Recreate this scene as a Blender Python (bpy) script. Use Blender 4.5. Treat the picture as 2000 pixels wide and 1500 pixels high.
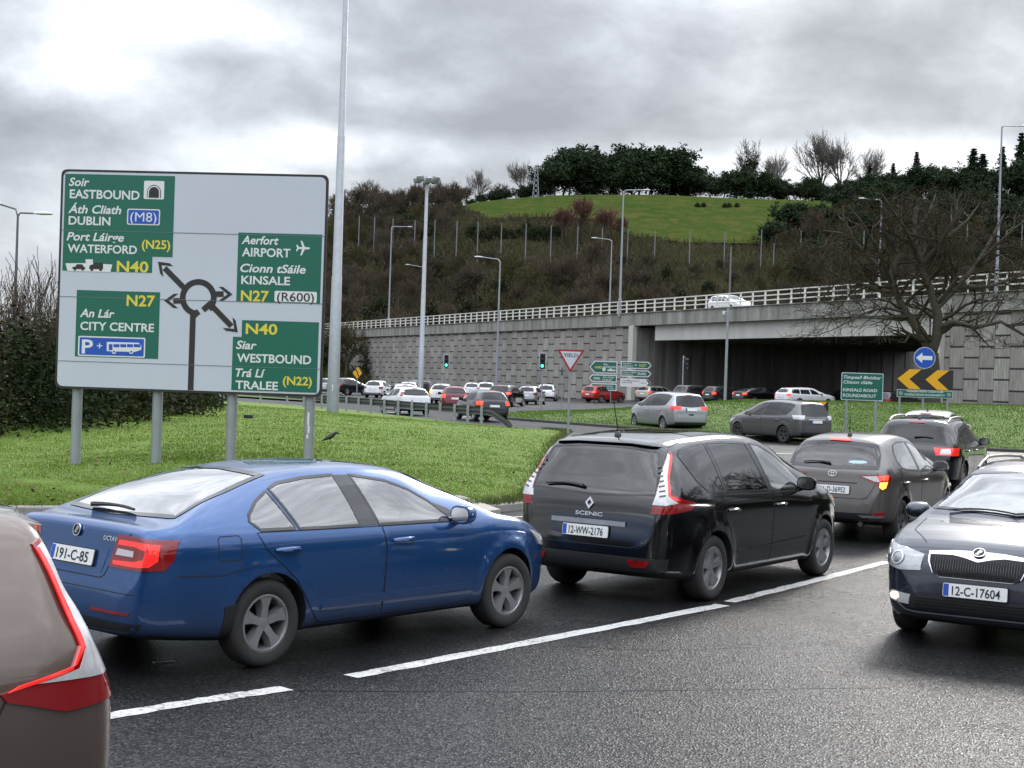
import bpy, bmesh, math, random
import numpy as np
from mathutils import Vector, Matrix
from mathutils.bvhtree import BVHTree
from mathutils.geometry import delaunay_2d_cdt
from mathutils.interpolate import poly_3d_calc

for _o in list(bpy.data.objects):
    bpy.data.objects.remove(_o)
SC = bpy.context.scene
COL = SC.collection
R = math.radians

# ------------------------------------------------------------------ camera
CAM_H, CAM_F, CAM_P, CAM_R = 2.155, 2909.8, -0.259, 1.877
cd = bpy.data.cameras.new('camera')
cam = bpy.data.objects.new('camera', cd)
COL.objects.link(cam)
cd.sensor_width = 36
cd.lens = 36 * CAM_F / 2000
cd.clip_start = .1
cd.clip_end = 6000
cam.matrix_world = Matrix.Translation((0, 0, CAM_H)) @ Matrix.Rotation(R(90 + CAM_P), 4, 'X') @ Matrix.Rotation(R(CAM_R), 4, 'Z')
SC.camera = cam

# ------------------------------------------------------------------ sky, sun, exposure
SUN_EL, SUN_AZ = 30, 24          # azimuth clockwise from +Y
SC.view_settings.view_transform = 'Standard'
SC.view_settings.look = 'None'
SC.view_settings.exposure = 0.22
SC.view_settings.gamma = 1
W = bpy.data.worlds.new('World')
SC.world = W
W.use_nodes = True


class NT:
    """tiny node-tree helper"""
    def __init__(self, tree):
        self.t = tree
        self.n = tree.nodes
        self.l = tree.links

    def node(self, typ, ins=None, **kw):
        nd = self.n.new(typ)
        for k, v in kw.items():
            setattr(nd, k, v)
        for k, v in (ins or {}).items():
            s = nd.inputs[k]
            if hasattr(v, 'is_output') or isinstance(v, bpy.types.NodeSocket):
                self.l.new(v, s)
            else:
                s.default_value = v
        return nd

    def math(self, op, a, b=None, c=None, clamp=False):
        ins = {0: a}
        if b is not None: ins[1] = b
        if c is not None: ins[2] = c
        return self.node('ShaderNodeMath', ins, operation=op, use_clamp=clamp).outputs[0]

    def ramp(self, fac, stops, interp='LINEAR'):
        nd = self.node('ShaderNodeValToRGB', {0: fac})
        cr = nd.color_ramp
        cr.interpolation = interp
        while len(cr.elements) > 1: cr.elements.remove(cr.elements[-1])
        for i, (p, c) in enumerate(stops):
            e = cr.elements[0] if i == 0 else cr.elements.new(p)
            e.position = p
            if isinstance(c, (int, float)): c = (c, c, c)
            e.color = (*c[:3], 1)
        return nd.outputs[0]

    def noise(self, vec, scale, detail=4, rough=.55, dist=0, dims='3D'):
        nd = self.node('ShaderNodeTexNoise', {'Scale': scale, 'Detail': detail, 'Roughness': rough, 'Distortion': dist}, noise_dimensions=dims)
        if vec is not None: self.l.new(vec, nd.inputs['Vector'])
        return nd.outputs[0]

    def mix(self, fac, a, b, typ='MIX'):
        nd = self.node('ShaderNodeMix', data_type='RGBA', blend_type=typ)
        for i, v in ((0, fac), (6, a), (7, b)):
            if isinstance(v, bpy.types.NodeSocket): self.l.new(v, nd.inputs[i])
            elif i == 0: nd.inputs[0].default_value = v
            else: nd.inputs[i].default_value = (*((v,) * 3 if isinstance(v, (int, float)) else v[:3]), 1)
        return nd.outputs[2]

    def vmap(self, vec, scale=(1, 1, 1), loc=(0, 0, 0), rot=(0, 0, 0)):
        return self.node('ShaderNodeMapping', {0: vec, 'Location': loc, 'Rotation': rot, 'Scale': scale}).outputs[0]


def build_world():
    T = NT(W.node_tree)
    T.n.clear()
    out = T.node('ShaderNodeOutputWorld')
    tc = T.node('ShaderNodeTexCoord').outputs['Generated']
    sky = T.node('ShaderNodeTexSky', sky_type='NISHITA', sun_disc=False, sun_elevation=R(SUN_EL), sun_rotation=R(SUN_AZ))
    sep = T.node('ShaderNodeSeparateXYZ', {0: tc})
    z = sep.outputs[2]
    # heavy layered cloud: soft masses, flattened towards the horizon
    v = T.vmap(tc, (1, 1, 1.75), (SKY_OFF[0], SKY_OFF[1], SKY_OFF[2]))
    warp = T.node('ShaderNodeTexNoise', {'Vector': v, 'Scale': 7.0, 'Detail': 3.0})
    wv = T.node('ShaderNodeVectorMath', {0: warp.outputs['Color'], 'Scale': .06}, operation='SCALE').outputs[0]
    v = T.node('ShaderNodeVectorMath', {0: v, 1: wv}, operation='ADD').outputs[0]
    n1 = T.noise(v, 6.0, 8, .56)
    n2 = T.noise(v, 17, 8, .58)
    base = T.math('ADD', T.math('MULTIPLY', n1, .70), T.math('MULTIPLY', n2, .30))
    # breaks in the cloud, given by direction
    acc = base
    for (du, dv, rad, amp) in SKY_GAPS:
        d = px_dir(du, dv)
        dv_ = T.node('ShaderNodeVectorMath', {0: tc, 1: d}, operation='SUBTRACT').outputs[0]
        sc = T.node('ShaderNodeVectorMath', {0: dv_, 1: (1 / rad[0], 1 / rad[0], 1 / rad[1])}, operation='MULTIPLY').outputs[0]
        ln = T.node('ShaderNodeVectorMath', {0: sc}, operation='LENGTH').outputs['Value']
        g = T.math('SUBTRACT', 1, ln, clamp=True)
        g = T.math('MULTIPLY', T.math('SMOOTH_MIN', g, 1, .2), amp)
        acc = T.math('ADD', acc, g)
    cloud = T.ramp(acc, [(.33, (.35, .36, .385)), (.44, (.45, .462, .487)), (.51, (.545, .56, .585)), (.57, (.65, .668, .69)), (.64, (.80, .82, .84)), (.72, (1.0, 1.0, 1.0)), (.9, (1.15, 1.14, 1.12))])
    # an overcast dome is brighter overhead
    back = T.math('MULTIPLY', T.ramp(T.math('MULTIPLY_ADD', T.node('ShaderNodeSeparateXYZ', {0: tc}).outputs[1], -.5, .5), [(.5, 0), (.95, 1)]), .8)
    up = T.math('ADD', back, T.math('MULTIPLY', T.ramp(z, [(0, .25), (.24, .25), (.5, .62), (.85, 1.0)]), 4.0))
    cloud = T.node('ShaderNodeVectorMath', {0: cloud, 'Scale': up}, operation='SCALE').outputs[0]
    cloud = T.mix(1.0, cloud, (.975, 1.0, 1.045), 'MULTIPLY')
    skyc = T.mix(1.0, sky.outputs[0], (.1, .1, .1), 'MULTIPLY')
    col = T.mix(.93, skyc, cloud)
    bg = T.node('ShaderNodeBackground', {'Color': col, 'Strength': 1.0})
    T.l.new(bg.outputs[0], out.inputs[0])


def px_dir(u, v):
    r, p = R(CAM_R), R(CAM_P)
    du, dv = u - 1000, v - 750
    x = du * math.cos(r) + dv * math.sin(r)
    y = -du * math.sin(r) + dv * math.cos(r)
    yc, zc = CAM_F, -y
    d = Vector((x, yc * math.cos(p) - zc * math.sin(p), yc * math.sin(p) + zc * math.cos(p)))
    return d.normalized()


def at(u, v, Y):
    """world point at forward distance Y along the sight line of a photo pixel"""
    d = px_dir(u, v)
    return Vector((0, 0, CAM_H)) + d * (Y / d.y)


def gp(u, v, z=0):
    d = px_dir(u, v)
    return Vector((0, 0, CAM_H)) + d * ((z - CAM_H) / d.z)


SKY_OFF = (3.1, 1.7, .4)
SKY_GAPS = [(150, 110, (.10, .05), .26), (330, 20, (.10, .03), .2), (650, 270, (.06, .022), .22), (560, 330, (.08, .035), .10), (480, 50, (.10, .025), .12), (780, 190, (.06, .02), .10), (840, 290, (.04, .02), .15),
            (1760, 325, (.10, .03), .36), (1450, 320, (.10, .018), .2), (1150, 300, (.12, .016), .12), (1980, 380, (.06, .04), .2), (60, 420, (.08, .06), .05),
            (1500, 90, (.3, .05), -.05), (950, 120, (.16, .05), -.04), (80, 240, (.08, .03), -.12), (1050, 240, (.14, .02), -.1)]
build_world()
sd = bpy.data.lights.new('sun', 'SUN')
sd.energy = 1.4
sd.angle = R(14)
sd.color = (1, .95, .88)
sun = bpy.data.objects.new('sun', sd)
COL.objects.link(sun)
sun.rotation_euler = (R(90 - SUN_EL), 0, R(180 - SUN_AZ))
SC.render.engine = 'CYCLES'
SC.cycles.max_bounces = 6
SC.cycles.transparent_max_bounces = 24
SC.cycles.caustics_reflective = False
SC.cycles.caustics_refractive = False

# ------------------------------------------------------------------ object helpers

def tag(o, label, cat, group=None, kind=None):
    if label: o['label'] = label
    if cat: o['category'] = cat
    if group: o['group'] = group
    if kind: o['kind'] = kind
    return o


def empty(name, loc=(0, 0, 0), rz=0, label=None, cat=None, group=None):
    o = bpy.data.objects.new(name, None)
    COL.objects.link(o)
    o.empty_display_size = .2
    o.location = loc
    o.rotation_euler = (0, 0, rz)
    return tag(o, label, cat, group)


def link(name, me, parent=None):
    o = bpy.data.objects.new(name, me)
    COL.objects.link(o)
    if parent: o.parent = parent
    return o


def mk(name, verts, faces, m, parent=None, normals=None, smooth=False, sharp=None, uvs=None):
    me = bpy.data.meshes.new(name)
    me.from_pydata([tuple(v) for v in verts], [], [tuple(f) for f in faces])
    if m is not None:
        for q in (m if isinstance(m, (list, tuple)) else [m]): me.materials.append(q)
    if smooth:
        me.polygons.foreach_set('use_smooth', [True] * len(me.polygons))
        if sharp: me.set_sharp_from_angle(angle=R(sharp))
    if normals is not None:
        me.polygons.foreach_set('use_smooth', [True] * len(me.polygons))
        me.normals_split_custom_set([tuple(n) for n in normals])
    me.update()
    return link(name, me, parent)


class MB:
    """collects simple shapes into one mesh"""
    def __init__(self):
        self.v, self.f, self.mi, self.cur = [], [], [], 0

    def add(self, vs, fs):
        b = len(self.v)
        self.v += [tuple(v) for v in vs]
        self.f += [tuple(i + b for i in f) for f in fs]
        self.mi += [self.cur] * len(fs)
        return self

    def box(self, c, s, rot=None):
        c = Vector(c)
        vs = [Vector((a * s[0] / 2, b * s[1] / 2, d * s[2] / 2)) for a in (-1, 1) for b in (-1, 1) for d in (-1, 1)]
        if rot is not None: vs = [rot @ v for v in vs]
        return self.add([v + c for v in vs], [(0, 1, 3, 2), (4, 6, 7, 5), (0, 4, 5, 1), (2, 3, 7, 6), (0, 2, 6, 4), (1, 5, 7, 3)])

    def tube(self, pts, rad, n=8, cap=True):
        pts = [Vector(p) for p in pts]
        rads = rad if isinstance(rad, (list, tuple)) else [rad] * len(pts)
        vs, fs = [], []
        ref = None
        for i, p in enumerate(pts):
            t = (pts[min(i + 1, len(pts) - 1)] - pts[max(i - 1, 0)])
            t = t.normalized() if t.length > 1e-9 else Vector((0, 0, 1))
            if ref is None: ref = Vector((1, 0, 0)) if abs(t.x) < .9 else Vector((0, 1, 0))
            a = (ref - t * ref.dot(t)).normalized()
            b = t.cross(a)
            ref = a
            for k in range(n):
                an = 2 * math.pi * k / n
                vs.append(p + (a * math.cos(an) + b * math.sin(an)) * rads[i])
        for i in range(len(pts) - 1):
            for k in range(n):
                k2 = (k + 1) % n
                fs.append((i * n + k, i * n + k2, (i + 1) * n + k2, (i + 1) * n + k))
        if cap:
            fs.append(tuple(range(n - 1, -1, -1)))
            fs.append(tuple((len(pts) - 1) * n + k for k in range(n)))
        return self.add(vs, fs)

    def lathe(self, prof, n=32, axis='x', c=(0, 0, 0), close=False):
        """prof: list of (radius, along)"""
        vs, fs = [], []
        for (r, a) in prof:
            for k in range(n):
                an = 2 * math.pi * k / n
                p, q = r * math.cos(an), r * math.sin(an)
                vs.append({'x': (a, p, q), 'y': (p, a, q), 'z': (p, q, a)}[axis])
        m = len(prof)
        for i in range(m if close else m - 1):
            j = (i + 1) % m
            for k in range(n):
                k2 = (k + 1) % n
                fs.append((i * n + k, i * n + k2, j * n + k2, j * n + k))
        c = Vector(c)
        return self.add([Vector(v) + c for v in vs], fs)

    def prism(self, poly, z0, z1, M=None):
        n = len(poly)
        a = sum(poly[i][0] * poly[(i + 1) % n][1] - poly[(i + 1) % n][0] * poly[i][1] for i in range(n))
        if a < 0: poly = poly[::-1]
        vs = [Vector((p[0], p[1], z0)) for p in poly] + [Vector((p[0], p[1], z1)) for p in poly]
        if M is not None: vs = [M @ v for v in vs]
        fs = [tuple(range(n - 1, -1, -1)), tuple(range(n, 2 * n))] + [(i, (i + 1) % n, n + (i + 1) % n, n + i) for i in range(n)]
        return self.add(vs, fs)

    def ball(self, c, r, n=10, m=7):
        r = r if isinstance(r, (tuple, list)) else (r, r, r)
        vs, fs = [], []
        for i in range(m + 1):
            th = math.pi * i / m
            for k in range(n):
                ph = 2 * math.pi * k / n
                vs.append((c[0] + r[0] * math.sin(th) * math.cos(ph), c[1] + r[1] * math.sin(th) * math.sin(ph), c[2] + r[2] * math.cos(th)))
        for i in range(m):
            for k in range(n):
                fs.append((i * n + k, (i + 1) * n + k, (i + 1) * n + (k + 1) % n, i * n + (k + 1) % n))
        return self.add(vs, fs)

    def obj(self, name, m, parent=None, smooth=False, sharp=35, bevel=0):
        o = mk(name, self.v, self.f, m, parent)
        me = o.data
        if any(self.mi): me.polygons.foreach_set('material_index', self.mi)
        if bevel:
            bm = bmesh.new()
            bm.from_mesh(me)
            bmesh.ops.bevel(bm, geom=[e for e in bm.edges if e.is_manifold and e.calc_face_angle(0) > .5], offset=bevel, segments=2, profile=.6, affect='EDGES')
            bm.to_mesh(me)
            bm.free()
        if smooth or bevel:
            me.polygons.foreach_set('use_smooth', [True] * len(me.polygons))
            me.set_sharp_from_angle(angle=R(sharp))
        return o


def copy_tree(o, parent=None):
    c = o.copy()
    COL.objects.link(c)
    if parent is not None: c.parent = parent
    for ch in list(o.children):
        copy_tree(ch, c)
    return c


def text_mesh(body, size, shear=0, bold=0.0, space=1.0, align='LEFT', depth=0.0):
    """flat mesh of lettering in the XY plane (x along the line)"""
    cu = bpy.data.curves.new('txt', 'FONT')
    cu.body = body
    cu.size = size
    cu.shear = shear
    cu.offset = bold
    cu.space_character = space
    cu.align_x = align
    cu.extrude = depth
    cu.resolution_u = 3
    o = bpy.data.objects.new('txt', cu)
    COL.objects.link(o)
    dg = bpy.context.evaluated_depsgraph_get()
    dg.update()
    me = bpy.data.meshes.new_from_object(o.evaluated_get(dg))
    n = len(me.vertices)
    co = np.zeros(n * 3)
    me.vertices.foreach_get('co', co)
    vs = co.reshape(-1, 3)
    fs = [tuple(p.vertices) for p in me.polygons]
    bpy.data.objects.remove(o)
    bpy.data.curves.remove(cu)
    bpy.data.meshes.remove(me)
    return vs, fs


def put_text(mb, body, x, y, h, width=None, shear=0, bold=0, M=None, align='LEFT'):
    """adds lettering with cap height h, left edge x, baseline y, squeezed to a given width, to an MB (z = 0 plane, mapped by M)"""
    vs, fs = text_mesh(body, 1.0, shear, bold)
    if len(vs) == 0: return
    x0, x1 = vs[:, 0].min(), vs[:, 0].max()
    k = h / .73
    kx = width / (x1 - x0) if width else k
    ox = {'LEFT': 0, 'CENTER': .5, 'RIGHT': 1}[align]
    out = []
    for v in vs:
        p = Vector((x + (v[0] - x0 - ox * (x1 - x0)) * kx, y + v[1] * k, 0))
        out.append(M @ p if M is not None else p)
    mb.add(out, fs)


# ------------------------------------------------------------------ materials
MATS = {}


def mat(name, col, rough=.5, metal=0, coat=0, emit=None, estr=0, spec=.5, vary=0, vscale=8, bump=0, bscale=40, crough=.05, dirt=0):
    if name in MATS: return MATS[name]
    m = bpy.data.materials.new(name)
    m.use_nodes = True
    T = NT(m.node_tree)
    bs = m.node_tree.nodes['Principled BSDF']
    tc = T.node('ShaderNodeTexCoord').outputs['Object']
    bs.inputs['Roughness'].default_value = rough
    bs.inputs['Metallic'].default_value = metal
    bs.inputs['Coat Weight'].default_value = coat
    bs.inputs['Coat Roughness'].default_value = crough
    bs.inputs['Specular IOR Level'].default_value = spec
    c = (*col, 1)
    src = None
    if vary:
        n = T.noise(tc, vscale, 5, .6)
        src = T.mix(n, tuple(max(0, x * (1 - vary)) for x in col), tuple(x * (1 + vary) for x in col))
    if dirt:
        z = T.node('ShaderNodeSeparateXYZ', {0: tc}).outputs[2]
        n = T.noise(tc, 7, 5, .65)
        a = T.math('SUBTRACT', .62, z)
        a = T.math('MULTIPLY', a, 1.6)
        a = T.math('MULTIPLY', T.math('ADD', a, T.math('MULTIPLY', T.math('SUBTRACT', n, .5), .5)), dirt, clamp=True)
        src = T.mix(a, src if src else col, (.075, .07, .065))
        rr = T.math('MULTIPLY_ADD', a, .5, rough)
        T.l.new(rr, bs.inputs['Roughness'])
        T.l.new(T.math('MULTIPLY_ADD', a, -coat * 1.0, coat, clamp=True), bs.inputs['Coat Weight'])
    if src: T.l.new(src, bs.inputs['Base Color'])
    else: bs.inputs['Base Color'].default_value = c
    if bump:
        b = T.node('ShaderNodeBump', {'Height': T.noise(tc, bscale, 4, .6), 'Strength': bump, 'Distance': .02})
        T.l.new(b.outputs[0], bs.inputs['Normal'])
    if emit:
        bs.inputs['Emission Color'].default_value = (*emit, 1)
        bs.inputs['Emission Strength'].default_value = estr
    MATS[name] = m
    return m


def glass_mat(name, tint, refl=1.0):
    if name in MATS: return MATS[name]
    m = bpy.data.materials.new(name)
    m.use_nodes = True
    T = NT(m.node_tree)
    T.n.clear()
    out = T.node('ShaderNodeOutputMaterial')
    tr = T.node('ShaderNodeBsdfTransparent', {'Color': (*tint, 1)})
    gl = T.node('ShaderNodeBsdfGlossy', {'Color': (1, 1, 1, 1), 'Roughness': .02})
    fr = T.node('ShaderNodeFresnel', {'IOR': 1.5}).outputs[0]
    fac = T.math('MULTIPLY', T.math('ADD', fr, .05), refl, clamp=True)
    mx = T.node('ShaderNodeMixShader', {0: fac, 1: tr.outputs[0], 2: gl.outputs[0]})
    T.l.new(mx.outputs[0], out.inputs[0])
    MATS[name] = m
    return m


def paint(name, col, metal=.35, rough=.32, dirt=.8):
    return mat(name, col, rough, metal, 1.0, vary=.05, vscale=3, dirt=dirt, crough=.04)


M_DARK = mat('underbody black', (.012, .012, .013), .75)
M_PLASTIC = mat('black trim plastic', (.018, .018, .02), .45, vary=.3, vscale=20)
M_GLOSSBLK = mat('gloss black trim', (.008, .008, .01), .12, coat=.5)
M_RUBBER = mat('tyre rubber', (.028, .027, .026), .85, vary=.35, vscale=14, bump=.15, bscale=60)
M_ALLOY = mat('brushed alloy', (.34, .34, .345), .36, .7, vary=.25, vscale=12)
M_ALLOYD = mat('dark alloy', (.09, .09, .095), .4, .6)
M_CHROME = mat('chrome', (.75, .76, .78), .12, 1.0)
M_SEAT = mat('seat cloth', (.06, .06, .064), .9, vary=.2, vscale=30)
M_PLATE = mat('plate white', (.78, .79, .78), .35, vary=.05)
M_PLATEBLUE = mat('plate blue', (.02, .08, .42), .4)
M_INK = mat('plate ink', (.015, .015, .018), .5)
M_LAMPRED = mat('red lens', (.24, .005, .007), .12, coat=1)
M_BADGE = mat('badge silver', (.66, .66, .67), .3, .35)
M_LAMPRED_ON = mat('lit red lens', (.5, .01, .01), .15, coat=1, emit=(1, .035, .025), estr=.55)
M_BRAKE_ON = mat('lit brake lens', (.6, .02, .01), .15, coat=1, emit=(1, .07, .03), estr=1.3)
M_LAMPWHITE = mat('clear lens', (.62, .62, .63), .12, .2, coat=1, vary=.3, vscale=25)
M_LAMPDIM = mat('smoked lens', (.10, .05, .055), .15, coat=1)
M_AMBER_ON = mat('lit amber lens', (.7, .25, .02), .2, coat=1, emit=(1, .42, .06), estr=2.2)
M_AMBER = mat('amber lens', (.5, .16, .02), .2, coat=1)
M_HEAD_ON = mat('lit lamp', (.8, .7, .5), .2, emit=(1, .78, .42), estr=2.5)
G_CLEAR = glass_mat('car glass', (.84, .89, .86), 2.3)
G_PRIV = glass_mat('privacy glass', (.10, .115, .13), 1.1)
M_DGLASS = mat('dark far glass', (.010, .012, .014), .06, spec=.55)
# ------------------------------------------------------------------ cars: a lofted body, then panels, panes and lamps draped over it

def interp(pts):
    ys = np.array([p[0] for p in pts], float)
    zs = np.array([p[1] for p in pts], float)
    n = len(ys)
    h = np.diff(ys)
    d = np.diff(zs) / h
    m = np.zeros(n)
    m[0], m[-1] = d[0], d[-1]
    for i in range(1, n - 1):
        if d[i - 1] * d[i] > 0:
            w1, w2 = 2 * h[i] + h[i - 1], h[i] + 2 * h[i - 1]
            m[i] = (w1 + w2) / (w1 / d[i - 1] + w2 / d[i])

    def f(y):
        y = min(max(y, ys[0]), ys[-1])
        i = min(max(int(np.searchsorted(ys, y)) - 1, 0), n - 2)
        t = (y - ys[i]) / h[i]
        return ((1 + 2 * t) * (1 - t) ** 2 * zs[i] + t * (1 - t) ** 2 * h[i] * m[i] + t * t * (3 - 2 * t) * zs[i + 1] + t * t * (t - 1) * h[i] * m[i + 1])
    return f


def smooth_path(pts, step):
    P = [Vector((p[0], p[1])) for p in pts]
    out = []
    for i in range(len(P) - 1):
        p0 = P[i - 1] if i else P[0] * 2 - P[1]
        p1, p2 = P[i], P[i + 1]
        p3 = P[i + 2] if i + 2 < len(P) else P[-1] * 2 - P[-2]
        t0 = 0
        t1 = t0 + max((p1 - p0).length, 1e-4) ** .5
        t2 = t1 + max((p2 - p1).length, 1e-4) ** .5
        t3 = t2 + max((p3 - p2).length, 1e-4) ** .5
        n = max(2, int((p2 - p1).length / step + .5))
        for k in range(n):
            t = t1 + (t2 - t1) * k / n
            A1 = p0 * ((t1 - t) / (t1 - t0)) + p1 * ((t - t0) / (t1 - t0))
            A2 = p1 * ((t2 - t) / (t2 - t1)) + p2 * ((t - t1) / (t2 - t1))
            A3 = p2 * ((t3 - t) / (t3 - t2)) + p3 * ((t - t2) / (t3 - t2))
            B1 = A1 * ((t2 - t) / (t2 - t0)) + A2 * ((t - t0) / (t2 - t0))
            B2 = A2 * ((t3 - t) / (t3 - t1)) + A3 * ((t - t1) / (t3 - t1))
            out.append(B1 * ((t2 - t) / (t2 - t1)) + B2 * ((t - t1) / (t2 - t1)))
    out.append(P[-1])
    return out


def bspline(P, n):
    """uniform cubic b-spline over half-section control points mirrored at both ends"""
    Q = [(-P[1][0], P[1][1])] + list(P) + [(-P[-2][0], P[-2][1])]
    Q = np.array(Q)
    m = len(Q) - 3
    out = []
    for k in range(n):
        s = k / (n - 1) * m
        i = min(int(s), m - 1)
        t = s - i
        b = np.array([(1 - t) ** 3, 3 * t ** 3 - 6 * t * t + 4, -3 * t ** 3 + 3 * t * t + 3 * t + 1, t ** 3]) / 6
        out.append(b @ Q[i:i + 4])
    out = np.array(out)
    out[0, 0] = out[-1, 0] = 0
    return out


def sstep(a, b, x):
    t = min(max((x - a) / (b - a), 0), 1)
    return t * t * (3 - 2 * t)


class Car:
    def __init__(self, sp, lod=0):
        self.sp, self.lod = sp, lod
        self.top = smooth_path(sp['top'], .03 if lod == 0 else .07)
        y = -99
        for p in self.top:
            p.x = max(p.x, y + 4e-4)
            y = p.x
        self.ft = interp([(p.x, p.y) for p in self.top])
        self.fb = interp(sp['bot'])
        self.fs, self.fbelt, self.fp = interp(sp['sh']), interp(sp['belt']), interp(sp['plan'])
        ns = 40 if lod == 0 else 22
        V, F = [], []
        rows = []
        for p in self.top:
            rows.append(self.section(p.x, p.y, ns))
        n = len(rows)
        ring = 2 * ns - 2
        for p, s in zip(self.top, rows):
            for (x, z) in s: V.append((x, p.x, z))
            for (x, z) in s[-2:0:-1]: V.append((-x, p.x, z))
        for i in range(n - 1):
            for k in range(ring):
                k2 = (k + 1) % ring
                F.append((i * ring + k, i * ring + k2, (i + 1) * ring + k2, (i + 1) * ring + k)[::-1])
        F.append(tuple(range(ring)))
        F.append(tuple((n - 1) * ring + k for k in range(ring - 1, -1, -1)))
        self.V, self.F = V, F
        va = np.array(V)
        tris = []
        for f in F:
            for k in range(1, len(f) - 1): tris.append((f[0], f[k], f[k + 1]))
        ta = np.array(tris)
        nn = np.cross(va[ta[:, 1]] - va[ta[:, 0]], va[ta[:, 2]] - va[ta[:, 0]])
        vn = np.zeros_like(va)
        for k in range(3): np.add.at(vn, ta[:, k], nn)
        vn /= np.maximum(np.linalg.norm(vn, axis=1), 1e-12)[:, None]
        c = va.mean(0)
        if ((va - c) * vn).sum() < 0:
            vn = -vn
            self.F = [f[::-1] for f in F]
        self.vn, self.tris = vn, tris
        self.bvh = BVHTree.FromPolygons([Vector(v) for v in V], tris)

    def section(self, y, zt, ns):
        sp = self.sp
        zb = min(self.fb(y), zt - .04)
        H = zt - zb
        W = sp['W'] * self.fp(y)
        zs = min(self.fs(y), zb + .84 * H)
        zbt = min(self.fbelt(y), zb + .92 * H)
        g = max(0, zt - self.fbelt(y))
        t = sstep(0, .42, g)
        wb = W * sp.get('kbelt', .955)
        wr = W * .90 + (sp['wr'] * min(1, self.fp(y) + .03) - W * .90) * t
        zr = zt - (.018 + .052 * t)
        zr = max(zr, zbt + .005)
        hs = zs - zb
        P = [(0, zb), (W * .6, zb), (W * .90, zb + .01), (W * .968, zb + min(.09, .2 * hs)), (W * .992, zb + .40 * hs), (W * 1.004, zb + .72 * hs), (W * .993, zs), (W * .985, zs + .25 * (zbt - zs)), (wb, zbt)]
        for k in (.33, .66): P.append((wb + (wr - wb) * k + .012 * t, zbt + (zr - zbt) * k))
        P += [(wr, zr), (wr - .05 - .03 * t, zt - .012 - .012 * t), (wr * .55, zt - .002), (0, zt)]
        s = bspline(P, ns)
        rw = sp['rw']
        for q in s:
            for yw in (0, sp['wb']):
                d = math.hypot(y - yw, q[1] - rw)
                if q[0] > .7 * W and d < rw + .3:
                    q[0] += .016 * math.exp(-((d - rw - .07) / .05) ** 2)
        return s

    def normal(self, hit, fi):
        t = self.tris[fi]
        w = poly_3d_calc([Vector(self.V[i]) for i in t], hit)
        n = sum((Vector(self.vn[i]) * wi for i, wi in zip(t, w)), Vector())
        return n.normalized()

    def frame(self, d):
        d = Vector(d).normalized()
        if abs(d.z) > .9: return d, Vector((1, 0, 0)), Vector((0, 1, 0))
        e1 = Vector((0, 0, 1)).cross(d).normalized()
        return d, e1, d.cross(e1).normalized()

    def drape(self, poly, d, off=.004, th=.0, grid=None, holes=()):
        """a patch whose outline (3D points) is projected along d onto the body"""
        d, e1, e2 = self.frame(d)
        grid = grid or (.05 if self.lod == 0 else .1)
        def sub(pl):
            out = []
            q = [Vector((Vector(p).dot(e1), Vector(p).dot(e2))) for p in pl]
            for i in range(len(q)):
                a, b = q[i], q[(i + 1) % len(q)]
                n = max(1, int((b - a).length / grid + .5))
                out += [a + (b - a) * (k / n) for k in range(n)]
            return out
        loops = [sub(poly)] + [sub(h) for h in holes]
        pts, edges = [], []
        for lp in loops:
            b = len(pts)
            pts += lp
            edges += [(b + i, b + (i + 1) % len(lp)) for i in range(len(lp))]
        def inside(p, lp):
            c = False
            j = len(lp) - 1
            for i in range(len(lp)):
                if (lp[i].y > p.y) != (lp[j].y > p.y) and p.x < (lp[j].x - lp[i].x) * (p.y - lp[i].y) / (lp[j].y - lp[i].y) + lp[i].x: c = not c
                j = i
            return c
        xs, ys = [p.x for p in loops[0]], [p.y for p in loops[0]]
        nx, ny = int((max(xs) - min(xs)) / grid), int((max(ys) - min(ys)) / grid)
        allb = [p for lp in loops for p in lp]
        for i in range(1, nx + 1):
            for j in range(1, ny + 1):
                p = Vector((min(xs) + i * grid, min(ys) + j * grid))
                if inside(p, loops[0]) and not any(inside(p, h) for h in loops[1:]) and min((p - q).length_squared for q in allb) > (grid * .45) ** 2:
                    pts.append(p)
        v2, _, fc, *_r = delaunay_2d_cdt(pts, edges, [], 0, 1e-6)
        tri = []
        for f in fc:
            c = (v2[f[0]] + v2[f[1]] + v2[f[2]]) / 3
            if inside(c, loops[0]) and not any(inside(c, h) for h in loops[1:]): tri.append(tuple(f))
        V, N, ok = [], [], []
        for p in v2:
            o = e1 * p.x + e2 * p.y - d * 12
            h, n, fi, _ = self.bvh.ray_cast(o, d)
            if h is None:
                V.append(Vector((0, 0, 0))); N.append(Vector((0, 0, 1))); ok.append(False)
            else:
                nn = self.normal(h, fi)
                V.append(h - d * off); N.append(nn); ok.append(True)
        tri = [t for t in tri if all(ok[i] for i in t)]
        used = sorted({i for t in tri for i in t})
        re = {u: i for i, u in enumerate(used)}
        V = [V[u] for u in used]
        N = [N[u] for u in used]
        out = []
        for t in tri:
            t = tuple(re[i] for i in t)
            fn = (V[t[1]] - V[t[0]]).cross(V[t[2]] - V[t[0]])
            out.append(t if fn.dot(N[t[0]]) > 0 else t[::-1])
        LN = [N[i] for t in out for i in t]
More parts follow.
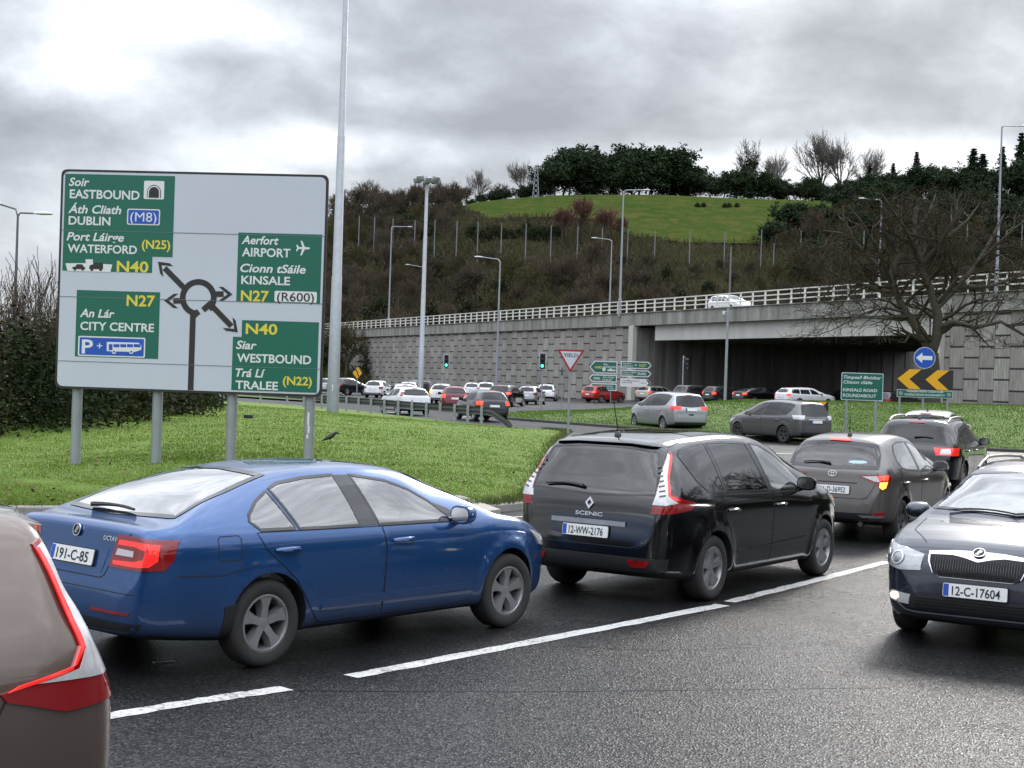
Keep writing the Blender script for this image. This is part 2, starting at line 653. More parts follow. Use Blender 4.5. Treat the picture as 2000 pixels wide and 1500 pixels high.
        if th:
            cnt = {}
            for t in out:
                for k in range(3):
                    a, b = t[k], t[(k + 1) % 3]
                    cnt[(a, b)] = cnt.get((a, b), 0) + 1
            bd = [(a, b) for (a, b) in cnt if (b, a) not in cnt]
            for a, b in bd:          # rim faces on vertices of their own, so that their normals stay apart
                i = len(V)
                V += [V[b].copy(), V[a].copy(), V[a] + d * th, V[b] + d * th]
                fn = (V[a] - V[b]).cross(d * th)
                if fn.length < 1e-9: fn = -d
                out.append((i, i + 1, i + 2, i + 3))
                LN += [fn.normalized()] * 4
        return V, out, LN

    def panel(self, name, poly, d, m, parent, **kw):
        V, F, N = self.drape(poly, d, **kw)
        if not F: return None
        return mk(name, V, F, m, parent, normals=N)

    def ribbon(self, mb, pts, d, w=.006, off=.0015, closed=False):
        """thin line draped over the body (shut lines, seals)"""
        d, e1, e2 = self.frame(d)
        q = [Vector((Vector(p).dot(e1), Vector(p).dot(e2))) for p in pts]
        if closed: q.append(q[0])
        dense = []
        for i in range(len(q) - 1):
            n = max(1, int((q[i + 1] - q[i]).length / .04 + .5))
            dense += [q[i] + (q[i + 1] - q[i]) * (k / n) for k in range(n)]
        dense.append(q[-1])
        vs, fs = [], []
        row = []
        for i, p in enumerate(dense):
            t = (dense[min(i + 1, len(dense) - 1)] - dense[max(i - 1, 0)]).normalized()
            nrm = Vector((-t.y, t.x))
            pr = []
            for s in (-1, 1):
                c = p + nrm * (s * w / 2)
                h, n, fi, _ = self.bvh.ray_cast(e1 * c.x + e2 * c.y - d * 12, d)
                pr.append(h + n * off if h is not None else None)
            if None in pr:
                row.append(None)
            else:
                row.append(len(vs))
                vs += pr
        for a, b in zip(row, row[1:]):
            if a is not None and b is not None: fs.append((a, a + 1, b + 1, b))
        mb.add(vs, fs)

    def hit(self, p, d):
        d = Vector(d).normalized()
        h, n, fi, _ = self.bvh.ray_cast(Vector(p) - d * 8, d)
        if h is None: return Vector(p), -d
        return h, self.normal(h, fi)


def mirror(poly): return [(-p[0], p[1], p[2]) for p in poly]


def S(y, z, x=.8): return (x, y, z)


def prism_cut(mb, poly, d, a, b, C):
    """cutter prism along d through the outline"""
    d, e1, e2 = C.frame(d)
    P = [Vector(p) for p in poly]
    n = len(P)
    vs = [p + d * a for p in P] + [p + d * b for p in P]
    mb.add(vs, [tuple(range(n)), tuple(range(2 * n - 1, n - 1, -1))] + [(i, n + i, n + (i + 1) % n, (i + 1) % n) for i in range(n)])


def inset(poly, k, d, C):
    """shrink an outline towards its centroid by about k metres"""
    c = sum((Vector(p) for p in poly), Vector()) / len(poly)
    out = []
    for p in poly:
        v = Vector(p) - c
        out.append(tuple(c + v * max(.3, 1 - k / max(v.length, .05))))
    return out


def cutter_obj(mb):
    o = mk('cutter', mb.v, mb.f, [M_DARK, M_DARK])
    bm = bmesh.new()
    bm.from_mesh(o.data)
    bmesh.ops.recalc_face_normals(bm, faces=bm.faces)
    for f in bm.faces: f.material_index = 1
    bm.to_mesh(o.data)
    bm.free()
    return o


def boolean(o, cutters):
    for c in cutters:
        md = o.modifiers.new('cut', 'BOOLEAN')
        md.operation = 'DIFFERENCE'
        md.solver = 'EXACT'
        md.object = c
    dg = bpy.context.evaluated_depsgraph_get()
    dg.update()
    me = bpy.data.meshes.new_from_object(o.evaluated_get(dg))
    old = o.data
    o.modifiers.clear()
    o.data = me
    bpy.data.meshes.remove(old)
    for c in cutters: bpy.data.objects.remove(c)


def wheel(parent, x, y, r, side, spokes=5, rim_m=None, w=.2, lod=0, name='wheel', spw=.30):
    rim_m = rim_m or M_ALLOY
    e = empty(name, (x, y, r), 0)
    e.parent = parent
    n = 40 if lod == 0 else 16
    ri = r * .655
    s = side
    t = MB().lathe([(ri, s * w * .44), (ri + .015, s * w * .5), (r * .86, s * w * .54), (r * .955, s * w * .49), (r, s * w * .36), (r, -s * w * .36), (r * .95, -s * w * .5), (ri, -s * w * .48)], n)
    t.obj('tyre', M_RUBBER, e, smooth=True, sharp=50)
    b = MB()
    b.cur = 1
    b.lathe([(ri, -s * w * .2), (.03, -s * w * .15), (.0, -s * w * .15)], n)
    b.cur = 0
    b.lathe([(ri + .004, s * w * .46), (ri - .012, s * w * .47), (ri - .022, s * w * .38), (ri - .03, -s * w * .2)], n)
    b.lathe([(r * .19, s * w * .20), (r * .17, s * w * .33), (r * .09, s * w * .36), (0, s * w * .36)], max(12, n // 2))
    for k in range(spokes):
        a = 2 * math.pi * k / spokes + .3
        ca, sa = math.cos(a), math.sin(a)
        def pt(rr, tt, xx): return (xx, rr * ca - tt * sa, rr * sa + tt * ca)
        r0, r1 = r * .13, ri - .012
        h0, h1 = r * spw * .30, r * spw * .58
        xo, xi = s * w * .35, s * w * .12
        vs = [pt(r0, -h0, xo), pt(r0, h0, xo), pt(r1, h1, s * w * .43), pt(r1, -h1, s * w * .43), pt(r0, -h0 * 1.2, xi), pt(r0, h0 * 1.2, xi), pt(r1, h1 * 1.15, xi), pt(r1, -h1 * 1.15, xi),
              pt((r0 + r1) / 2, -h0 * 1.0, xo + s * .012), pt((r0 + r1) / 2, h0 * 1.0, xo + s * .012)]
        b.add(vs, [(0, 1, 9, 8), (8, 9, 2, 3), (0, 8, 3, 7, 4), (1, 5, 6, 2, 9), (4, 5, 1, 0), (3, 2, 6, 7)])
    o = b.obj('rim', [rim_m, M_DARK], e, smooth=True, sharp=30)
    bm = bmesh.new()
    bm.from_mesh(o.data)
    bmesh.ops.recalc_face_normals(bm, faces=bm.faces)
    bm.to_mesh(o.data)
    bm.free()
    return e


def plate(C, parent, x, z, d, text, w=.52, h=.11, off=.02):
    """number plate with blue band; d is the sight direction onto the car"""
    p, n = C.hit((x, 0, z), d)
    up = Vector((0, 0, 1))
    nh = Vector((n.x, n.y, min(max(n.z, -.3), .3))).normalized()
    e1 = up.cross(nh).normalized()
    e2 = nh.cross(e1)
    M = Matrix(((e1.x, e2.x, nh.x, 0), (e1.y, e2.y, nh.y, 0), (e1.z, e2.z, nh.z, 0), (0, 0, 0, 1)))
    M = Matrix.Translation(p + nh * off) @ M
    mb = MB()
    def rr(w, h, r=.012):
        q = []
        for (cx, cy, a0) in ((w / 2 - r, h / 2 - r, 0), (-w / 2 + r, h / 2 - r, 90), (-w / 2 + r, -h / 2 + r, 180), (w / 2 - r, -h / 2 + r, 270)):
            for k in range(4):
                a = R(a0 + 30 * k)
                q.append((cx + r * math.cos(a), cy + r * math.sin(a)))
        return q
    mb.cur = 1
    mb.prism(rr(w + .012, h + .012), -off - .03, -.001, M)
    mb.cur = 0
    mb.prism(rr(w, h), -.002, .004, M)
    o = mb.obj('number_plate', [M_PLATE, M_PLASTIC], parent)
    b = MB().prism([(-w / 2 + .004, -h / 2 + .006), (-w / 2 + .048, -h / 2 + .006), (-w / 2 + .048, h / 2 - .006), (-w / 2 + .004, h / 2 - .006)], .004, .0055, M)
    b.obj('country_band', M_PLATEBLUE, o)
    t = MB()
    if text:
        put_text(t, text, -w / 2 + .075, -.0375, .075, w - .13, bold=.012, M=M @ Matrix.Translation((0, 0, .0065)))
        t.obj('lettering', M_INK, o)
    return o


def seat(parent, x, y, z0=.30, ht=.62):
    mb = MB()
    mb.box((x, y, z0 + .12), (.48, .50, .16))
    mb.box((x, y - .30, z0 + .20 + ht / 2), (.46, .13, ht), Matrix.Rotation(R(-12), 3, 'X'))
    mb.box((x, y - .40, z0 + .24 + ht + .10), (.25, .09, .17), Matrix.Rotation(R(-8), 3, 'X'))
    return mb.obj('seat', M_SEAT, parent, bevel=.04)


def build_car(sp, name, paint_m, lod=0, glass=None, rear_glass=None, rim=None):
    """returns root empty, Car"""
    C = Car(sp, lod)
    root = empty(name)
    dR, dL = (-1, 0, 0), (1, 0, 0)
    hollow = lod == 0 and sp.get('hollow', True)
    gl = glass or (G_CLEAR if hollow else M_DGLASS)
    rgl = rear_glass or gl
    body = mk('body', C.V, C.F, [paint_m, M_DARK], root)
    body.data.polygons.foreach_set('use_smooth', [True] * len(body.data.polygons))
    for p in body.data.polygons:
        if p.normal.z < -.75: p.material_index = 1
    rw, wb, W = sp['rw'], sp['wb'], sp['W']
    arch = MB()
    ra = rw + .045
    for yw in (0, wb):
        for s in (-1, 1):
            n = 32 if lod == 0 else 16
            q = [(yw + ra * math.cos(2 * math.pi * k / n), rw + .01 + ra * math.sin(2 * math.pi * k / n)) for k in range(n)]
            a, b = s * (W - .27), s * (W + .2)
            arch.add([(a, u, v) for u, v in q] + [(b, u, v) for u, v in q], [tuple(range(n)), tuple(range(2 * n - 1, n - 1, -1))] + [(i, n + i, n + (i + 1) % n, (i + 1) % n) for i in range(n)])
    cutters = [cutter_obj(arch)]
    wins = sp['wins']
    if hollow:
        cav = MB()
        y0, y1 = sp['cab']
        rows = []
        st = [p for p in C.top if y0 <= p.x <= y1][::3]
        for p in st:
            zt = p.y - .055
            bz = C.fbelt(p.x)
            Wp = W * C.fp(p.x)
            g = sstep(0, .42, p.y - bz)
            wr = Wp * .9 + (sp['wr'] - Wp * .9) * g
            zb_ = min(bz, zt - .03)
            rows.append([(-Wp * .86, .34), (Wp * .86, .34), (Wp * .955 - .075, zb_), (wr - .055, max(zt - .05, zb_ + .01)), (wr * .6, zt), (-wr * .6, zt), (-(wr - .055), max(zt - .05, zb_ + .01)), (-(Wp * .955 - .075), zb_)])
        vs = [(x, p.x, z) for p, r in zip(st, rows) for (x, z) in r]
        k = 8
        fs = [tuple(range(k)), tuple((len(st) - 1) * k + i for i in range(k - 1, -1, -1))]
        for i in range(len(st) - 1):
            for j in range(k): fs.append((i * k + j, (i + 1) * k + j, (i + 1) * k + (j + 1) % k, i * k + (j + 1) % k))
        cav.add(vs, fs)
        cutters.append(cutter_obj(cav))
        op = MB()
        for poly in wins:
            q = inset(poly, .02, dR, C)
            prism_cut(op, q, dR, -.35, .38, C)
            prism_cut(op, mirror(q), dL, -.35, .38, C)
        prism_cut(op, inset(sp['ws'], .05, None, C), (0, -1, -.5), -.35, .3, C)
        prism_cut(op, inset(sp['rwin'], .05, None, C), (0, 1, -.3), -.3, .3, C)
        cutters.append(cutter_obj(op))
    boolean(body, cutters)
    body.data.polygons.foreach_set('use_smooth', [True] * len(body.data.polygons))
    body.data.set_sharp_from_angle(angle=R(38))
    # panes
    for i, poly in enumerate(wins):
        g = rgl if i in sp.get('privwins', ()) else gl
        C.panel('side_window', poly, dR, g, root, off=.002)
        C.panel('side_window', mirror(poly), dL, g, root, off=.002)
    C.panel('windscreen', sp['ws'], (0, -1, -.5), gl, root, off=.003)
    C.panel('rear_window', sp['rwin'], (0, 1, -.3), rgl, root, off=.003)
    # seals, pillars
    if lod == 0:
        for s, d in ((1, dR), (-1, dL)):
            tr = MB()
            for poly in wins:
                q = poly if s > 0 else mirror(poly)
                C.ribbon(tr, q, d, .020, .0045, True)
            for poly in sp.get('pillars', ()):
                V, F, N = C.drape(poly if s > 0 else mirror(poly), d, off=.0035)
                tr.add(V, F)
            tr.obj('window_trim', M_GLOSSBLK, root)
        tr = MB()
        C.ribbon(tr, sp['ws'], (0, -1, -.5), .035, .005, True)
        tr.obj('windscreen_seal', M_GLOSSBLK, root)
        tr = MB()
        C.ribbon(tr, sp['rwin'], (0, 1, -.3), sp.get('rseal', .035), .005, True)
        tr.obj('rear_window_seal', M_GLOSSBLK, root)
    # doors
    if lod <= 1:
        for poly, hy in zip(sp['doors'], sp['handles']):
            for s, d in ((1, dR), (-1, dL)):
                q = poly if s > 0 else mirror(poly)
                if lod == 0:
                    dr = C.panel('door', q, d, paint_m, root, off=.005, th=.012, grid=.06)
                    g = MB()
                    C.ribbon(g, q, d, .016, .001, True)
                    g.obj('door_gap', M_DARK, dr)
                else:
                    g = MB()
                    C.ribbon(g, q, d, .018, .003, True)
                    dr = g.obj('door_gap', M_DARK, root)
                hz = sp.get('hz', .86)
                h, n = C.hit((s * .8, hy, hz), d)
                mb = MB()
                L = .115
                pts = [h + n * .008 + Vector((0, -L, 0)), h + n * .035 + Vector((0, -L * .7, .002)), h + n * .042 + Vector((0, 0, .004)), h + n * .035 + Vector((0, L * .7, .004)), h + n * .008 + Vector((0, L, .002))]
                mb.tube(pts, [.012, .016, .017, .016, .012], 8)
                mb.obj('handle', sp.get('handle_m') or paint_m, dr, smooth=True)
    # mirrors
    my, mz = sp['mirror']
    for s, d in ((1, dR), (-1, dL)):
        h, n = C.hit((s * .7, my, mz), d)
        mb = MB()
        c = Vector((s * (abs(h.x) + .10), my + .03, mz + .06))
        vs, fs = [], []
        prof = [(-.055, .92), (-.05, 1), (0, .95), (.05, .75), (.085, .35)]
        nn = 14
        for (dy, k) in prof:
            for j in range(nn):
                a = 2 * math.pi * j / nn
                ca, sa = math.cos(a), math.sin(a)
                vs.append((c.x + .115 * k * math.copysign(abs(ca) ** .7, ca), c.y + dy, c.z + .078 * k * math.copysign(abs(sa) ** .7, sa)))
        for i in range(len(prof) - 1):
            for j in range(nn): fs.append((i * nn + j, i * nn + (j + 1) % nn, (i + 1) * nn + (j + 1) % nn, (i + 1) * nn + j))
        fs.append(tuple((len(prof) - 1) * nn + j for j in range(nn)))
        fs.append(tuple(range(nn)))
        mb.add(vs, fs)
        mb.tube([h - n * .02 + Vector((0, 0, -.01)), Vector((c.x - s * .06, c.y + .01, c.z - .055))], [.03, .025], 8)
        mo = mb.obj('wing_mirror', sp.get('mirror_m') or paint_m, root, smooth=True, sharp=50)
        g = MB()
        g.prism([(.095 * math.copysign(abs(math.cos(a)) ** .7, math.cos(a)), .06 * math.copysign(abs(math.sin(a)) ** .7, math.sin(a))) for a in [2 * math.pi * j / 14 for j in range(14)]], 0, .004,
                Matrix.Translation((c.x, c.y - .058, c.z)) @ Matrix.Rotation(R(90), 4, 'X'))
        g.obj('mirror_glass', M_CHROME if lod == 0 else M_DGLASS, mo)
    # wheels
    for yw in (0, wb):
        for s in (-1, 1):
            wheel(root, s * (W - .125), yw, rw, s, sp.get('spokes', 5), rim, lod=lod, spw=sp.get('spw', .30))
    if hollow:
        for yy in sp['seats']:
            for s in (-1, 1): seat(root, s * .37, yy, sp.get('seatz', .28), .62 if yy == sp['seats'][0] else sp.get('rearht', .50))
        st = MB()
        c = Vector((.37, sp['seats'][0] + .62, .93 + sp.get('seatz', .28) - .28))
        pts = [c + Vector((.18 * math.cos(a), .07 * math.sin(a), .17 * math.sin(a))) for a in [2 * math.pi * k / 20 for k in range(21)]]
        st.tube(pts, .016, 6)
        st.tube([c + Vector((-.17, 0, 0)), c, c + Vector((.17, 0, 0))], .02, 6)
        st.obj('steering_wheel', M_PLASTIC, root, smooth=True)
        db = MB().box((0, sp['seats'][0] + .98, .86 + sp.get('seatz', .28) - .28), (1.3, .5, .18))
        db.obj('dashboard', M_PLASTIC, root, bevel=.06)
    return root, C


def place(root, x, y, phi):
    root.location = (x, y, root.location.z)
    root.rotation_euler = (0, 0, -R(phi))
    return root


def lamp(C, parent, poly, d, m, name='tail_light', off=.012, th=.03):
    return C.panel(name, poly, d, m, parent, off=off, th=th, grid=.018 if C.lod == 0 else .05)


def both(fn, poly, d, *a, **k):
    fn(poly, d, *a, **k)
    fn(mirror(poly), (-d[0], d[1], d[2]), *a, **k)


def disc_badge(C, parent, x, z, d, r, m=None, name='badge', shape='ring'):
    p, n = C.hit((x, 0, z), d)
    e1 = Vector((0, 0, 1)).cross(n).normalized()
    e2 = n.cross(e1)
    M = Matrix.Translation(p + n * .008) @ Matrix(((e1.x, e2.x, n.x, 0), (e1.y, e2.y, n.y, 0), (e1.z, e2.z, n.z, 0), (0, 0, 0, 1)))
    mb = MB()
    def ring(rx, ry, w, cx=0, cy=0, n=28, z=.008):
        vs, fs = [], []
        for k in range(n):
            a = 2 * math.pi * k / n
            for q, zz in ((1, 0), (1, z), (1 - w / rx, z)):
                vs.append(M @ Vector((cx + rx * q * math.cos(a), cy + (ry - (rx - rx * q)) * math.sin(a), zz)))
        for k in range(n):
            k2 = (k + 1) % n
            for j in range(2): fs.append((k * 3 + j, k2 * 3 + j, k2 * 3 + j + 1, k * 3 + j + 1))
        mb.add(vs, fs)
    if shape == 'arrow':      # round badge with a feathered arrow
        mb.cur = 1
        mb.prism([(r * .95 * math.cos(2 * math.pi * k / 24), r * .95 * math.sin(2 * math.pi * k / 24)) for k in range(24)], -.004, .004, M)
        mb.cur = 0
        ring(r, r, r * .16, z=.009)
        mb.prism([(-r * .55, -r * .42), (-r * .2, -r * .42), (-r * .2, -r * .55), (r * .1, -r * .3), (-r * .2, -r * .05), (-r * .2, -r * .18), (-r * .45, -r * .18)], .003, .007, M)
        for i in range(3):
            mb.prism([(-r * .35 + i * r * .22, -r * .1), (-r * .2 + i * r * .22, -r * .1), (r * .25 + i * r * .16, r * (.68 - .16 * i)), (r * .05 + i * r * .2, r * (.7 - .16 * i))], .003, .007, M)
    elif shape == 'diamond':
        a, b = r * .78, r
        for (p0, p1, p2, p3) in (((0, b), (a, 0), (a * .52, 0), (0, b * .52)), ((a, 0), (0, -b), (0, -b * .52), (a * .52, 0)), ((0, -b), (-a, 0), (-a * .52, 0), (0, -b * .52)), ((-a, 0), (0, b), (0, b * .52), (-a * .52, 0))):
            mb.prism([p0, p1, p2, p3], -.004, .010, M)
    elif shape == 'ovals':
        ring(r, r * .68, r * .13)
        ring(r * .34, r * .6, r * .12)
        ring(r * .72, r * .27, r * .12, 0, r * .32)
    return mb.obj(name, [m or M_CHROME, M_INK], parent, smooth=True)


def car_text(C, parent, text, x, z, d, h, w, m=None, off=.006):
    p, n = C.hit((x, 0, z), d)
    e1 = Vector((0, 0, 1)).cross(n).normalized()
    e2 = n.cross(e1)
    M = Matrix.Translation(p + n * off) @ Matrix(((e1.x, e2.x, n.x, 0), (e1.y, e2.y, n.y, 0), (e1.z, e2.z, n.z, 0), (0, 0, 0, 1)))
    mb = MB()
    put_text(mb, text, 0, 0, h, w, bold=.02, M=M, align='CENTER')
    return mb.obj('lettering', m or M_BADGE, parent)


def wiper(C, parent, x0, x1, z, d, hub=None):
    mb = MB()
    pts = []
    for k in range(7):
        x = x0 + (x1 - x0) * k / 6
        h, n = C.hit((x, 0, z + .02 * math.sin(k / 6 * 3.1)), d)
        pts.append(h + n * .03)
    mb.tube(pts, [.02, .018, .015, .012, .012, .012, .010], 6)
    return mb.obj('rear_wiper', M_PLASTIC, parent, smooth=True)


def antenna(C, parent, x, y, L=.35, rake=-.25):
    h, n = C.hit((x, y, 2.5), (0, 0, -1))
    mb = MB()
    mb.lathe([(.038, 0), (.03, .025), (.012, .045), (.004, .05)], 10, 'z', h)
    mb.tube([h + Vector((0, 0, .04)), h + Vector((0, rake * L, L))], [.007, .004], 6)
    return mb.obj('antenna', M_PLASTIC, parent, smooth=True)


def roof_rails(C, parent, x, y0, y1, m, lift=.05, r=.016):
    for s in (-1, 1):
        mb = MB()
        pts = []
        for k in range(13):
            y = y0 + (y1 - y0) * k / 12
            h, n = C.hit((s * x, y, 2.5), (0, 0, -1))
            l = lift * min(1, min(k, 12 - k) / 1.6)
            pts.append(h + Vector((0, 0, l + .004)))
        mb.tube(pts, r, 8)
        mb.obj('roof_rail', m, parent, smooth=True)
# ------------------------------------------------------------------ the near cars
P_BLUE = paint('blue car paint', (.014, .076, .235), .5, .24, .75)
P_BLACK = paint('black car paint', (.004, .004, .0045), 0, .12, .0)
P_TAUPE = paint('grey brown car paint', (.135, .125, .118), .6, .3, .5)
P_NAVY = paint('dark navy car paint', (.012, .018, .035), .35, .26, .3)
P_BROWN = paint('brown car paint', (.155, .12, .10), .55, .24, .35)
P_SILVER = paint('silver car paint', (.42, .43, .45), .65, .32, .6)
P_GREY = paint('mid grey car paint', (.13, .13, .135), .6, .3, .5)
P_DGREY = paint('dark grey car paint', (.035, .037, .04), .4, .3, .4)
P_WHITE = paint('white car paint', (.74, .75, .76), 0, .3, .6)
P_RED = paint('red car paint', (.38, .025, .02), .2, .3, .4)
P_WINE = paint('wine red car paint', (.16, .015, .02), .3, .3, .4)
P_GREEN = paint('dark green car paint', (.02, .03, .03), .3, .35, .4)
P_GOLD = paint('pale gold car paint', (.42, .40, .35), .5, .32, .5)

PLAN = lambda r, f: [(r, .66), (r + .012, .74), (r + .035, .82), (r + .08, .885), (r + .18, .94), (r + .4, .98), (r + .9, 1), (f - 1.3, 1), (f - .75, .965), (f - .4, .90), (f - .18, .80), (f - .06, .67), (f, .52)]
BOT = lambda r, f: [(r, .44), (r + .015, .36), (r + .06, .30), (r + .3, .25), (r + .9, .20), (f - 1.0, .19), (f - .3, .20), (f - .08, .24), (f - .015, .34), (f, .42)]

SP_LIFTBACK = dict(W=.905, wr=.575, wb=2.686, rw=.318, hollow=True, spokes=5, spw=.30,
    top=[(-1.09, .50), (-1.082, .60), (-1.06, .70), (-1.035, .80), (-1.015, .92), (-1.0, 1.01), (-.97, 1.045), (-.85, 1.06), (-.72, 1.085), (-.35, 1.24), (.05, 1.365), (.45, 1.43), (.9, 1.457), (1.3, 1.452), (1.7, 1.395), (2.1, 1.23), (2.45, 1.06), (2.6, 1.005), (2.9, .95), (3.15, .87), (3.36, .77), (3.46, .65), (3.50, .55), (3.51, .46)],
    bot=BOT(-1.09, 3.51), plan=PLAN(-1.09, 3.50)[:7] + [(2.3, 1), (2.8, .965), (3.1, .90), (3.32, .79), (3.44, .66), (3.51, .5)], sh=[(-1.09, .89), (0, .885), (1.3, .87), (2.7, .83), (3.58, .7)], belt=[(-1.09, 1.0), (-.3, .995), (.5, .975), (2.3, .945), (2.9, .90), (3.58, .78)],
    cab=(-.80, 2.42),
    wins=[[S(1.98, .968), S(1.80, 1.12), S(1.62, 1.225), S(1.40, 1.305), S(1.04, 1.365), S(1.13, .972)],
          [S(.93, .975), S(.87, 1.368), S(.55, 1.352), S(.30, 1.318), S(.20, 1.28), S(.31, .985)],
          [S(.27, .988), S(.165, 1.262), S(.02, 1.19), S(-.10, 1.10), S(-.13, 1.055), S(-.06, .995)]],
    pillars=[[S(1.14, .972), S(1.04, 1.366), S(.87, 1.37), S(.925, .975)], [S(2.12, .965), S(1.98, 1.06), S(1.80, 1.12), S(1.98, .968)]],
    doors=[[S(2.20, .30), S(2.24, .60), S(2.19, .90), S(2.13, .945), S(1.155, .955), S(1.18, .80), S(1.165, .27), S(1.9, .27)],
           [S(1.145, .27), S(1.16, .80), S(1.135, .955), S(-.10, .975), S(-.03, .86), S(.25, .62), S(.40, .40), S(.50, .29), S(.56, .27)]],
    handles=[1.36, .16], hz=.845, mirror=(1.98, .955),
    ws=[(-.66, 2.46, 1.04), (0, 2.52, 1.05), (.66, 2.46, 1.04), (.60, 2.1, 1.18), (.50, 1.76, 1.345), (0, 1.70, 1.39), (-.50, 1.76, 1.345), (-.60, 2.1, 1.18)],
    rwin=[(-.63, -.66, 1.10), (0, -.73, 1.085), (.63, -.66, 1.10), (.56, -.2, 1.27), (.47, .22, 1.38), (0, .26, 1.40), (-.47, .22, 1.38), (-.56, -.2, 1.27)],
    seats=(1.05, .32), rearht=.40)

SP_MPV = dict(W=.925, wr=.64, wb=2.77, rw=.325, spokes=5, spw=.30,
    top=[(-.95, .48), (-.945, .60), (-.93, .75), (-.915, .92), (-.88, 1.05), (-.80, 1.22), (-.70, 1.44), (-.66, 1.52), (-.60, 1.57), (-.3, 1.615), (.3, 1.65), (.9, 1.655), (1.4, 1.62), (1.85, 1.52), (2.3, 1.33), (2.75, 1.11), (2.95, 1.04), (3.2, .97), (3.42, .85), (3.55, .72), (3.60, .60), (3.61, .48)],
    bot=BOT(-.95, 3.61), plan=PLAN(-.95, 3.61), sh=[(-.95, .98), (0, .96), (1.3, .93), (2.7, .86), (3.61, .7)], belt=[(-.95, 1.09), (-.3, 1.085), (.5, 1.06), (2.3, 1.01), (2.9, .95), (3.61, .78)],
    cab=(-.74, 2.72),
    wins=[[S(2.34, 1.035), S(2.05, 1.24), S(1.75, 1.40), S(1.42, 1.51), S(1.22, 1.53), S(1.36, 1.035)],
          [S(1.26, 1.045), S(1.10, 1.535), S(.60, 1.555), S(.24, 1.55), S(.30, 1.07)],
          [S(.23, 1.075), S(.18, 1.55), S(-.15, 1.53), S(-.36, 1.49), S(-.44, 1.44), S(-.28, 1.20), S(-.12, 1.09)]],
    privwins=(1, 2),
    pillars=[[S(1.37, 1.035), S(1.22, 1.53), S(1.09, 1.535), S(1.25, 1.045)], [S(.31, 1.07), S(.25, 1.55), S(.17, 1.55), S(.22, 1.075)], [S(2.52, 1.03), S(2.2, 1.20), S(2.05, 1.24), S(2.34, 1.035)]],
    doors=[[S(2.28, .32), S(2.36, .60), S(2.40, .95), S(2.36, 1.005), S(1.34, 1.015), S(1.33, .80), S(1.30, .26), S(2.2, .26)],
           [S(1.285, .26), S(1.315, .80), S(1.32, 1.015), S(.16, 1.04), S(.12, .90), S(.30, .70), S(.42, .50), S(.46, .32), S(.52, .26)]],
    handles=[1.50, .36], hz=.885, mirror=(2.07, 1.03),
    ws=[(-.72, 2.68, 1.14), (0, 2.76, 1.11), (.72, 2.68, 1.14), (.66, 2.3, 1.31), (.58, 1.92, 1.47), (0, 1.86, 1.51), (-.58, 1.92, 1.47), (-.66, 2.3, 1.31)],
    rwin=[(-.70, -.84, 1.07), (0, -.88, 1.04), (.70, -.84, 1.07), (.665, -.75, 1.28), (.60, -.68, 1.48), (.3, -.67, 1.505), (-.3, -.67, 1.505), (-.60, -.68, 1.48), (-.665, -.75, 1.28)],
    seats=(1.35, .40), seatz=.36, rseal=.02)

SP_HATCH = dict(W=.848, wr=.57, wb=2.51, rw=.305, spokes=5,
    top=[(-.70, .46), (-.695, .58), (-.68, .74), (-.66, .88), (-.64, 1.0), (-.58, 1.10), (-.46, 1.28), (-.38, 1.38), (-.33, 1.43), (-.1, 1.475), (.4, 1.51), (.9, 1.50), (1.3, 1.45), (1.65, 1.32), (2.1, 1.09), (2.25, 1.02), (2.6, .94), (2.9, .84), (3.1, .72), (3.19, .60), (3.23, .46)],
    bot=BOT(-.70, 3.23), plan=PLAN(-.70, 3.23), sh=[(-.7, .93), (0, .90), (1.3, .86), (2.5, .80), (3.23, .66)], belt=[(-.7, 1.05), (-.2, 1.04), (.5, .995), (2.0, .945), (2.5, .90), (3.23, .74)],
    cab=(-.50, 2.06),
    wins=[[S(1.80, .97), S(1.55, 1.16), S(1.30, 1.30), S(1.04, 1.375), S(.84, 1.395), S(.90, .985)],
          [S(.82, .99), S(.76, 1.397), S(.40, 1.395), S(.12, 1.36), S(-.04, 1.26), S(-.10, 1.14), S(.0, 1.05), S(.2, 1.025)]],
    privwins=(), pillars=[[S(.91, .985), S(.84, 1.396), S(.755, 1.398), S(.81, .99)], [S(1.95, .965), S(1.68, 1.12), S(1.55, 1.16), S(1.80, .97)]],
    doors=[[S(1.98, .30), S(2.02, .60), S(1.99, .90), S(1.92, .945), S(.905, .96), S(.90, .80), S(.88, .26), S(1.9, .26)],
           [S(.862, .26), S(.88, .80), S(.885, .96), S(-.10, 1.03), S(-.08, .86), S(.20, .64), S(.36, .42), S(.46, .28), S(.5, .26)]],
    handles=[1.05, .06], hz=.84, mirror=(1.74, .965),
    ws=[(-.62, 2.05, 1.09), (0, 2.14, 1.07), (.62, 2.05, 1.09), (.57, 1.68, 1.28), (.50, 1.36, 1.40), (0, 1.30, 1.45), (-.50, 1.36, 1.40), (-.57, 1.68, 1.28)],
    rwin=[(-.62, -.60, 1.06), (0, -.60, 1.04), (.62, -.60, 1.06), (.60, -.50, 1.22), (.53, -.40, 1.36), (0, -.37, 1.39), (-.53, -.40, 1.36), (-.60, -.50, 1.22)],
    seats=(.92, .10), seatz=.27, rseal=.06)

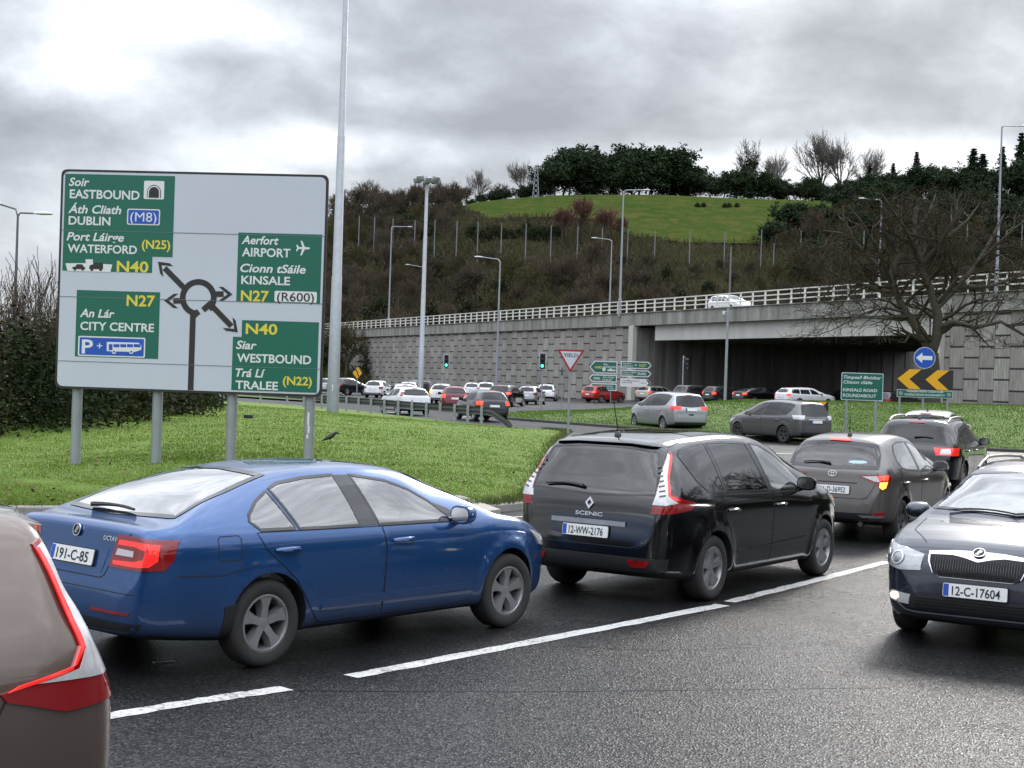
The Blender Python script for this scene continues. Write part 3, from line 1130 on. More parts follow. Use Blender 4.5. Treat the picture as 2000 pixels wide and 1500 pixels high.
SP_ESTATE = dict(W=.908, wr=.60, wb=2.761, rw=.325, spokes=7,
    top=[(-1.13, .5), (-1.12, .65), (-1.09, .85), (-1.06, 1.02), (-.95, 1.15), (-.78, 1.36), (-.70, 1.42), (-.5, 1.455), (.2, 1.495), (.8, 1.51), (1.3, 1.50), (1.75, 1.43), (2.15, 1.27), (2.5, 1.10), (2.65, 1.035), (3.0, .985), (3.3, .935), (3.48, .885), (3.60, .81), (3.655, .72), (3.685, .60), (3.70, .46)],
    bot=BOT(-1.13, 3.70), plan=PLAN(-1.13, 3.70)[:7] + [(2.3, 1), (2.95, .975), (3.3, .93), (3.52, .85), (3.62, .77), (3.68, .66), (3.70, .55)], sh=[(-1.13, .92), (0, .91), (1.3, .89), (2.7, .86), (3.70, .74)], belt=[(-1.13, 1.03), (-.3, 1.02), (.5, .99), (2.3, .96), (2.9, .935), (3.70, .80)],
    cab=(-.85, 2.46),
    wins=[[S(2.05, .985), S(1.82, 1.15), S(1.62, 1.27), S(1.40, 1.35), S(1.12, 1.40), S(1.18, .99)],
          [S(1.05, .995), S(1.02, 1.402), S(.5, 1.405), S(.20, 1.39), S(.12, 1.01)],
          [S(.05, 1.015), S(.12, 1.39), S(-.4, 1.36), S(-.62, 1.30), S(-.72, 1.05)]],
    pillars=[[S(1.19, .99), S(1.12, 1.40), S(1.01, 1.405), S(1.04, .995)], [S(2.2, .98), S(1.95, 1.12), S(1.82, 1.15), S(2.05, .985)]],
    doors=[[S(2.24, .30), S(2.28, .60), S(2.24, .92), S(2.18, .96), S(1.145, .97), S(1.15, .80), S(1.13, .27), S(2.0, .27)],
           [S(1.11, .27), S(1.13, .80), S(1.125, .97), S(.02, .995), S(.06, .86), S(.28, .62), S(.42, .40), S(.50, .29), S(.56, .27)]],
    handles=[1.32, .26], hz=.85, mirror=(2.06, .965),
    ws=[(-.70, 2.46, 1.09), (0, 2.56, 1.07), (.70, 2.46, 1.09), (.63, 2.1, 1.24), (.55, 1.80, 1.375), (0, 1.74, 1.425), (-.55, 1.80, 1.375), (-.63, 2.1, 1.24)],
    rwin=[(-.60, -1.0, 1.09), (0, -1.02, 1.08), (.60, -1.0, 1.09), (.55, -.80, 1.34), (0, -.76, 1.37), (-.55, -.80, 1.34)],
    seats=(1.10, .2))

SP_SUV = dict(W=.91, wr=.66, wb=2.63, rw=.345, spokes=5,
    top=[(-1.02, .56), (-1.015, .68), (-1.0, .80), (-.97, .95), (-.925, 1.06), (-.84, 1.22), (-.74, 1.42), (-.69, 1.52), (-.63, 1.58), (-.4, 1.62), (.3, 1.66), (.9, 1.655), (1.35, 1.60), (1.75, 1.47), (2.3, 1.21), (2.5, 1.13), (2.9, 1.07), (3.2, .99), (3.40, .86), (3.49, .70), (3.52, .55)],
    bot=[(-1.02, .50), (-1.0, .42), (-.95, .36), (-.6, .30), (0, .25), (2.6, .24), (3.3, .27), (3.45, .32), (3.52, .48)], plan=PLAN(-1.02, 3.52), sh=[(-1.02, 1.0), (0, .98), (1.3, .95), (2.7, .92), (3.52, .8)], belt=[(-1.02, 1.13), (-.3, 1.12), (.5, 1.08), (2.3, 1.04), (2.9, 1.0), (3.52, .86)],
    cab=(-.80, 2.28),
    wins=[[S(1.95, 1.065), S(1.70, 1.26), S(1.45, 1.41), S(1.2, 1.50), S(1.0, 1.525), S(1.05, 1.07)],
          [S(.94, 1.075), S(.90, 1.53), S(.4, 1.54), S(.06, 1.52), S(.10, 1.10)],
          [S(.02, 1.105), S(-.02, 1.515), S(-.25, 1.48), S(-.46, 1.38), S(-.42, 1.24), S(-.2, 1.13)]],
    privwins=(1, 2), pillars=[[S(1.06, 1.07), S(1.0, 1.525), S(.89, 1.53), S(.93, 1.075)]],
    doors=[[S(2.10, .40), S(2.16, .70), S(2.12, 1.0), S(2.05, 1.04), S(1.01, 1.05), S(1.02, .80), S(1.0, .34), S(2.0, .34)],
           [S(.98, .34), S(1.0, .80), S(.99, 1.05), S(.04, 1.08), S(.05, .96), S(.26, .72), S(.42, .50), S(.50, .38), S(.56, .34)]],
    handles=[1.18, .28], hz=.94, mirror=(1.93, 1.06),
    ws=[(-.70, 2.25, 1.22), (0, 2.34, 1.20), (.70, 2.25, 1.22), (.64, 1.95, 1.37), (.58, 1.62, 1.505), (0, 1.55, 1.55), (-.58, 1.62, 1.505), (-.64, 1.95, 1.37)],
    rwin=[(-.66, -.90, 1.12), (0, -.92, 1.10), (.66, -.90, 1.12), (.62, -.80, 1.30), (.57, -.71, 1.48), (0, -.69, 1.51), (-.57, -.71, 1.48), (-.62, -.80, 1.30)],
    seats=(1.05, .15), seatz=.42, rseal=.03)

SP_SUVB = dict(SP_SUV, top=[(-1.02, .56), (-1.018, .68), (-1.01, .80), (-.985, .93), (-.94, 1.03), (-.85, 1.20), (-.78, 1.40), (-.755, 1.50), (-.71, 1.57), (-.5, 1.615)] + SP_SUV['top'][10:])
for _k in ('wins', 'pillars'): SP_LIFTBACK[_k] = [[(x, y, 1.1 + (z - 1.1) * .925 if z > 1.1 else z) for x, y, z in P] for P in SP_LIFTBACK[_k]]
for _k in ('ws', 'rwin'): SP_LIFTBACK[_k] = [(x, y, 1.1 + (z - 1.1) * .925 if z > 1.1 else z) for x, y, z in SP_LIFTBACK[_k]]
SP_LIFTBACK['top'] = [(y, 1.1 + (z - 1.1) * .925 if z > 1.1 else z) for y, z in SP_LIFTBACK['top']]
BACK, FRONT = (0, 1, 0), (0, -1, 0)


def near_cars():
    # --- blue liftback
    o, C = build_car(SP_LIFTBACK, 'parked_car', P_BLUE)
    o.name = 'saloon_car'
    tag(o, 'blue five door liftback saloon with lit C shaped tail lamp, nearest car in the queue', 'car', 'cars queuing for the roundabout')
    place(o, -2.385, 11.33, 40.5)
    dd = (-.55, .85, 0)
    both(lambda p, d: lamp(C, o, p, d, M_LAMPRED, th=.02), [(.50, -1.03, .985), (.70, -1.0, .985), (.86, -.78, .965), (.855, -.80, .83), (.84, -.86, .765), (.70, -1.02, .765), (.44, -1.05, .765), (.47, -1.04, .87)], dd)
    both(lambda p, d: lamp(C, o, p, d, M_LAMPRED_ON, 'light_bar', .016, .01), [(.52, -1.03, .955), (.70, -1.0, .955), (.815, -.88, .94), (.81, -.88, .83), (.78, -.93, .79), (.69, -1.01, .785), (.48, -1.04, .785), (.47, -1.04, .81), (.68, -1.01, .82), (.745, -.95, .84), (.75, -.93, .90), (.68, -1.01, .92), (.51, -1.03, .92)], dd)
    both(lambda p, d: lamp(C, o, p, d, M_LAMPWHITE, 'reversing_light', .016, .01), [(.51, -1.03, .895), (.68, -1.01, .89), (.68, -1.01, .85), (.49, -1.03, .85)], dd)
    C.panel('boot_recess', [(-.40, -1.03, .88), (.40, -1.03, .88), (.36, -1.06, .71), (-.36, -1.06, .71)], BACK, P_BLUE, o, off=.002)
    plate(C, o, 0, .80, BACK, '191-C-85')
    disc_badge(C, o, 0, .975, BACK, .045, shape='arrow')
    car_text(C, o, 'OCTAVIA', .42, .935, BACK, .032, .20)
    wiper(C, o, -.30, .22, .885, (0, 1, -.3))
    g = MB()
    C.ribbon(g, [(-.62, -1.0, 1.0), (-.47, -1.03, .86), (-.40, -1.06, .70), (-.36, -1.07, .68), (.36, -1.07, .68), (.40, -1.06, .70), (.47, -1.03, .86), (.62, -1.0, 1.0)], BACK, .008, .002)
    C.ribbon(g, [(-.75, -1.05, .60), (.75, -1.05, .60)], BACK, .006, .002)
    for s in (1, -1):
        C.ribbon(g, [(s * .9, -.06, .90), (s * .9, -.10, .76), (s * .9, -.42, .70), (s * .9, -.80, .72)][1:], (-s, 0, 0), .007, .002)
    g.obj('shut_lines', M_DARK, o)
    g = MB()
    C.ribbon(g, [S(-.28, .80), S(-.44, .80), S(-.46, .82), S(-.46, .95), S(-.44, .97), S(-.28, .97), S(-.26, .95), S(-.26, .82)], (-1, 0, 0), .006, .002, True)
    g.obj('fuel_flap', M_DARK, o)
    C.panel('lower_bumper', [(-.78, -1.0, .40), (.78, -1.0, .40), (.70, -1.05, .30), (-.70, -1.05, .30)], BACK, M_PLASTIC, o, off=.006)
    both(lambda p, d: lamp(C, o, p, d, M_LAMPRED, 'reflector', .006, .004), [(.30, -1.07, .475), (.72, -1.0, .475), (.70, -1.0, .455), (.30, -1.07, .455)], BACK)
    for s in (1, -1):
        C.panel('side_trim', [S(2.18, .44, s), S(.55, .44, s), S(.50, .37, s), S(2.18, .39, s)], (-s, 0, 0), P_BLUE, o, off=.020, th=.03, grid=.022)
        C.panel('mud_flap', [S(-.28, .50, s), S(-.40, .48, s), S(-.42, .20, s), S(-.36, .20, s)], (-s, 0, 0), M_PLASTIC, o, off=.008, th=.01)
    both(lambda p, d: lamp(C, o, p, d, M_LAMPWHITE, 'headlight'), [(.50, 3.50, .70), (.80, 3.2, .78), (.84, 3.0, .83), (.80, 3.2, .68), (.50, 3.5, .62)], (-.6, -.8, 0))
    lamp(C, o, [(-.4, 3.55, .68), (.4, 3.55, .68), (.35, 3.55, .56), (-.35, 3.55, .56)], FRONT, M_PLASTIC, 'grille')

    # --- black people carrier
    o, C = build_car(SP_MPV, 'people_carrier', P_BLACK, rear_glass=G_PRIV)
    tag(o, 'black people carrier with tall white and red boomerang tail lamps ahead of the blue saloon', 'car', 'cars queuing for the roundabout')
    place(o, 1.319, 15.307, 34.6)
    for s in (1, -1):
        d = (-s * .6, .8, 0)
        X = lambda L: [(s * a, b, c) for a, b, c in L]
        lamp(C, o, X([(.685, -.60, 1.49), (.735, -.60, 1.47), (.77, -.72, 1.25), (.80, -.76, 1.10), (.885, -.62, 1.035), (.905, -.42, 1.00), (.90, -.50, .93), (.82, -.80, .90), (.68, -.92, .90), (.70, -.87, 1.08), (.69, -.76, 1.28)]), d, M_LAMPRED, th=.04)
        lamp(C, o, X([(.685, -.62, 1.47), (.715, -.62, 1.45), (.745, -.73, 1.25), (.775, -.77, 1.08), (.85, -.70, 1.005), (.80, -.82, .985), (.69, -.91, .985), (.705, -.87, 1.08), (.695, -.76, 1.28)]), d, M_LAMPWHITE, 'clear_strip', .017, .02)
        lamp(C, o, X([(.73, -.60, 1.46), (.74, -.61, 1.44), (.775, -.73, 1.25), (.802, -.77, 1.08), (.87, -.66, 1.03), (.83, -.74, 1.03), (.785, -.79, 1.08), (.755, -.74, 1.25), (.718, -.62, 1.45)]), d, M_LAMPRED_ON, 'light_bar', .02, .01)
        for k in range(7):
            zz = 1.06 + .045 * k
            xx = .715 - .0 * k
            lamp(C, o, X([(.722 - .001 * k, -.845, zz), (.757 - .004 * k, -.79, zz + .012), (.757 - .004 * k, -.79, zz + .026), (.722 - .001 * k, -.845, zz + .014)]), d, M_ALLOYD, 'lamp_rib', .021, .006)
        C.panel('side_trim', [S(2.25, .50, s), S(.50, .46, s), S(.53, .43, s), S(2.25, .46, s)], (-s, 0, 0), M_CHROME if 0 else P_BLACK, o, off=.018, th=.03, grid=.022)
    plate(C, o, -.02, .685, BACK, '12-WW-2176')
    C.panel('boot_trim', [(-.42, -.93, .80), (.42, -.93, .80), (.42, -.94, .755), (-.42, -.94, .755)], BACK, M_ALLOY, o, off=.02, th=.02)
    disc_badge(C, o, 0, .955, BACK, .062, shape='diamond')
    car_text(C, o, 'SCENIC', 0, .835, BACK, .038, .31)
    wiper(C, o, -.10, -.54, .845, (0, 1, -.3))
    lamp(C, o, [(-.15, -.60, 1.575), (.15, -.60, 1.575), (.15, -.63, 1.55), (-.15, -.63, 1.55)], BACK, M_LAMPRED, 'brake_light')
    C.panel('rear_spoiler', [(-.63, -.66, 1.525), (-.3, -.66, 1.548), (.3, -.66, 1.548), (.63, -.66, 1.525), (.60, -.55, 1.575), (-.60, -.55, 1.575)], BACK, P_BLACK, o, off=.05, th=.05)
    C.panel('lower_bumper', [(-.84, -.85, .47), (.84, -.85, .47), (.80, -.85, .30), (-.80, -.85, .30)], BACK, M_PLASTIC, o, off=.012, th=.012)
    both(lambda p, d: lamp(C, o, p, d, M_LAMPRED, 'reflector', .02, .01), [(.46, -.94, .445), (.70, -.92, .45), (.66, -.92, .38), (.50, -.94, .375)], BACK)
    g = MB()
    C.ribbon(g, [(-.74, -.85, .93), (-.72, -.9, .75), (-.66, -.93, .62), (-.5, -.93, .56), (.5, -.93, .56), (.66, -.93, .62), (.72, -.9, .75), (.74, -.85, .93)], BACK, .009, .002)
    g.obj('shut_lines', M_DARK, o)
    antenna(C, o, 0, -.42, .36, -.30)
    C.panel('roof_glass', [(-.52, 1.5, 1.6), (.52, 1.5, 1.6), (.55, .1, 1.6), (-.55, .1, 1.6)], (0, 0, -1), M_DGLASS, o, off=.003)
    both(lambda p, d: lamp(C, o, p, d, M_LAMPWHITE, 'headlight'), [(.55, 3.5, .80), (.84, 3.1, .92), (.87, 2.95, .93), (.82, 3.2, .76), (.55, 3.5, .68)], (-.6, -.8, 0))
    lamp(C, o, [(-.5, 3.6, .50), (.5, 3.6, .50), (.45, 3.6, .34), (-.45, 3.6, .34)], FRONT, M_PLASTIC, 'grille')

    # --- grey brown hatchback
    o, C = build_car(SP_HATCH, 'hatchback_car', P_TAUPE, rim=M_ALLOYD, rear_glass=glass_mat('shaded glass', (.36, .39, .39), 1.0))
    tag(o, 'grey brown hatchback with amber indicator and red high brake lamp lit', 'car', 'cars queuing for the roundabout')
    place(o, 4.877, 21.51, 30.3)
    for s in (1, -1):
        d = (-s * .5, .86, 0)
        X = lambda L: [(s * a, b, c) for a, b, c in L]
        lamp(C, o, X([(.36, -.66, .945), (.78, -.55, .985), (.80, -.5, .93), (.765, -.60, .78), (.70, -.64, .745), (.62, -.66, .84)]), d, M_LAMPRED, th=.02)
        lamp(C, o, X([(.42, -.66, .935), (.62, -.63, .95), (.66, -.63, .87), (.60, -.65, .875)]), d, M_LAMPWHITE, 'reversing_light', .016, .01)
        lamp(C, o, X([(.64, -.64, .955), (.775, -.56, .97), (.765, -.57, .90), (.66, -.63, .885)]), d, M_BRAKE_ON, 'brake_lens', .016, .01)
        lamp(C, o, X([(.66, -.63, .865), (.765, -.58, .88), (.745, -.61, .79), (.70, -.64, .765), (.66, -.65, .80)]), d, M_AMBER_ON if s > 0 else M_AMBER, 'indicator', .016, .01)
        lamp(C, o, X([(.62, -.66, .44), (.74, -.60, .46), (.74, -.60, .38), (.58, -.66, .36)]), (-s * .2, 1, 0), M_LAMPRED, 'reflector')
        C.panel('bumper_trim', X([(.40, -.68, .395), (.74, -.60, .40), (.72, -.60, .37), (.45, -.68, .36)]), (-s * .2, 1, 0), M_ALLOY, o, off=.02, th=.02)
    plate(C, o, 0, .735, BACK, '181-D-36952')
    disc_badge(C, o, 0, .955, BACK, .065, shape='ovals')
    wiper(C, o, -.05, -.44, .905, (0, 1, -.3))
    lamp(C, o, [(-.15, -.33, 1.445), (.15, -.33, 1.445), (.15, -.36, 1.415), (-.15, -.36, 1.415)], BACK, M_BRAKE_ON, 'brake_light', .03)
    C.panel('boot_recess', [(-.42, -.66, .84), (.42, -.66, .84), (.40, -.68, .64), (-.40, -.68, .64)], BACK, P_TAUPE, o, off=.001)
    g = MB()
    C.ribbon(g, [(-.64, -.63, 1.0), (-.60, -.66, .80), (-.52, -.68, .66), (-.46, -.68, .62), (.46, -.68, .62), (.52, -.68, .66), (.60, -.66, .80), (.64, -.63, 1.0)], BACK, .008, .002)
    C.ribbon(g, [(-.36, -.66, .835), (.36, -.66, .835)], BACK, .014, .003)
    g.obj('shut_lines', M_DARK, o)
    C.panel('lower_bumper', [(-.60, -.68, .42), (.60, -.68, .42), (.50, -.68, .30), (-.50, -.68, .30)], BACK, M_PLASTIC, o, off=.008)
    st = C.panel('window_sticker', [(.20, -.6, 1.145), (.26, -.6, 1.16), (.40, -.6, 1.165), (.46, -.6, 1.15), (.46, -.6, 1.13), (.40, -.6, 1.115), (.26, -.6, 1.11), (.20, -.6, 1.125)], (0, 1, -.3), mat('pale blue sticker', (.45, .62, .70), .5), o, off=.006)
    mb = MB()
    mb.tube([(.42, -.66, .27), (.42, -.3, .28)], .035, 12)
    mb.obj('exhaust', M_ALLOYD, o, smooth=True)
    antenna(C, o, .05, -.08, .30, -.06)
    both(lambda p, d: lamp(C, o, p, d, M_LAMPWHITE, 'headlight'), [(.45, 3.15, .70), (.72, 2.85, .86), (.78, 2.6, .90), (.74, 2.85, .72), (.45, 3.15, .62)], (-.6, -.8, 0))
    lamp(C, o, [(-.5, 3.2, .48), (.5, 3.2, .48), (.4, 3.2, .32), (-.4, 3.2, .32)], FRONT, M_PLASTIC, 'grille')

    # --- dark navy estate coming towards the viewer
    o, C = build_car(SP_ESTATE, 'estate_car', P_NAVY)
    tag(o, 'dark navy estate car facing the viewer with chrome grille, roof rails and lit fog lamp', 'car')
    place(o, 5.78, 15.38, 211.3)
    for s in (1, -1):
        X = lambda L: [(s * a, b, c) for a, b, c in L]
        d = (-s * .45, -.9, 0)
        hl = lamp(C, o, X([(.43, 3.60, .783), (.62, 3.56, .828), (.80, 3.35, .863), (.815, 3.35, .768), (.78, 3.45, .673), (.60, 3.60, .643), (.44, 3.64, .653)]), d, mat('headlight glass', (.40, .41, .43), .1, .2, coat=1, vary=.45, vscale=18), 'headlight', .02, .04)
        for (xx, zz, rr) in ((.60, .735, .062), (.735, .755, .045)):
            p, n = C.hit((s * xx, 3.5, zz), d)
            e1 = Vector((0, 0, 1)).cross(n).normalized()
            M = Matrix.Translation(p + n * .022) @ Matrix(((e1.x, n.cross(e1).x, n.x, 0), (e1.y, n.cross(e1).y, n.y, 0), (e1.z, n.cross(e1).z, n.z, 0), (0, 0, 0, 1)))
            mb = MB()
            mb.lathe([(rr, 0), (rr, .006), (rr * .82, .008), (rr * .8, .003)], 20, 'z')
            mb.cur = 1
            mb.lathe([(rr * .78, .003), (rr * .4, .012), (0, .014)], 20, 'z')
            mb.v = [tuple(M @ Vector(v)) for v in mb.v]
            mb.obj('lamp_lens', [M_CHROME, mat('lens bowl', (.30, .31, .33), .08, .5, coat=1)], hl, smooth=True)
        lamp(C, o, X([(.50, 3.62, .445), (.70, 3.55, .460), (.745, 3.5, .430), (.74, 3.5, .375), (.52, 3.62, .360)]), d, M_LAMPWHITE, 'fog_light')
        if s > 0: lamp(C, o, X([(.62, 3.58, .450), (.68, 3.56, .445), (.715, 3.52, .420), (.70, 3.54, .390), (.64, 3.58, .385), (.61, 3.6, .410)]), d, M_HEAD_ON, 'lit_bulb', .02, .01)
        C.panel('bumper_intake', X([(.44, 3.66, .435), (.78, 3.48, .470), (.78, 3.48, .345), (.46, 3.66, .335)]), d, M_PLASTIC, o, off=.004)
    GR = [(-.42, 3.6, .817), (-.20, 3.62, .837), (0, 3.62, .842), (.20, 3.62, .837), (.42, 3.6, .817), (.415, 3.62, .742), (.37, 3.65, .642), (.30, 3.66, .607), (-.30, 3.66, .607), (-.37, 3.65, .642), (-.415, 3.62, .742)]
    GR = [(x * .975, y, .72 + (z - .72) * (.93 if z < .74 else 1)) for x, y, z in GR]
    C.panel('grille_surround', GR, FRONT, M_CHROME, o, off=.034, th=.04, grid=.018)
    IN = [(-.375, 3.6, .790), (-.20, 3.62, .797), (-.10, 3.62, .782), (0, 3.62, .757), (.10, 3.62, .782), (.20, 3.62, .797), (.375, 3.6, .790), (.37, 3.62, .732), (.335, 3.65, .652), (.28, 3.66, .630), (-.28, 3.66, .630), (-.335, 3.65, .652), (-.37, 3.62, .732)]
    IN = [(x * 1.05, y, .722 + (z - .722) * (1.13 if z < .74 else 1.06)) for x, y, z in IN]
    C.panel('grille', IN, FRONT, M_DARK, o, off=.037, grid=.018)
    mb = MB()
    for k in range(-16, 17):
        x = k * .0215
        z1 = .777 - max(0, (.1 - abs(x)) * .35)
        z0 = .634 + max(0, abs(x) - .30) * 1.2
        ps = []
        for q in range(4):
            h, n = C.hit((x, 3.6, z0 + (z1 - z0) * q / 3), FRONT)
            ps.append(h + Vector((0, .041, 0)))
        mb.tube(ps, .0042, 5)
    mb.obj('grille_bars', M_GLOSSBLK, o, smooth=True)
    C.panel('lower_grille', [(-.62, 3.66, .430), (-.46, 3.66, .450), (.46, 3.66, .450), (.62, 3.66, .430), (.55, 3.66, .330), (-.55, 3.66, .330)], FRONT, M_PLASTIC, o, off=.006)
    mb = MB()
    for z in (.345, .375, .40, .425): C.ribbon(mb, [(-.5, 3.68, z), (.5, 3.68, z)], FRONT, .006, .012)
    mb.obj('grille_bars', M_GLOSSBLK, o)
    mb = MB()
    C.ribbon(mb, [(-.78, 3.5, .420), (-.66, 3.6, .375), (-.58, 3.62, .320), (-.5, 3.66, .307), (.5, 3.66, .307), (.58, 3.62, .320), (.66, 3.6, .375)], FRONT, .012, .014)
    mb.obj('bumper_trim', M_ALLOY, o)
    for s in (-1, 1):
        g = MB()
        C.ribbon(g, [(s * .70, 2.7, 1.0), (s * .66, 3.2, .95), (s * .47, 3.5, .83)], (0, 0, -1), .008, .002)
        g.obj('shut_line', M_DARK, o)
    disc_badge(C, o, 0, .825, FRONT, .052, shape='arrow').location = (0, .035, 0)
    plate(C, o, 0, .515, FRONT, '12-C-17604', off=.03)
    roof_rails(C, o, .54, 1.55, -.55, M_ALLOY, .055, .015)
    both(lambda p, d: lamp(C, o, p, d, M_LAMPRED), [(.62, -1.05, 1.0), (.85, -.9, 1.0), (.85, -.9, .80), (.62, -1.08, .80)], (-.6, .8, 0))
    g = MB()
    for xx in (-.3, .3):
        pts = []
        for k in range(7):
            h, n = C.hit((xx - .36 + .1 * k, 2.55 - .05 * math.sin(k / 6 * 3), 1.06), (0, -.3, -1))
            pts.append(h + n * .02)
        g.tube(pts, .009, 6)
    g.obj('windscreen_wipers', M_PLASTIC, o)
    person(o, .37, 1.10)

    # --- brown suv passing close at the left
    o, C = build_car(SP_SUVB, 'suv_car', P_BROWN, rear_glass=G_PRIV)
    tag(o, 'brown sport utility vehicle cut off by the left edge, red and white rear lamp lit', 'car')
    place(o, BROWN[0], BROWN[1], BROWN[2])
    for s in (1, -1):
        d = (-s * .8, .6, 0)
        X = lambda L: [(s * a, b, c) for a, b, c in L]
        A = [(.70, -.74, 1.49), (.745, -.715, 1.47), (.79, -.765, 1.28), (.845, -.82, 1.10), (.86, -.77, 1.02), (.90, -.50, .96), (.895, -.52, .93), (.87, -.74, .87), (.80, -.93, .885), (.72, -.97, .90), (.75, -.90, 1.08), (.72, -.80, 1.28)]
        lamp(C, o, X(A), d, M_LAMPRED, th=.03)
        lamp(C, o, X([(.705, -.74, 1.475), (.735, -.722, 1.46), (.785, -.78, 1.26), (.835, -.835, 1.09), (.855, -.80, 1.02), (.88, -.62, .985), (.84, -.84, .985), (.74, -.95, .99), (.76, -.89, 1.09), (.73, -.79, 1.28)]), d, M_LAMPWHITE, 'clear_strip', .017, .01)
        lamp(C, o, X([(.745, -.712, 1.46), (.79, -.76, 1.28), (.845, -.815, 1.10), (.86, -.765, 1.02), (.895, -.52, .965), (.89, -.56, .985), (.858, -.785, 1.035), (.842, -.835, 1.10), (.785, -.785, 1.28), (.74, -.728, 1.46)]), d, M_LAMPRED_ON, 'light_bar', .021, .008)
        g = MB()
        C.ribbon(g, [S(-.52, .93, s), S(-.42, .72, s), S(-.36, .60, s)], (-s, 0, 0), .008, .002)
        g.obj('shut_lines', M_DARK, o)
    C.panel('rear_spoiler', [(-.60, -.70, 1.53), (.60, -.70, 1.53), (.58, -.55, 1.60), (-.58, -.55, 1.60)], BACK, P_BROWN, o, off=.04, th=.04)
    plate(C, o, 0, .86, BACK, None)
    roof_rails(C, o, .60, 1.3, -.45, M_ALLOY, .05, .016)
    both(lambda p, d: lamp(C, o, p, d, M_LAMPWHITE, 'headlight'), [(.5, 3.4, .90), (.8, 3.0, 1.0), (.84, 2.9, 1.0), (.8, 3.1, .86), (.5, 3.42, .80)], (-.6, -.8, 0))
    lamp(C, o, [(-.45, 3.45, .85), (.45, 3.45, .85), (.4, 3.5, .66), (-.4, 3.5, .66)], FRONT, M_PLASTIC, 'grille')


BROWN = (-2.74, 5.72, 232)


def person(parent_car, x, y):
    """driver seen faintly through the windscreen: seated figure, hands on the wheel"""
    o = empty('person')
    tag(o, 'grey haired driver in pale shirt behind the windscreen of the navy estate', 'person')
    J = {'pelvis': (x, y, .50), 'waist': (x, y - .05, .68), 'chest': (x, y - .10, .92), 'neck': (x, y - .08, 1.07), 'head': (x, y - .05, 1.20), 'top': (x, y - .05, 1.29)}
    V = [J['pelvis'], J['waist'], J['chest'], J['neck']]
    E = [(0, 1), (1, 2), (2, 3)]
    rad = [.15, .14, .16, .06]
    def chain(root, pts, rs):
        k = root
        for p, r in zip(pts, rs):
            V.append(p)
            rad.append(r)
            E.append((k, len(V) - 1))
            k = len(V) - 1
    for s in (-1, 1):
        chain(2, [(x + s * .19, y - .08, 1.0), (x + s * .26, y + .12, .80), (x + s * .17, y + .44, .93), (x + s * .15, y + .54, .98)], [.07, .055, .042, .035])
        chain(0, [(x + s * .10, y + .06, .50), (x + s * .14, y + .46, .60), (x + s * .14, y + .78, .36)], [.10, .085, .06])
    me = bpy.data.meshes.new('body')
    me.from_pydata(V, E, [])
    b = link('body', me, o)
    me.materials.append(mat('pale shirt', (.42, .47, .55), .8))
    b.modifiers.new('skin', 'SKIN')
    for i, r in enumerate(rad): me.skin_vertices[0].data[i].radius = (r, r)
    me.skin_vertices[0].data[0].use_root = True
    b.modifiers.new('sub', 'SUBSURF').levels = 2
    b.modifiers['sub'].render_levels = 2
    sk = mat('skin', (.46, .27, .20), .5)
    hd = MB()
    vs, fs = [], []
    n, m = 16, 12
    for i in range(m + 1):
        th = math.pi * i / m
        for k in range(n):
            ph = 2 * math.pi * k / n
            px, py, pz = .078 * math.sin(th) * math.cos(ph), .095 * math.sin(th) * math.sin(ph), .125 * math.cos(th)
            if pz < -.03: px *= 1 + (pz + .03) * 2.2
            if py > .06 and abs(px) < .03 and -.04 < pz < .02: py += .022 * (1 - abs(px) / .03)
            vs.append((x + px, y - .03 + py, 1.19 + pz))
    for i in range(m):
        for k in range(n): fs.append((i * n + k, (i + 1) * n + k, (i + 1) * n + (k + 1) % n, i * n + (k + 1) % n))
    hd.add(vs, fs)
    for s in (-1, 1): hd.ball((x + s * .08, y - .03, 1.185), (.012, .025, .035))
    hd.tube([(x, y - .07, 1.02), (x, y - .05, 1.13)], [.055, .05], 10)
    hd.obj('head', sk, o, smooth=True)
    f = MB()
    for s in (-1, 1): f.ball((x + s * .03, y + .055, 1.20), (.013, .008, .008))
    f.box((x, y + .062, 1.125), (.045, .008, .008))
    f.obj('face', M_INK, o)
    h = MB()
    h.ball((x, y - .05, 1.235), (.085, .10, .09), 14, 9)
    h.obj('hair', mat('grey hair', (.32, .31, .30), .8, vary=.3, vscale=60), o, smooth=True)
    hm = MB()
    for s in (-1, 1):
        w = Vector((x + s * .15, y + .55, .985))
        hm.ball(tuple(w), (.032, .045, .028))
        for k in range(4):
            a = w + Vector((s * (.02 - k * .013), .03, .012 - k * .006))
            hm.tube([a, a + Vector((0, .035 - .004 * abs(k - 1), .012)), a + Vector((-s * .004, .045, -.018))], [.009, .0085, .007], 6)
        hm.tube([w + Vector((-s * .028, 0, 0)), w + Vector((-s * .045, .025, .012))], [.010, .008], 6)
    hm.obj('hands', sk, o, smooth=True)
    o.location = parent_car.location
    o.rotation_euler = parent_car.rotation_euler


near_cars()
# ------------------------------------------------------------------ ground, roads, grass

def poly_dist(P, poly):
    """signed distance (positive inside) of points P (n,2) to a polygon"""
    poly = np.array(poly, float)
    P = np.asarray(P, float)
    d = np.full(len(P), 1e9)
    ins = np.zeros(len(P), bool)
    n = len(poly)
    for i in range(n):
        a, b = poly[i], poly[(i + 1) % n]
        ab = b - a
        t = np.clip(((P - a) @ ab) / (ab @ ab), 0, 1)
        d = np.minimum(d, np.linalg.norm(P - (a + t[:, None] * ab), axis=1))
        c = ((a[1] > P[:, 1]) != (b[1] > P[:, 1])) & (P[:, 0] < (b[0] - a[0]) * (P[:, 1] - a[1]) / (b[1] - a[1] + 1e-12) + a[0])
        ins ^= c
    return np.where(ins, d, -d)


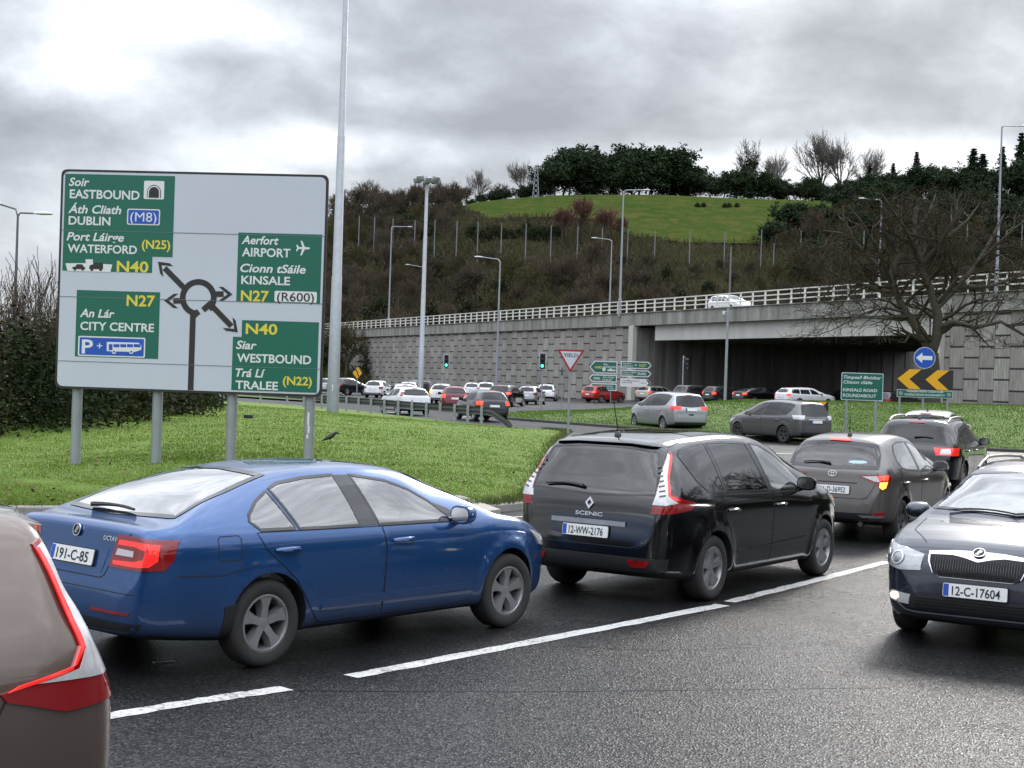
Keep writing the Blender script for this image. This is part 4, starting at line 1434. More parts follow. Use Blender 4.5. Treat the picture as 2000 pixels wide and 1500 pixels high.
def curve2(pts, n=6, closed=False):
    """catmull-rom through 2D points"""
    P = [Vector(p) for p in pts]
    m = len(P)
    out = []
    for i in range(m if closed else m - 1):
        g = lambda k: P[k % m] if closed else P[min(max(k, 0), m - 1)]
        p0, p1, p2, p3 = g(i - 1), g(i), g(i + 1), g(i + 2)
        for k in range(n):
            t = k / n
            out.append(.5 * ((2 * p1) + (p2 - p0) * t + (2 * p0 - 5 * p1 + 4 * p2 - p3) * t * t + (3 * p1 - p0 - 3 * p2 + p3) * t ** 3))
    if not closed: out.append(P[-1])
    return [tuple(v) for v in out]


def sst(a, b, x):
    t = np.clip((x - a) / (b - a), 0, 1)
    return t * t * (3 - 2 * t)


def road_z(X, Y): return .6 * sst(4, 22, np.asarray(X, float)) * sst(84, 112, np.asarray(Y, float))


def g2(u, v, z=0):
    p = gp(u, v, z)
    return (p.x, p.y)


VERGE = curve2([(-60, 12), (-34, 14.5), (-16, 18), (-6.4, 21), (-2.2, 22.6), (-.2, 23.7), (.55, 25.6), (.8, 29), (1.0, 36), (1.6, 48), (2.3, 56), (2.2, 58.5), (1.2, 60), (-1.5, 63.5), (-5.2, 72), (-10, 83), (-16, 91), (-30, 104), (-60, 122)], 5)
VERGE += [(-110, 150), (-160, 120), (-160, 12)]
ISLE = curve2([(46, 46), (30, 51.5), (18.6, 54.8), (11.9, 57.5), (6, 66), (1.2, 73.3), (-.8, 78), (-.4, 86), (3, 97), (10, 106), (20, 105), (28, 92), (36, 74), (46, 54)], 5, True)
SPLIT = curve2([(-44, 140), (-27, 118), (-13.5, 101), (-12.6, 101.5), (-14, 108), (-22, 128), (-36, 150)], 4, True)   # strip of grass left of the far slip road


def verge_z(P):
    d = poly_dist(P, VERGE)
    z = .11 + .38 * sst(0, 9, d)
    z -= .30 * sst(-4, -10, P[:, 0]) * (1 - sst(30, 44, P[:, 1]))
    return np.maximum(z, .09)


def isle_z(P):
    d = poly_dist(P, ISLE)
    H = .75 + 1.25 * np.clip((P[:, 0] - 2) / 34, 0, 1)
    return .11 + H * sst(0, 15, d) ** .8


def sheet(name, poly, zf, grid, m, kind='structure', clipY=None):
    P = np.array(poly)
    x0, y0 = P.min(0)
    x1, y1 = P.max(0)
    xs, ys = np.meshgrid(np.arange(x0 + grid, x1, grid), np.arange(y0 + grid, y1, grid))
    Q = np.stack([xs.ravel(), ys.ravel()], 1)
    rng = np.random.default_rng(3)
    Q += rng.uniform(-.25, .25, Q.shape) * grid
    Q = Q[poly_dist(Q, poly) > grid * .4]
    pts = [Vector(p) for p in P] + [Vector(p) for p in Q]
    n = len(P)
    v, _, f, *_r = delaunay_2d_cdt(pts, [(i, (i + 1) % n) for i in range(n)], [], 1, 1e-6)
    A = np.array([(a.x, a.y) for a in v])
    z = zf(A)
    # skirt down to the road
    o = mk(name, [(a[0], a[1], c) for a, c in zip(A, z)], [tuple(t) for t in f], m, smooth=True)
    o['kind'] = kind
    return o


def asphalt():
    m = bpy.data.materials.new('wet asphalt')
    m.use_nodes = True
    T = NT(m.node_tree)
    bs = m.node_tree.nodes['Principled BSDF']
    p = T.node('ShaderNodeNewGeometry').outputs['Position']
    big = T.noise(p, .22, 5, .6, .6)
    mid = T.noise(p, 1.7, 5, .6, .3)
    fine = T.noise(p, 55, 3, .7)
    vo = T.node('ShaderNodeTexVoronoi', {'Vector': p, 'Scale': 66.0}, feature='F1')
    stone = T.ramp(vo.outputs['Color'], [(0, .005), (.5, .010), (.8, .028), (1, .13)])
    col = T.mix(T.ramp(fine, [(.3, 0), (.7, 1)]), (.011, .011, .012), stone)
    col = T.mix(T.ramp(mid, [(.35, 0), (.75, .5)]), col, (.010, .010, .011))
    patch = T.noise(T.vmap(p, (.9, .28, 1), (0, 0, 0), (0, 0, R(38))), 1.0, 5, .6, .3)
    col = T.mix(T.ramp(patch, [(.50, 0), (.62, .55)]), col, (.008, .008, .009))
    sp = T.math('GREATER_THAN', T.noise(p, 95, 2, .5), .735)
    col = T.mix(T.math('MULTIPLY', sp, .55), col, (.34, .33, .31))
    T.l.new(col, bs.inputs['Base Color'])
    wet = T.ramp(T.math('ADD', T.math('MULTIPLY', big, .7), T.math('MULTIPLY', mid, .3)), [(.36, .17), (.5, .28), (.64, .42)])
    T.l.new(T.math('ADD', wet, T.math('MULTIPLY', fine, .12)), bs.inputs['Roughness'])
    T.l.new(T.ramp(vo.outputs['Color'], [(0, .05), (.45, .16), (.65, .42), (1, .75)]), bs.inputs['Specular IOR Level'])
    b = T.node('ShaderNodeBump', {'Height': vo.outputs['Distance'], 'Strength': .45, 'Distance': .012})
    b2 = T.node('ShaderNodeBump', {'Height': fine, 'Strength': .35, 'Distance': .01, 'Normal': b.outputs[0]})
    T.l.new(b2.outputs[0], bs.inputs['Normal'])
    return m


def grass_mat(name, a, b, c, sc=.35, spec=.25):
    m = bpy.data.materials.new(name)
    m.use_nodes = True
    T = NT(m.node_tree)
    bs = m.node_tree.nodes['Principled BSDF']
    p = T.node('ShaderNodeNewGeometry').outputs['Position']
    n1 = T.noise(p, sc, 5, .6, .4)
    n2 = T.noise(p, sc * 9, 5, .65, .3)
    n3 = T.noise(T.vmap(p, (1, .6, 1)), sc * 60, 4, .7)
    col = T.mix(T.ramp(n1, [(.32, 0), (.68, 1)]), a, b)
    col = T.mix(T.ramp(n2, [(.42, 0), (.66, .75)]), col, c)
    col = T.mix(T.ramp(n3, [(.38, .4), (.62, 0)]), col, tuple(x * .5 for x in a))
    soil = T.noise(p, sc * 3.2, 6, .7, .8)
    col = T.mix(T.ramp(soil, [(.66, 0), (.76, .7)]), col, (.09, .085, .035))
    T.l.new(col, bs.inputs['Base Color'])
    bs.inputs['Roughness'].default_value = .8
    bs.inputs['Specular IOR Level'].default_value = spec
    bm_ = T.node('ShaderNodeBump', {'Height': n3, 'Strength': .6, 'Distance': .06})
    T.l.new(bm_.outputs[0], bs.inputs['Normal'])
    return m


def worn_paint(name, c):
    m = bpy.data.materials.new(name)
    m.use_nodes = True
    T = NT(m.node_tree)
    bs = m.node_tree.nodes['Principled BSDF']
    p = T.node('ShaderNodeNewGeometry').outputs['Position']
    n = T.noise(p, 26, 6, .7)
    n2 = T.noise(p, 2.2, 4, .6)
    w = T.ramp(T.math('ADD', T.math('MULTIPLY', n, .7), T.math('MULTIPLY', n2, .3)), [(.38, 1), (.46, .25), (.54, 0)])
    T.l.new(T.mix(w, c, (.035, .035, .036)), bs.inputs['Base Color'])
    bs.inputs['Roughness'].default_value = .5
    T.l.new(T.node('ShaderNodeBump', {'Height': n, 'Strength': .4, 'Distance': .01}).outputs[0], bs.inputs['Normal'])
    return m


M_ASPH = asphalt()
M_TURF = grass_mat('verge turf', (.10, .18, .022), (.145, .225, .032), (.20, .26, .05))
M_TURF2 = grass_mat('island turf', (.070, .135, .020), (.095, .165, .026), (.145, .18, .05), .25)
M_MARK = worn_paint('road paint', (.60, .60, .58))
M_MARKY = worn_paint('yellow road paint', (.60, .48, .22))
M_CONC = mat('kerb concrete', (.26, .25, .235), .8, vary=.35, vscale=5, bump=.3, bscale=30)
M_GALV = mat('galvanised steel', (.30, .32, .345), .45, .4, vary=.22, vscale=4, bump=.05, bscale=20)
M_GALV_SHADE = mat('shaded barrier steel', (.055, .057, .06), .6, .3, vary=.3, vscale=4)  # back of the crash barrier: its shade is put into this dark colour
M_BLACK = mat('black painted', (.012, .012, .014), .5)


def blades(name, n, region, zf, hmin, hmax, m, seed, wid=.012, ycut=None, polyg=None):
    """one mesh of many single grass blades"""
    rng = np.random.default_rng(seed)
    x0, x1, y0, y1 = region
    # denser near the viewer
    t = rng.random(n * 3)
    Y = 1 / ((1 - t) / y0 + t / y1)
    X = rng.uniform(-1, 1, n * 3) * .40 * Y
    ok = (X > x0) & (X < x1)
    P = np.stack([X[ok], Y[ok]], 1)
    d = poly_dist(P, polyg)
    P = P[d > .05][:n]
    clump = np.sin(P[:, 0] * 1.7 + np.sin(P[:, 1] * .9) * 2) * np.sin(P[:, 1] * 1.3 + np.sin(P[:, 0] * 1.1) * 2)
    Z = zf(P)
    k = len(P)
    h = rng.uniform(hmin, hmax, k) * (1 + .35 * clump)
    w = wid * np.maximum(1, P[:, 1] / 22) * rng.uniform(.7, 1.4, k)
    a = rng.uniform(0, 2 * np.pi, k)
    lean = rng.uniform(.1, .7, k) * h
    la = rng.uniform(0, 2 * np.pi, k)
    V = np.zeros((k * 3, 3))
    V[0::3] = np.stack([P[:, 0] + np.cos(a) * w, P[:, 1] + np.sin(a) * w, Z - .01], 1)
    V[1::3] = np.stack([P[:, 0] - np.cos(a) * w, P[:, 1] - np.sin(a) * w, Z - .01], 1)
    V[2::3] = np.stack([P[:, 0] + np.cos(la) * lean, P[:, 1] + np.sin(la) * lean, Z + h], 1)
    return tri_mesh(name, V, np.arange(k * 3).reshape(-1, 3), m)


def tri_mesh(name, V, F, m, parent=None):
    me = bpy.data.meshes.new(name)
    k = F.shape[1]
    me.vertices.add(len(V))
    me.vertices.foreach_set('co', np.asarray(V, np.float32).ravel())
    me.loops.add(F.size)
    me.loops.foreach_set('vertex_index', F.astype(np.int32).ravel())
    me.polygons.add(len(F))
    me.polygons.foreach_set('loop_start', np.arange(0, F.size, k, dtype=np.int32))
    me.polygons.foreach_set('loop_total', np.full(len(F), k, np.int32))
    for q in (m if isinstance(m, (list, tuple)) else [m]): me.materials.append(q)
    me.update(calc_edges=True)
    return link(name, me, parent)


def line_mark(name, pts, w, m, z=.004, rough=.012, seed=1):
    rng = random.Random(seed)
    P = curve2(pts, 14)
    vs, fs = [], []
    for i, p in enumerate(P):
        a, b = Vector(P[max(i - 1, 0)]), Vector(P[min(i + 1, len(P) - 1)])
        t = (b - a).normalized()
        n = Vector((-t.y, t.x))
        for s in (-1, 1):
            q = Vector(p) + n * s * (w / 2 + rng.uniform(-rough, rough))
            vs.append((q.x, q.y, z + float(road_z(q.x, q.y))))
    for i in range(len(P) - 1): fs.append((2 * i, 2 * i + 1, 2 * i + 3, 2 * i + 2))
    o = mk(name, vs, fs, m)
    o['kind'] = 'structure'
    return o


def kerb(name, pts, w, h, m, inward=1, zf=None):
    """kerb stones swept along a path; body to the left of the path for inward = 1"""
    vs, fs = [], []
    for i, p in enumerate(pts):
        a, b = Vector(pts[max(i - 1, 0)]), Vector(pts[min(i + 1, len(pts) - 1)])
        t = (b - a).normalized()
        n = Vector((-t.y, t.x)) * inward
        p = Vector(p)
        z0 = float(road_z(p.x, p.y))
        for (o, z) in ((-.02, -.02), (-.015, h * .85), (.0, h), (w, h + .005), (w, -.02)):
            q = p + n * o
            vs.append((q.x, q.y, z0 + z))
    for i in range(len(pts) - 1):
        for k in range(4):
            fs.append((i * 5 + k, i * 5 + k + 1, i * 5 + k + 6, i * 5 + k + 5))
    o = mk(name, vs, fs, m)
    o['kind'] = 'structure'
    return o


def build_ground():
    # base sheet to the horizon
    mb = MB()
    n = 24
    V = [(0, 0, -.35)] + [(3500 * math.cos(2 * math.pi * k / n), 3500 * math.sin(2 * math.pi * k / n), -.35) for k in range(n)]
    mb.add(V, [(0, k + 1, (k + 1) % n + 1) for k in range(n)])
    o = mb.obj('ground', grass_mat('rough ground', (.045, .06, .02), (.06, .075, .026), (.08, .085, .04), .03))
    o['kind'] = 'structure'
    # carriageways: one sheet following the slight rise to the far side
    xs = np.arange(-170, 121, 4.0)
    ys = np.arange(-60, 301, 4.0)
    XX, YY = np.meshgrid(xs, ys)
    ZZ = road_z(XX, YY)
    V = np.stack([XX.ravel(), YY.ravel(), ZZ.ravel()], 1)
    nx, ny = len(xs), len(ys)
    idx = np.arange(nx * ny).reshape(ny, nx)
    F = np.stack([idx[:-1, :-1].ravel(), idx[:-1, 1:].ravel(), idx[1:, 1:].ravel(), idx[1:, :-1].ravel()], 1)
    o = tri_mesh('road', V, F, M_ASPH)
    o['kind'] = 'structure'
    sheet('grass_verge', VERGE, verge_z, 1.1, M_TURF)
    sheet('roundabout_island', ISLE, isle_z, 1.4, M_TURF2)
    sheet('grass_strip', SPLIT, lambda P: .12 + .1 * sst(0, 2, poly_dist(P, SPLIT)), 1.5, M_TURF2)
    mg = grass_mat('grass blades', (.125, .22, .024), (.175, .27, .036), (.235, .30, .06), .5)
    mg2 = grass_mat('island grass blades', (.08, .16, .02), (.11, .19, .026), (.16, .21, .055), .4)
    o = blades('grass', 190000, (-14, 2.6, 17, 68), verge_z, .018, .042, mg, 5, .006, polyg=VERGE)
    tag(o, 'short green grass growing on the verge under the big sign', 'grass', kind='stuff')
    o = blades('island_grass', 110000, (-1, 40, 50, 104), isle_z, .03, .07, mg2, 6, .006, polyg=ISLE)
    tag(o, 'rougher green grass on the mound of the roundabout island', 'grass', kind='stuff')
    # unmown fringe along the kerb and fallen leaves
    rng = np.random.default_rng(12)
    E = np.array([p for p in VERGE if p[1] < 60 and p[0] > -16])
    k = 9000
    t = rng.random(k) * (len(E) - 1)
    i = t.astype(int)
    P = E[i] + (E[np.minimum(i + 1, len(E) - 1)] - E[i]) * (t - i)[:, None] + np.abs(rng.normal(.15, .22, (k, 1))) * np.array([[-.75, .6]])
    h = rng.uniform(.05, .15, k)
    a = rng.uniform(0, 6.28, k)
    z = verge_z(P)
    w = .009
    V = np.zeros((k * 3, 3))
    V[0::3] = np.stack([P[:, 0] + np.cos(a) * w, P[:, 1] + np.sin(a) * w, z - .02], 1)
    V[1::3] = np.stack([P[:, 0] - np.cos(a) * w, P[:, 1] - np.sin(a) * w, z - .02], 1)
    V[2::3] = np.stack([P[:, 0] + rng.normal(0, .05, k), P[:, 1] + rng.normal(0, .05, k), z + h], 1)
    tag(tri_mesh('fringe_grass', V, np.arange(k * 3).reshape(-1, 3), grass_mat('rank grass', (.07, .12, .02), (.11, .15, .03), (.17, .16, .06), .8)), 'longer unmown grass fringing the kerb of the verge', 'grass', kind='stuff')
    k = 1100
    Y = 1 / rng.uniform(1 / 60, 1 / 20, k * 3)
    P = np.stack([rng.uniform(-.36, .06, k * 3) * Y, Y], 1)
    P = P[poly_dist(P, VERGE) > .1][:k]
    k = len(P)
    z = verge_z(P) + rng.uniform(.02, .06, k)
    V = np.zeros((k * 4, 3))
    a = rng.uniform(0, 6.28, k)
    for j in range(4):
        r = rng.uniform(.018, .045, k)
        V[j::4] = np.stack([P[:, 0] + r * np.cos(a + j * 1.57), P[:, 1] + r * np.sin(a + j * 1.57), z + rng.normal(0, .012, k)], 1)
    tag(tri_mesh('fallen_leaves', V, np.arange(k * 4).reshape(-1, 4), mat('dead leaves', (.13, .08, .035), .8, vary=.5, vscale=2)), 'dead brown leaves scattered over the grass verge', 'leaves', kind='stuff')
    # kerbs: the near verge and the island
    near = [p for p in VERGE if p[1] < 62 and p[0] > -40][:]
    kerb('kerb', near, .14, .12, M_CONC, 1)
    kerb('island_kerb', ISLE[:66], .14, .12, mat('stained kerb', (.06, .058, .052), .85, vary=.4, vscale=4), -1)
    # markings
    line_mark('lane_marking', [g2(150, 1410), g2(370, 1373), g2(560, 1345)], .15, M_MARK, seed=2)
    line_mark('lane_marking', [g2(685, 1322), g2(1050, 1252), g2(1412, 1182)], .15, M_MARK, seed=3)
    line_mark('lane_marking', [g2(1424, 1176), g2(1580, 1137), g2(1735, 1097)], .14, M_MARK, seed=4)
    line_mark('lane_marking', [g2(1600, 1032 + 60), g2(1480, 1020 + 80)], .02, M_MARK, z=.003, seed=5)
    K = [(-14, 17.6), (-6.2, 20.3), (-1.9, 21.9), (.35, 23.2), (1.2, 25.4), (1.45, 29), (1.6, 36)]
    line_mark('edge_line', K, .10, M_MARKY, seed=6)
    line_mark('far_line', [g2(1488, 888), g2(1530, 886), g2(1585, 888)], .22, M_MARK, z=.006, seed=7)
    line_mark('far_line', [g2(1000, 838), g2(1110, 846), g2(1220, 852)], .12, M_MARK, z=.006, seed=8)
    line_mark('far_line', [(-7, 80), (-5, 90), (-3.5, 101)], .15, M_MARK, z=.006, seed=9)
    line_mark('far_line', [(-2.8, 75), (-1.7, 84), (-1, 94)], .15, M_MARK, z=.006, seed=10)
    mt = mat('tar seam', (.010, .010, .011), .35)
    line_mark('road_seam', [g2(560, 1349), g2(1000, 1351), g2(1400, 1347), g2(1740, 1343)], .022, mt, z=.003, rough=.006, seed=11)
    line_mark('road_seam', [g2(1100, 1262), g2(1300, 1270), g2(1500, 1262)], .014, mt, z=.003, rough=.006, seed=12)
    # concrete drain slab on the verge edge
    a = [gp(880, 966, .16), gp(905, 968, .16), gp(978, 996, .13), gp(930, 1002, .13)]
    zs = [float(verge_z(np.array([(p.x, p.y)]))[0]) + .03 for p in a]
    mb = MB()
    mb.add([(p.x, p.y, z) for p, z in zip(a, zs)] + [(p.x, p.y, z - .3) for p, z in zip(a, zs)], [(0, 1, 2, 3), (4, 7, 6, 5), (0, 4, 5, 1), (1, 5, 6, 2), (2, 6, 7, 3), (3, 7, 4, 0)])
    tag(mb.obj('drain_slab', mat('pale concrete', (.34, .32, .28), .85, vary=.3, vscale=6, bump=.4, bscale=25)), 'pale concrete drain slab sunk in the grass edge beside the kerb', 'slab')
    # wheel spray puddle sheen is in the asphalt itself; two dropped scraps lie on the road
    for (u, v, L) in ((320, 1293, .16), (1150, 1153, .14)):
        p = gp(u, v)
        b = MB().box((p.x, p.y, .004), (L, .03, .004), Matrix.Rotation(.6, 3, 'Z'))
        tag(b.obj('road_scrap', M_MARK), 'pale scrap lying on the asphalt under the %s' % ('blue saloon' if u < 900 else 'black people carrier'), 'scrap')


build_ground()

# ------------------------------------------------------------------ flyover
FB = Vector((12.4, 150, 0))
FD = Vector((.386, -.9225, 0)).normalized()
FN = Vector((-FD.y, FD.x, 0))
FA = math.atan2(FD.y, FD.x)


def panel_mat():
    m = bpy.data.materials.new('ribbed wall panels')
    m.use_nodes = True
    T = NT(m.node_tree)
    bs = m.node_tree.nodes['Principled BSDF']
    tc = T.node('ShaderNodeTexCoord').outputs['Object']
    s = T.node('ShaderNodeSeparateXYZ', {0: tc})
    x, z = s.outputs[0], s.outputs[2]
    PW, PH = 1.55, 1.5
    cx = T.math('DIVIDE', x, PW)
    col = T.math('FLOOR', cx)
    par = T.math('MODULO', T.math('ABSOLUTE', col), 2)
    zz = T.math('DIVIDE', T.math('ADD', z, T.math('MULTIPLY', par, PH * .5)), PH)
    row = T.math('FLOOR', zz)
    fz, fx = T.math('FRACT', zz), T.math('FRACT', cx)
    cell = T.node('ShaderNodeCombineXYZ', {0: col, 1: row, 2: 0.0}).outputs[0]
    tone = T.node('ShaderNodeTexWhiteNoise', {'Vector': cell}).outputs[0]
    rib = T.noise(T.vmap(tc, (9, 9, .8)), 1.0, 3, .65)
    stain = T.noise(T.vmap(tc, (.5, .5, .12)), 1.0, 5, .65, .5)
    c = T.mix(tone, (.27, .255, .23), (.44, .425, .385))
    c = T.mix(T.ramp(rib, [(.34, .75), (.58, 0)]), c, (.15, .143, .13))
    c = T.mix(T.ramp(stain, [(.4, .55), (.62, 0)]), c, (.18, .168, .15))
    hj = T.math('MULTIPLY', T.math('LESS_THAN', fz, .085), T.math('GREATER_THAN', T.math('ABSOLUTE', T.math('SUBTRACT', fx, .5)), -.1))
    vj = T.math('GREATER_THAN', T.math('ABSOLUTE', T.math('SUBTRACT', fx, .5)), .475)
    j = T.math('MAXIMUM', hj, T.math('MULTIPLY', vj, .35))
    c = T.mix(j, c, (.028, .026, .024))
    T.l.new(c, bs.inputs['Base Color'])
    bs.inputs['Roughness'].default_value = .9
    h = T.math('SUBTRACT', T.math('MULTIPLY', rib, .8), j)
    T.l.new(T.node('ShaderNodeBump', {'Height': h, 'Strength': 1.0, 'Distance': .08}).outputs[0], bs.inputs['Normal'])
    return m


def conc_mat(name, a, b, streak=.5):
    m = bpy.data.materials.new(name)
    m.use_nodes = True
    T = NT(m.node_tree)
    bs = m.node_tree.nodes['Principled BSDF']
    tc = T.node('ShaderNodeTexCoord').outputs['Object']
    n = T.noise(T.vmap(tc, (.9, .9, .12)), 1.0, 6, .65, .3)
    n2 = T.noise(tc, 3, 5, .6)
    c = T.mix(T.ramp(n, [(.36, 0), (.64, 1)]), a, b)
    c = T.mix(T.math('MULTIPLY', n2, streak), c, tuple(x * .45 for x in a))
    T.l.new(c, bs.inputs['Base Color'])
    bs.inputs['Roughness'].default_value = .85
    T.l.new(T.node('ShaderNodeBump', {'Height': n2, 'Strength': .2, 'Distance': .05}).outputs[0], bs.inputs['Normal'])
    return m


M_RAILW = mat('white parapet paint', (.66, .65, .60), .5, vary=.12, vscale=2)


def build_flyover():
    pm = panel_mat()
    fas = conc_mat('stained fascia', (.19, .186, .17), (.42, .41, .375), .5)
    beam = conc_mat('pale beam', (.50, .495, .46), (.60, .59, .55), .3)
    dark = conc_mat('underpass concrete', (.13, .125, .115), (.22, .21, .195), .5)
    SP = 46.6                                  # span
    WID = 34
    ZF0, ZF1 = 7.75, 9.0
    # left and right retaining walls
    for nm, a, b, lab in (('retaining_wall', -170, -1.1, 'long retaining wall of ribbed grey panels left of the bridge opening'), ('retaining_wall', SP + .9, 150, 'retaining wall of ribbed panels right of the bridge opening')):
        o = empty(nm, FB, FA, lab, 'wall')
        mb = MB().box(((a + b) / 2, .6, ZF0 / 2 - .2), (b - a, 1.2, ZF0 + .4))
        mb.obj('panelled_face', pm, o)
        mb = MB().box(((a + b) / 2, .70, (ZF0 + ZF1) / 2), (b - a, 1.9, ZF1 - ZF0))
        mb.obj('fascia', fas, o)
        mb = MB().box(((a + b) / 2, -.30, ZF1 + .04), (b - a, .16, .07))
        mb.obj('coping', fas, o)
        mb = MB().box(((a + b) / 2, WID / 2 + 1, 4.4), (b - a, WID, 8.4))
        mb.obj('embankment', dark, o)
    # bridge
    o = empty('road_bridge', FB, FA, 'concrete road bridge spanning the dark underpass with pale edge beam', 'bridge')
    mb = MB().box((SP / 2, .70, (ZF0 + ZF1) / 2), (SP + 2.0, 1.9, ZF1 - ZF0))
    mb.obj('fascia', fas, o)
    MB().box((SP / 2, -.30, ZF1 + .04), (SP + 2.0, .16, .07)).obj('coping', fas, o)
    mb = MB()
    mb.box((SP / 2 + 1.0, .85, 7.0), (SP - 4.6, 1.1, 1.5))
    mb.obj('edge_beam', beam, o)
    for k in range(10):
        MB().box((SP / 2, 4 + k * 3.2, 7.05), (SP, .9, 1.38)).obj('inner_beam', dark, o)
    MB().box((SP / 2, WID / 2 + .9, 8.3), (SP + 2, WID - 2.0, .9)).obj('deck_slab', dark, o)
    for x in (-.55, SP + .35):
        MB().box((x, -.05, ZF0 / 2 - .1), (1.0, .7, ZF0 + .2)).obj('corner_pilaster', beam, o)
    wall_r = conc_mat('piled abutment', (.18, .175, .165), (.30, .29, .27), .4)
    for x, s in ((.0, 1), (SP - .2, -1)):
        mb = MB()
        mb.box((x - s * .4, WID / 2, ZF0 / 2 - .2), (.9, WID, ZF0))
        for k in range(22): mb.box((x + s * .08, .9 + k * 1.55, ZF0 / 2 - .2), (.12, 1.0, ZF0 - .4))
        mb.obj('abutment', wall_r, o)
    # far side of the underpass
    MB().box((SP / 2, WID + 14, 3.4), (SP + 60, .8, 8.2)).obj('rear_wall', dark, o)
    # white parapet railing: posts and three rails
    L0, L1 = -165, 110
    o = empty('parapet_railing', FB + Vector((0, 0, ZF1 + .07)), FA, 'white three rail parapet running along the whole top of the flyover', 'railing')
    x = L0
    pmb = MB().box((0, 0, .62), (.11, .13, 1.24)).box((0, 0, .02), (.22, .22, .04))
    p0 = pmb.obj('post', M_RAILW, o)
    p0.location = (-108, -.22, 0)
    xs = []
    x = -108 + 2
    while x < 58:
        xs.append(x)
        x += 2.0 if x > -60 else 2.4
    for x in xs[:98]:
        c = p0.copy()
        COL.objects.link(c)
        c.parent = o
        c.location = (x, -.22, 0)
    for z in (.40, .80, 1.19):
        MB().box(((L0 + L1) / 2, -.27, z), (L1 - L0, .07, .10)).obj('rail', M_RAILW, o)
    o2 = empty('far_parapet', FB + FN * (WID + .5) + Vector((0, 0, ZF1)), FA, 'plain concrete parapet along the far edge of the flyover', 'parapet')
    MB().box((-20, 0, .1), (280, .5, 1.5)).obj('parapet_wall', fas, o2)
    fd = mk('flyover_road', [tuple(FB + FD * a + FN * b + Vector((0, 0, 8.85))) for a, b in ((-170, 1), (150, 1), (150, WID), (-170, WID))], [(0, 1, 2, 3)], M_ASPH)
    fd['kind'] = 'structure'


build_flyover()
# ------------------------------------------------------------------ hill
CREST = interp([(-1500, 752), (-300, 735), (0, 700), (100, 660), (300, 560), (450, 500), (560, 455), (640, 441), (760, 429), (860, 417), (920, 405), (1000, 397), (1120, 391), (1250, 391), (1400, 397), (1500, 400), (1620, 403), (1750, 405), (1900, 409), (2050, 415), (2400, 470), (3200, 600)])
HR0, HR1 = 225.0, 500.0


def hill_z(u, Y):
    """terrain height on the azimuth of photo column u (level camera) at forward distance Y"""
    v = CREST(u)
    zc = CAM_H + ((738 + (u - 1000) * .0328) - v) / CAM_F * HR1
    t = (Y - HR0) / (HR1 - HR0)
    zc = max(zc, .5)
    if t <= 0: return -.3
    if t < 1: return -.3 + (zc + .3) * (t ** 1.15 * (1 - t) + (1 - (1 - t) ** 1.6) * t)
    return zc + (Y - HR1) * .012


def hp(u, Y):
    return Vector(((u - 1000) / CAM_F * Y, Y, hill_z(u, Y)))


def inpoly(x, y, P):
    c = False
    j = len(P) - 1
    for i in range(len(P)):
        if (P[i][1] > y) != (P[j][1] > y) and x < (P[j][0] - P[i][0]) * (y - P[i][1]) / (P[j][1] - P[i][1]) + P[i][0]: c = not c
        j = i
    return c


FIELD = [(880, 505), (893, 440), (940, 408), (1060, 402), (1160, 396), (1230, 372), (1330, 366), (1480, 368), (1530, 395), (1640, 415), (1680, 520), (1300, 530), (1120, 540), (980, 530)]


def build_hill():
    us = list(range(-1500, 3300, 40))
    Ys = list(np.arange(215, 520, 9.0)) + [540, 580, 650, 760, 900]
    V, F, cols = [], [], []
    for Y in Ys:
        for u in us:
            p = hp(u, Y)
            p.z += .8 * math.sin(u * .021 + Y * .05) * min(1, max(0, (Y - 225) / 60)) * (0 if inpoly(u, Y, FIELD) else 1)
            V.append(p)
    n = len(us)
    for i in range(len(Ys) - 1):
        for k in range(n - 1): F.append((i * n + k, i * n + k + 1, (i + 1) * n + k + 1, (i + 1) * n + k))
    m = grass_mat('hill undergrowth', (.026, .027, .013), (.036, .034, .017), (.042, .032, .02), .05, .0)
    o = mk('hillside', V, F, m, smooth=True)
    o['kind'] = 'structure'
    # the open field, a sheet lying on the hill
    poly = [((u - 1000) / CAM_F * Y, Y) for u, Y in FIELD]
    def zf(A): return np.array([hill_z(1000 + CAM_F * x / y, y) + .35 for x, y in A])
    o = sheet('field', poly, zf, 7, grass_mat('pasture', (.032, .062, .013), (.046, .072, .018), (.10, .088, .03), .022, .0))


build_hill()

# ------------------------------------------------------------------ trees

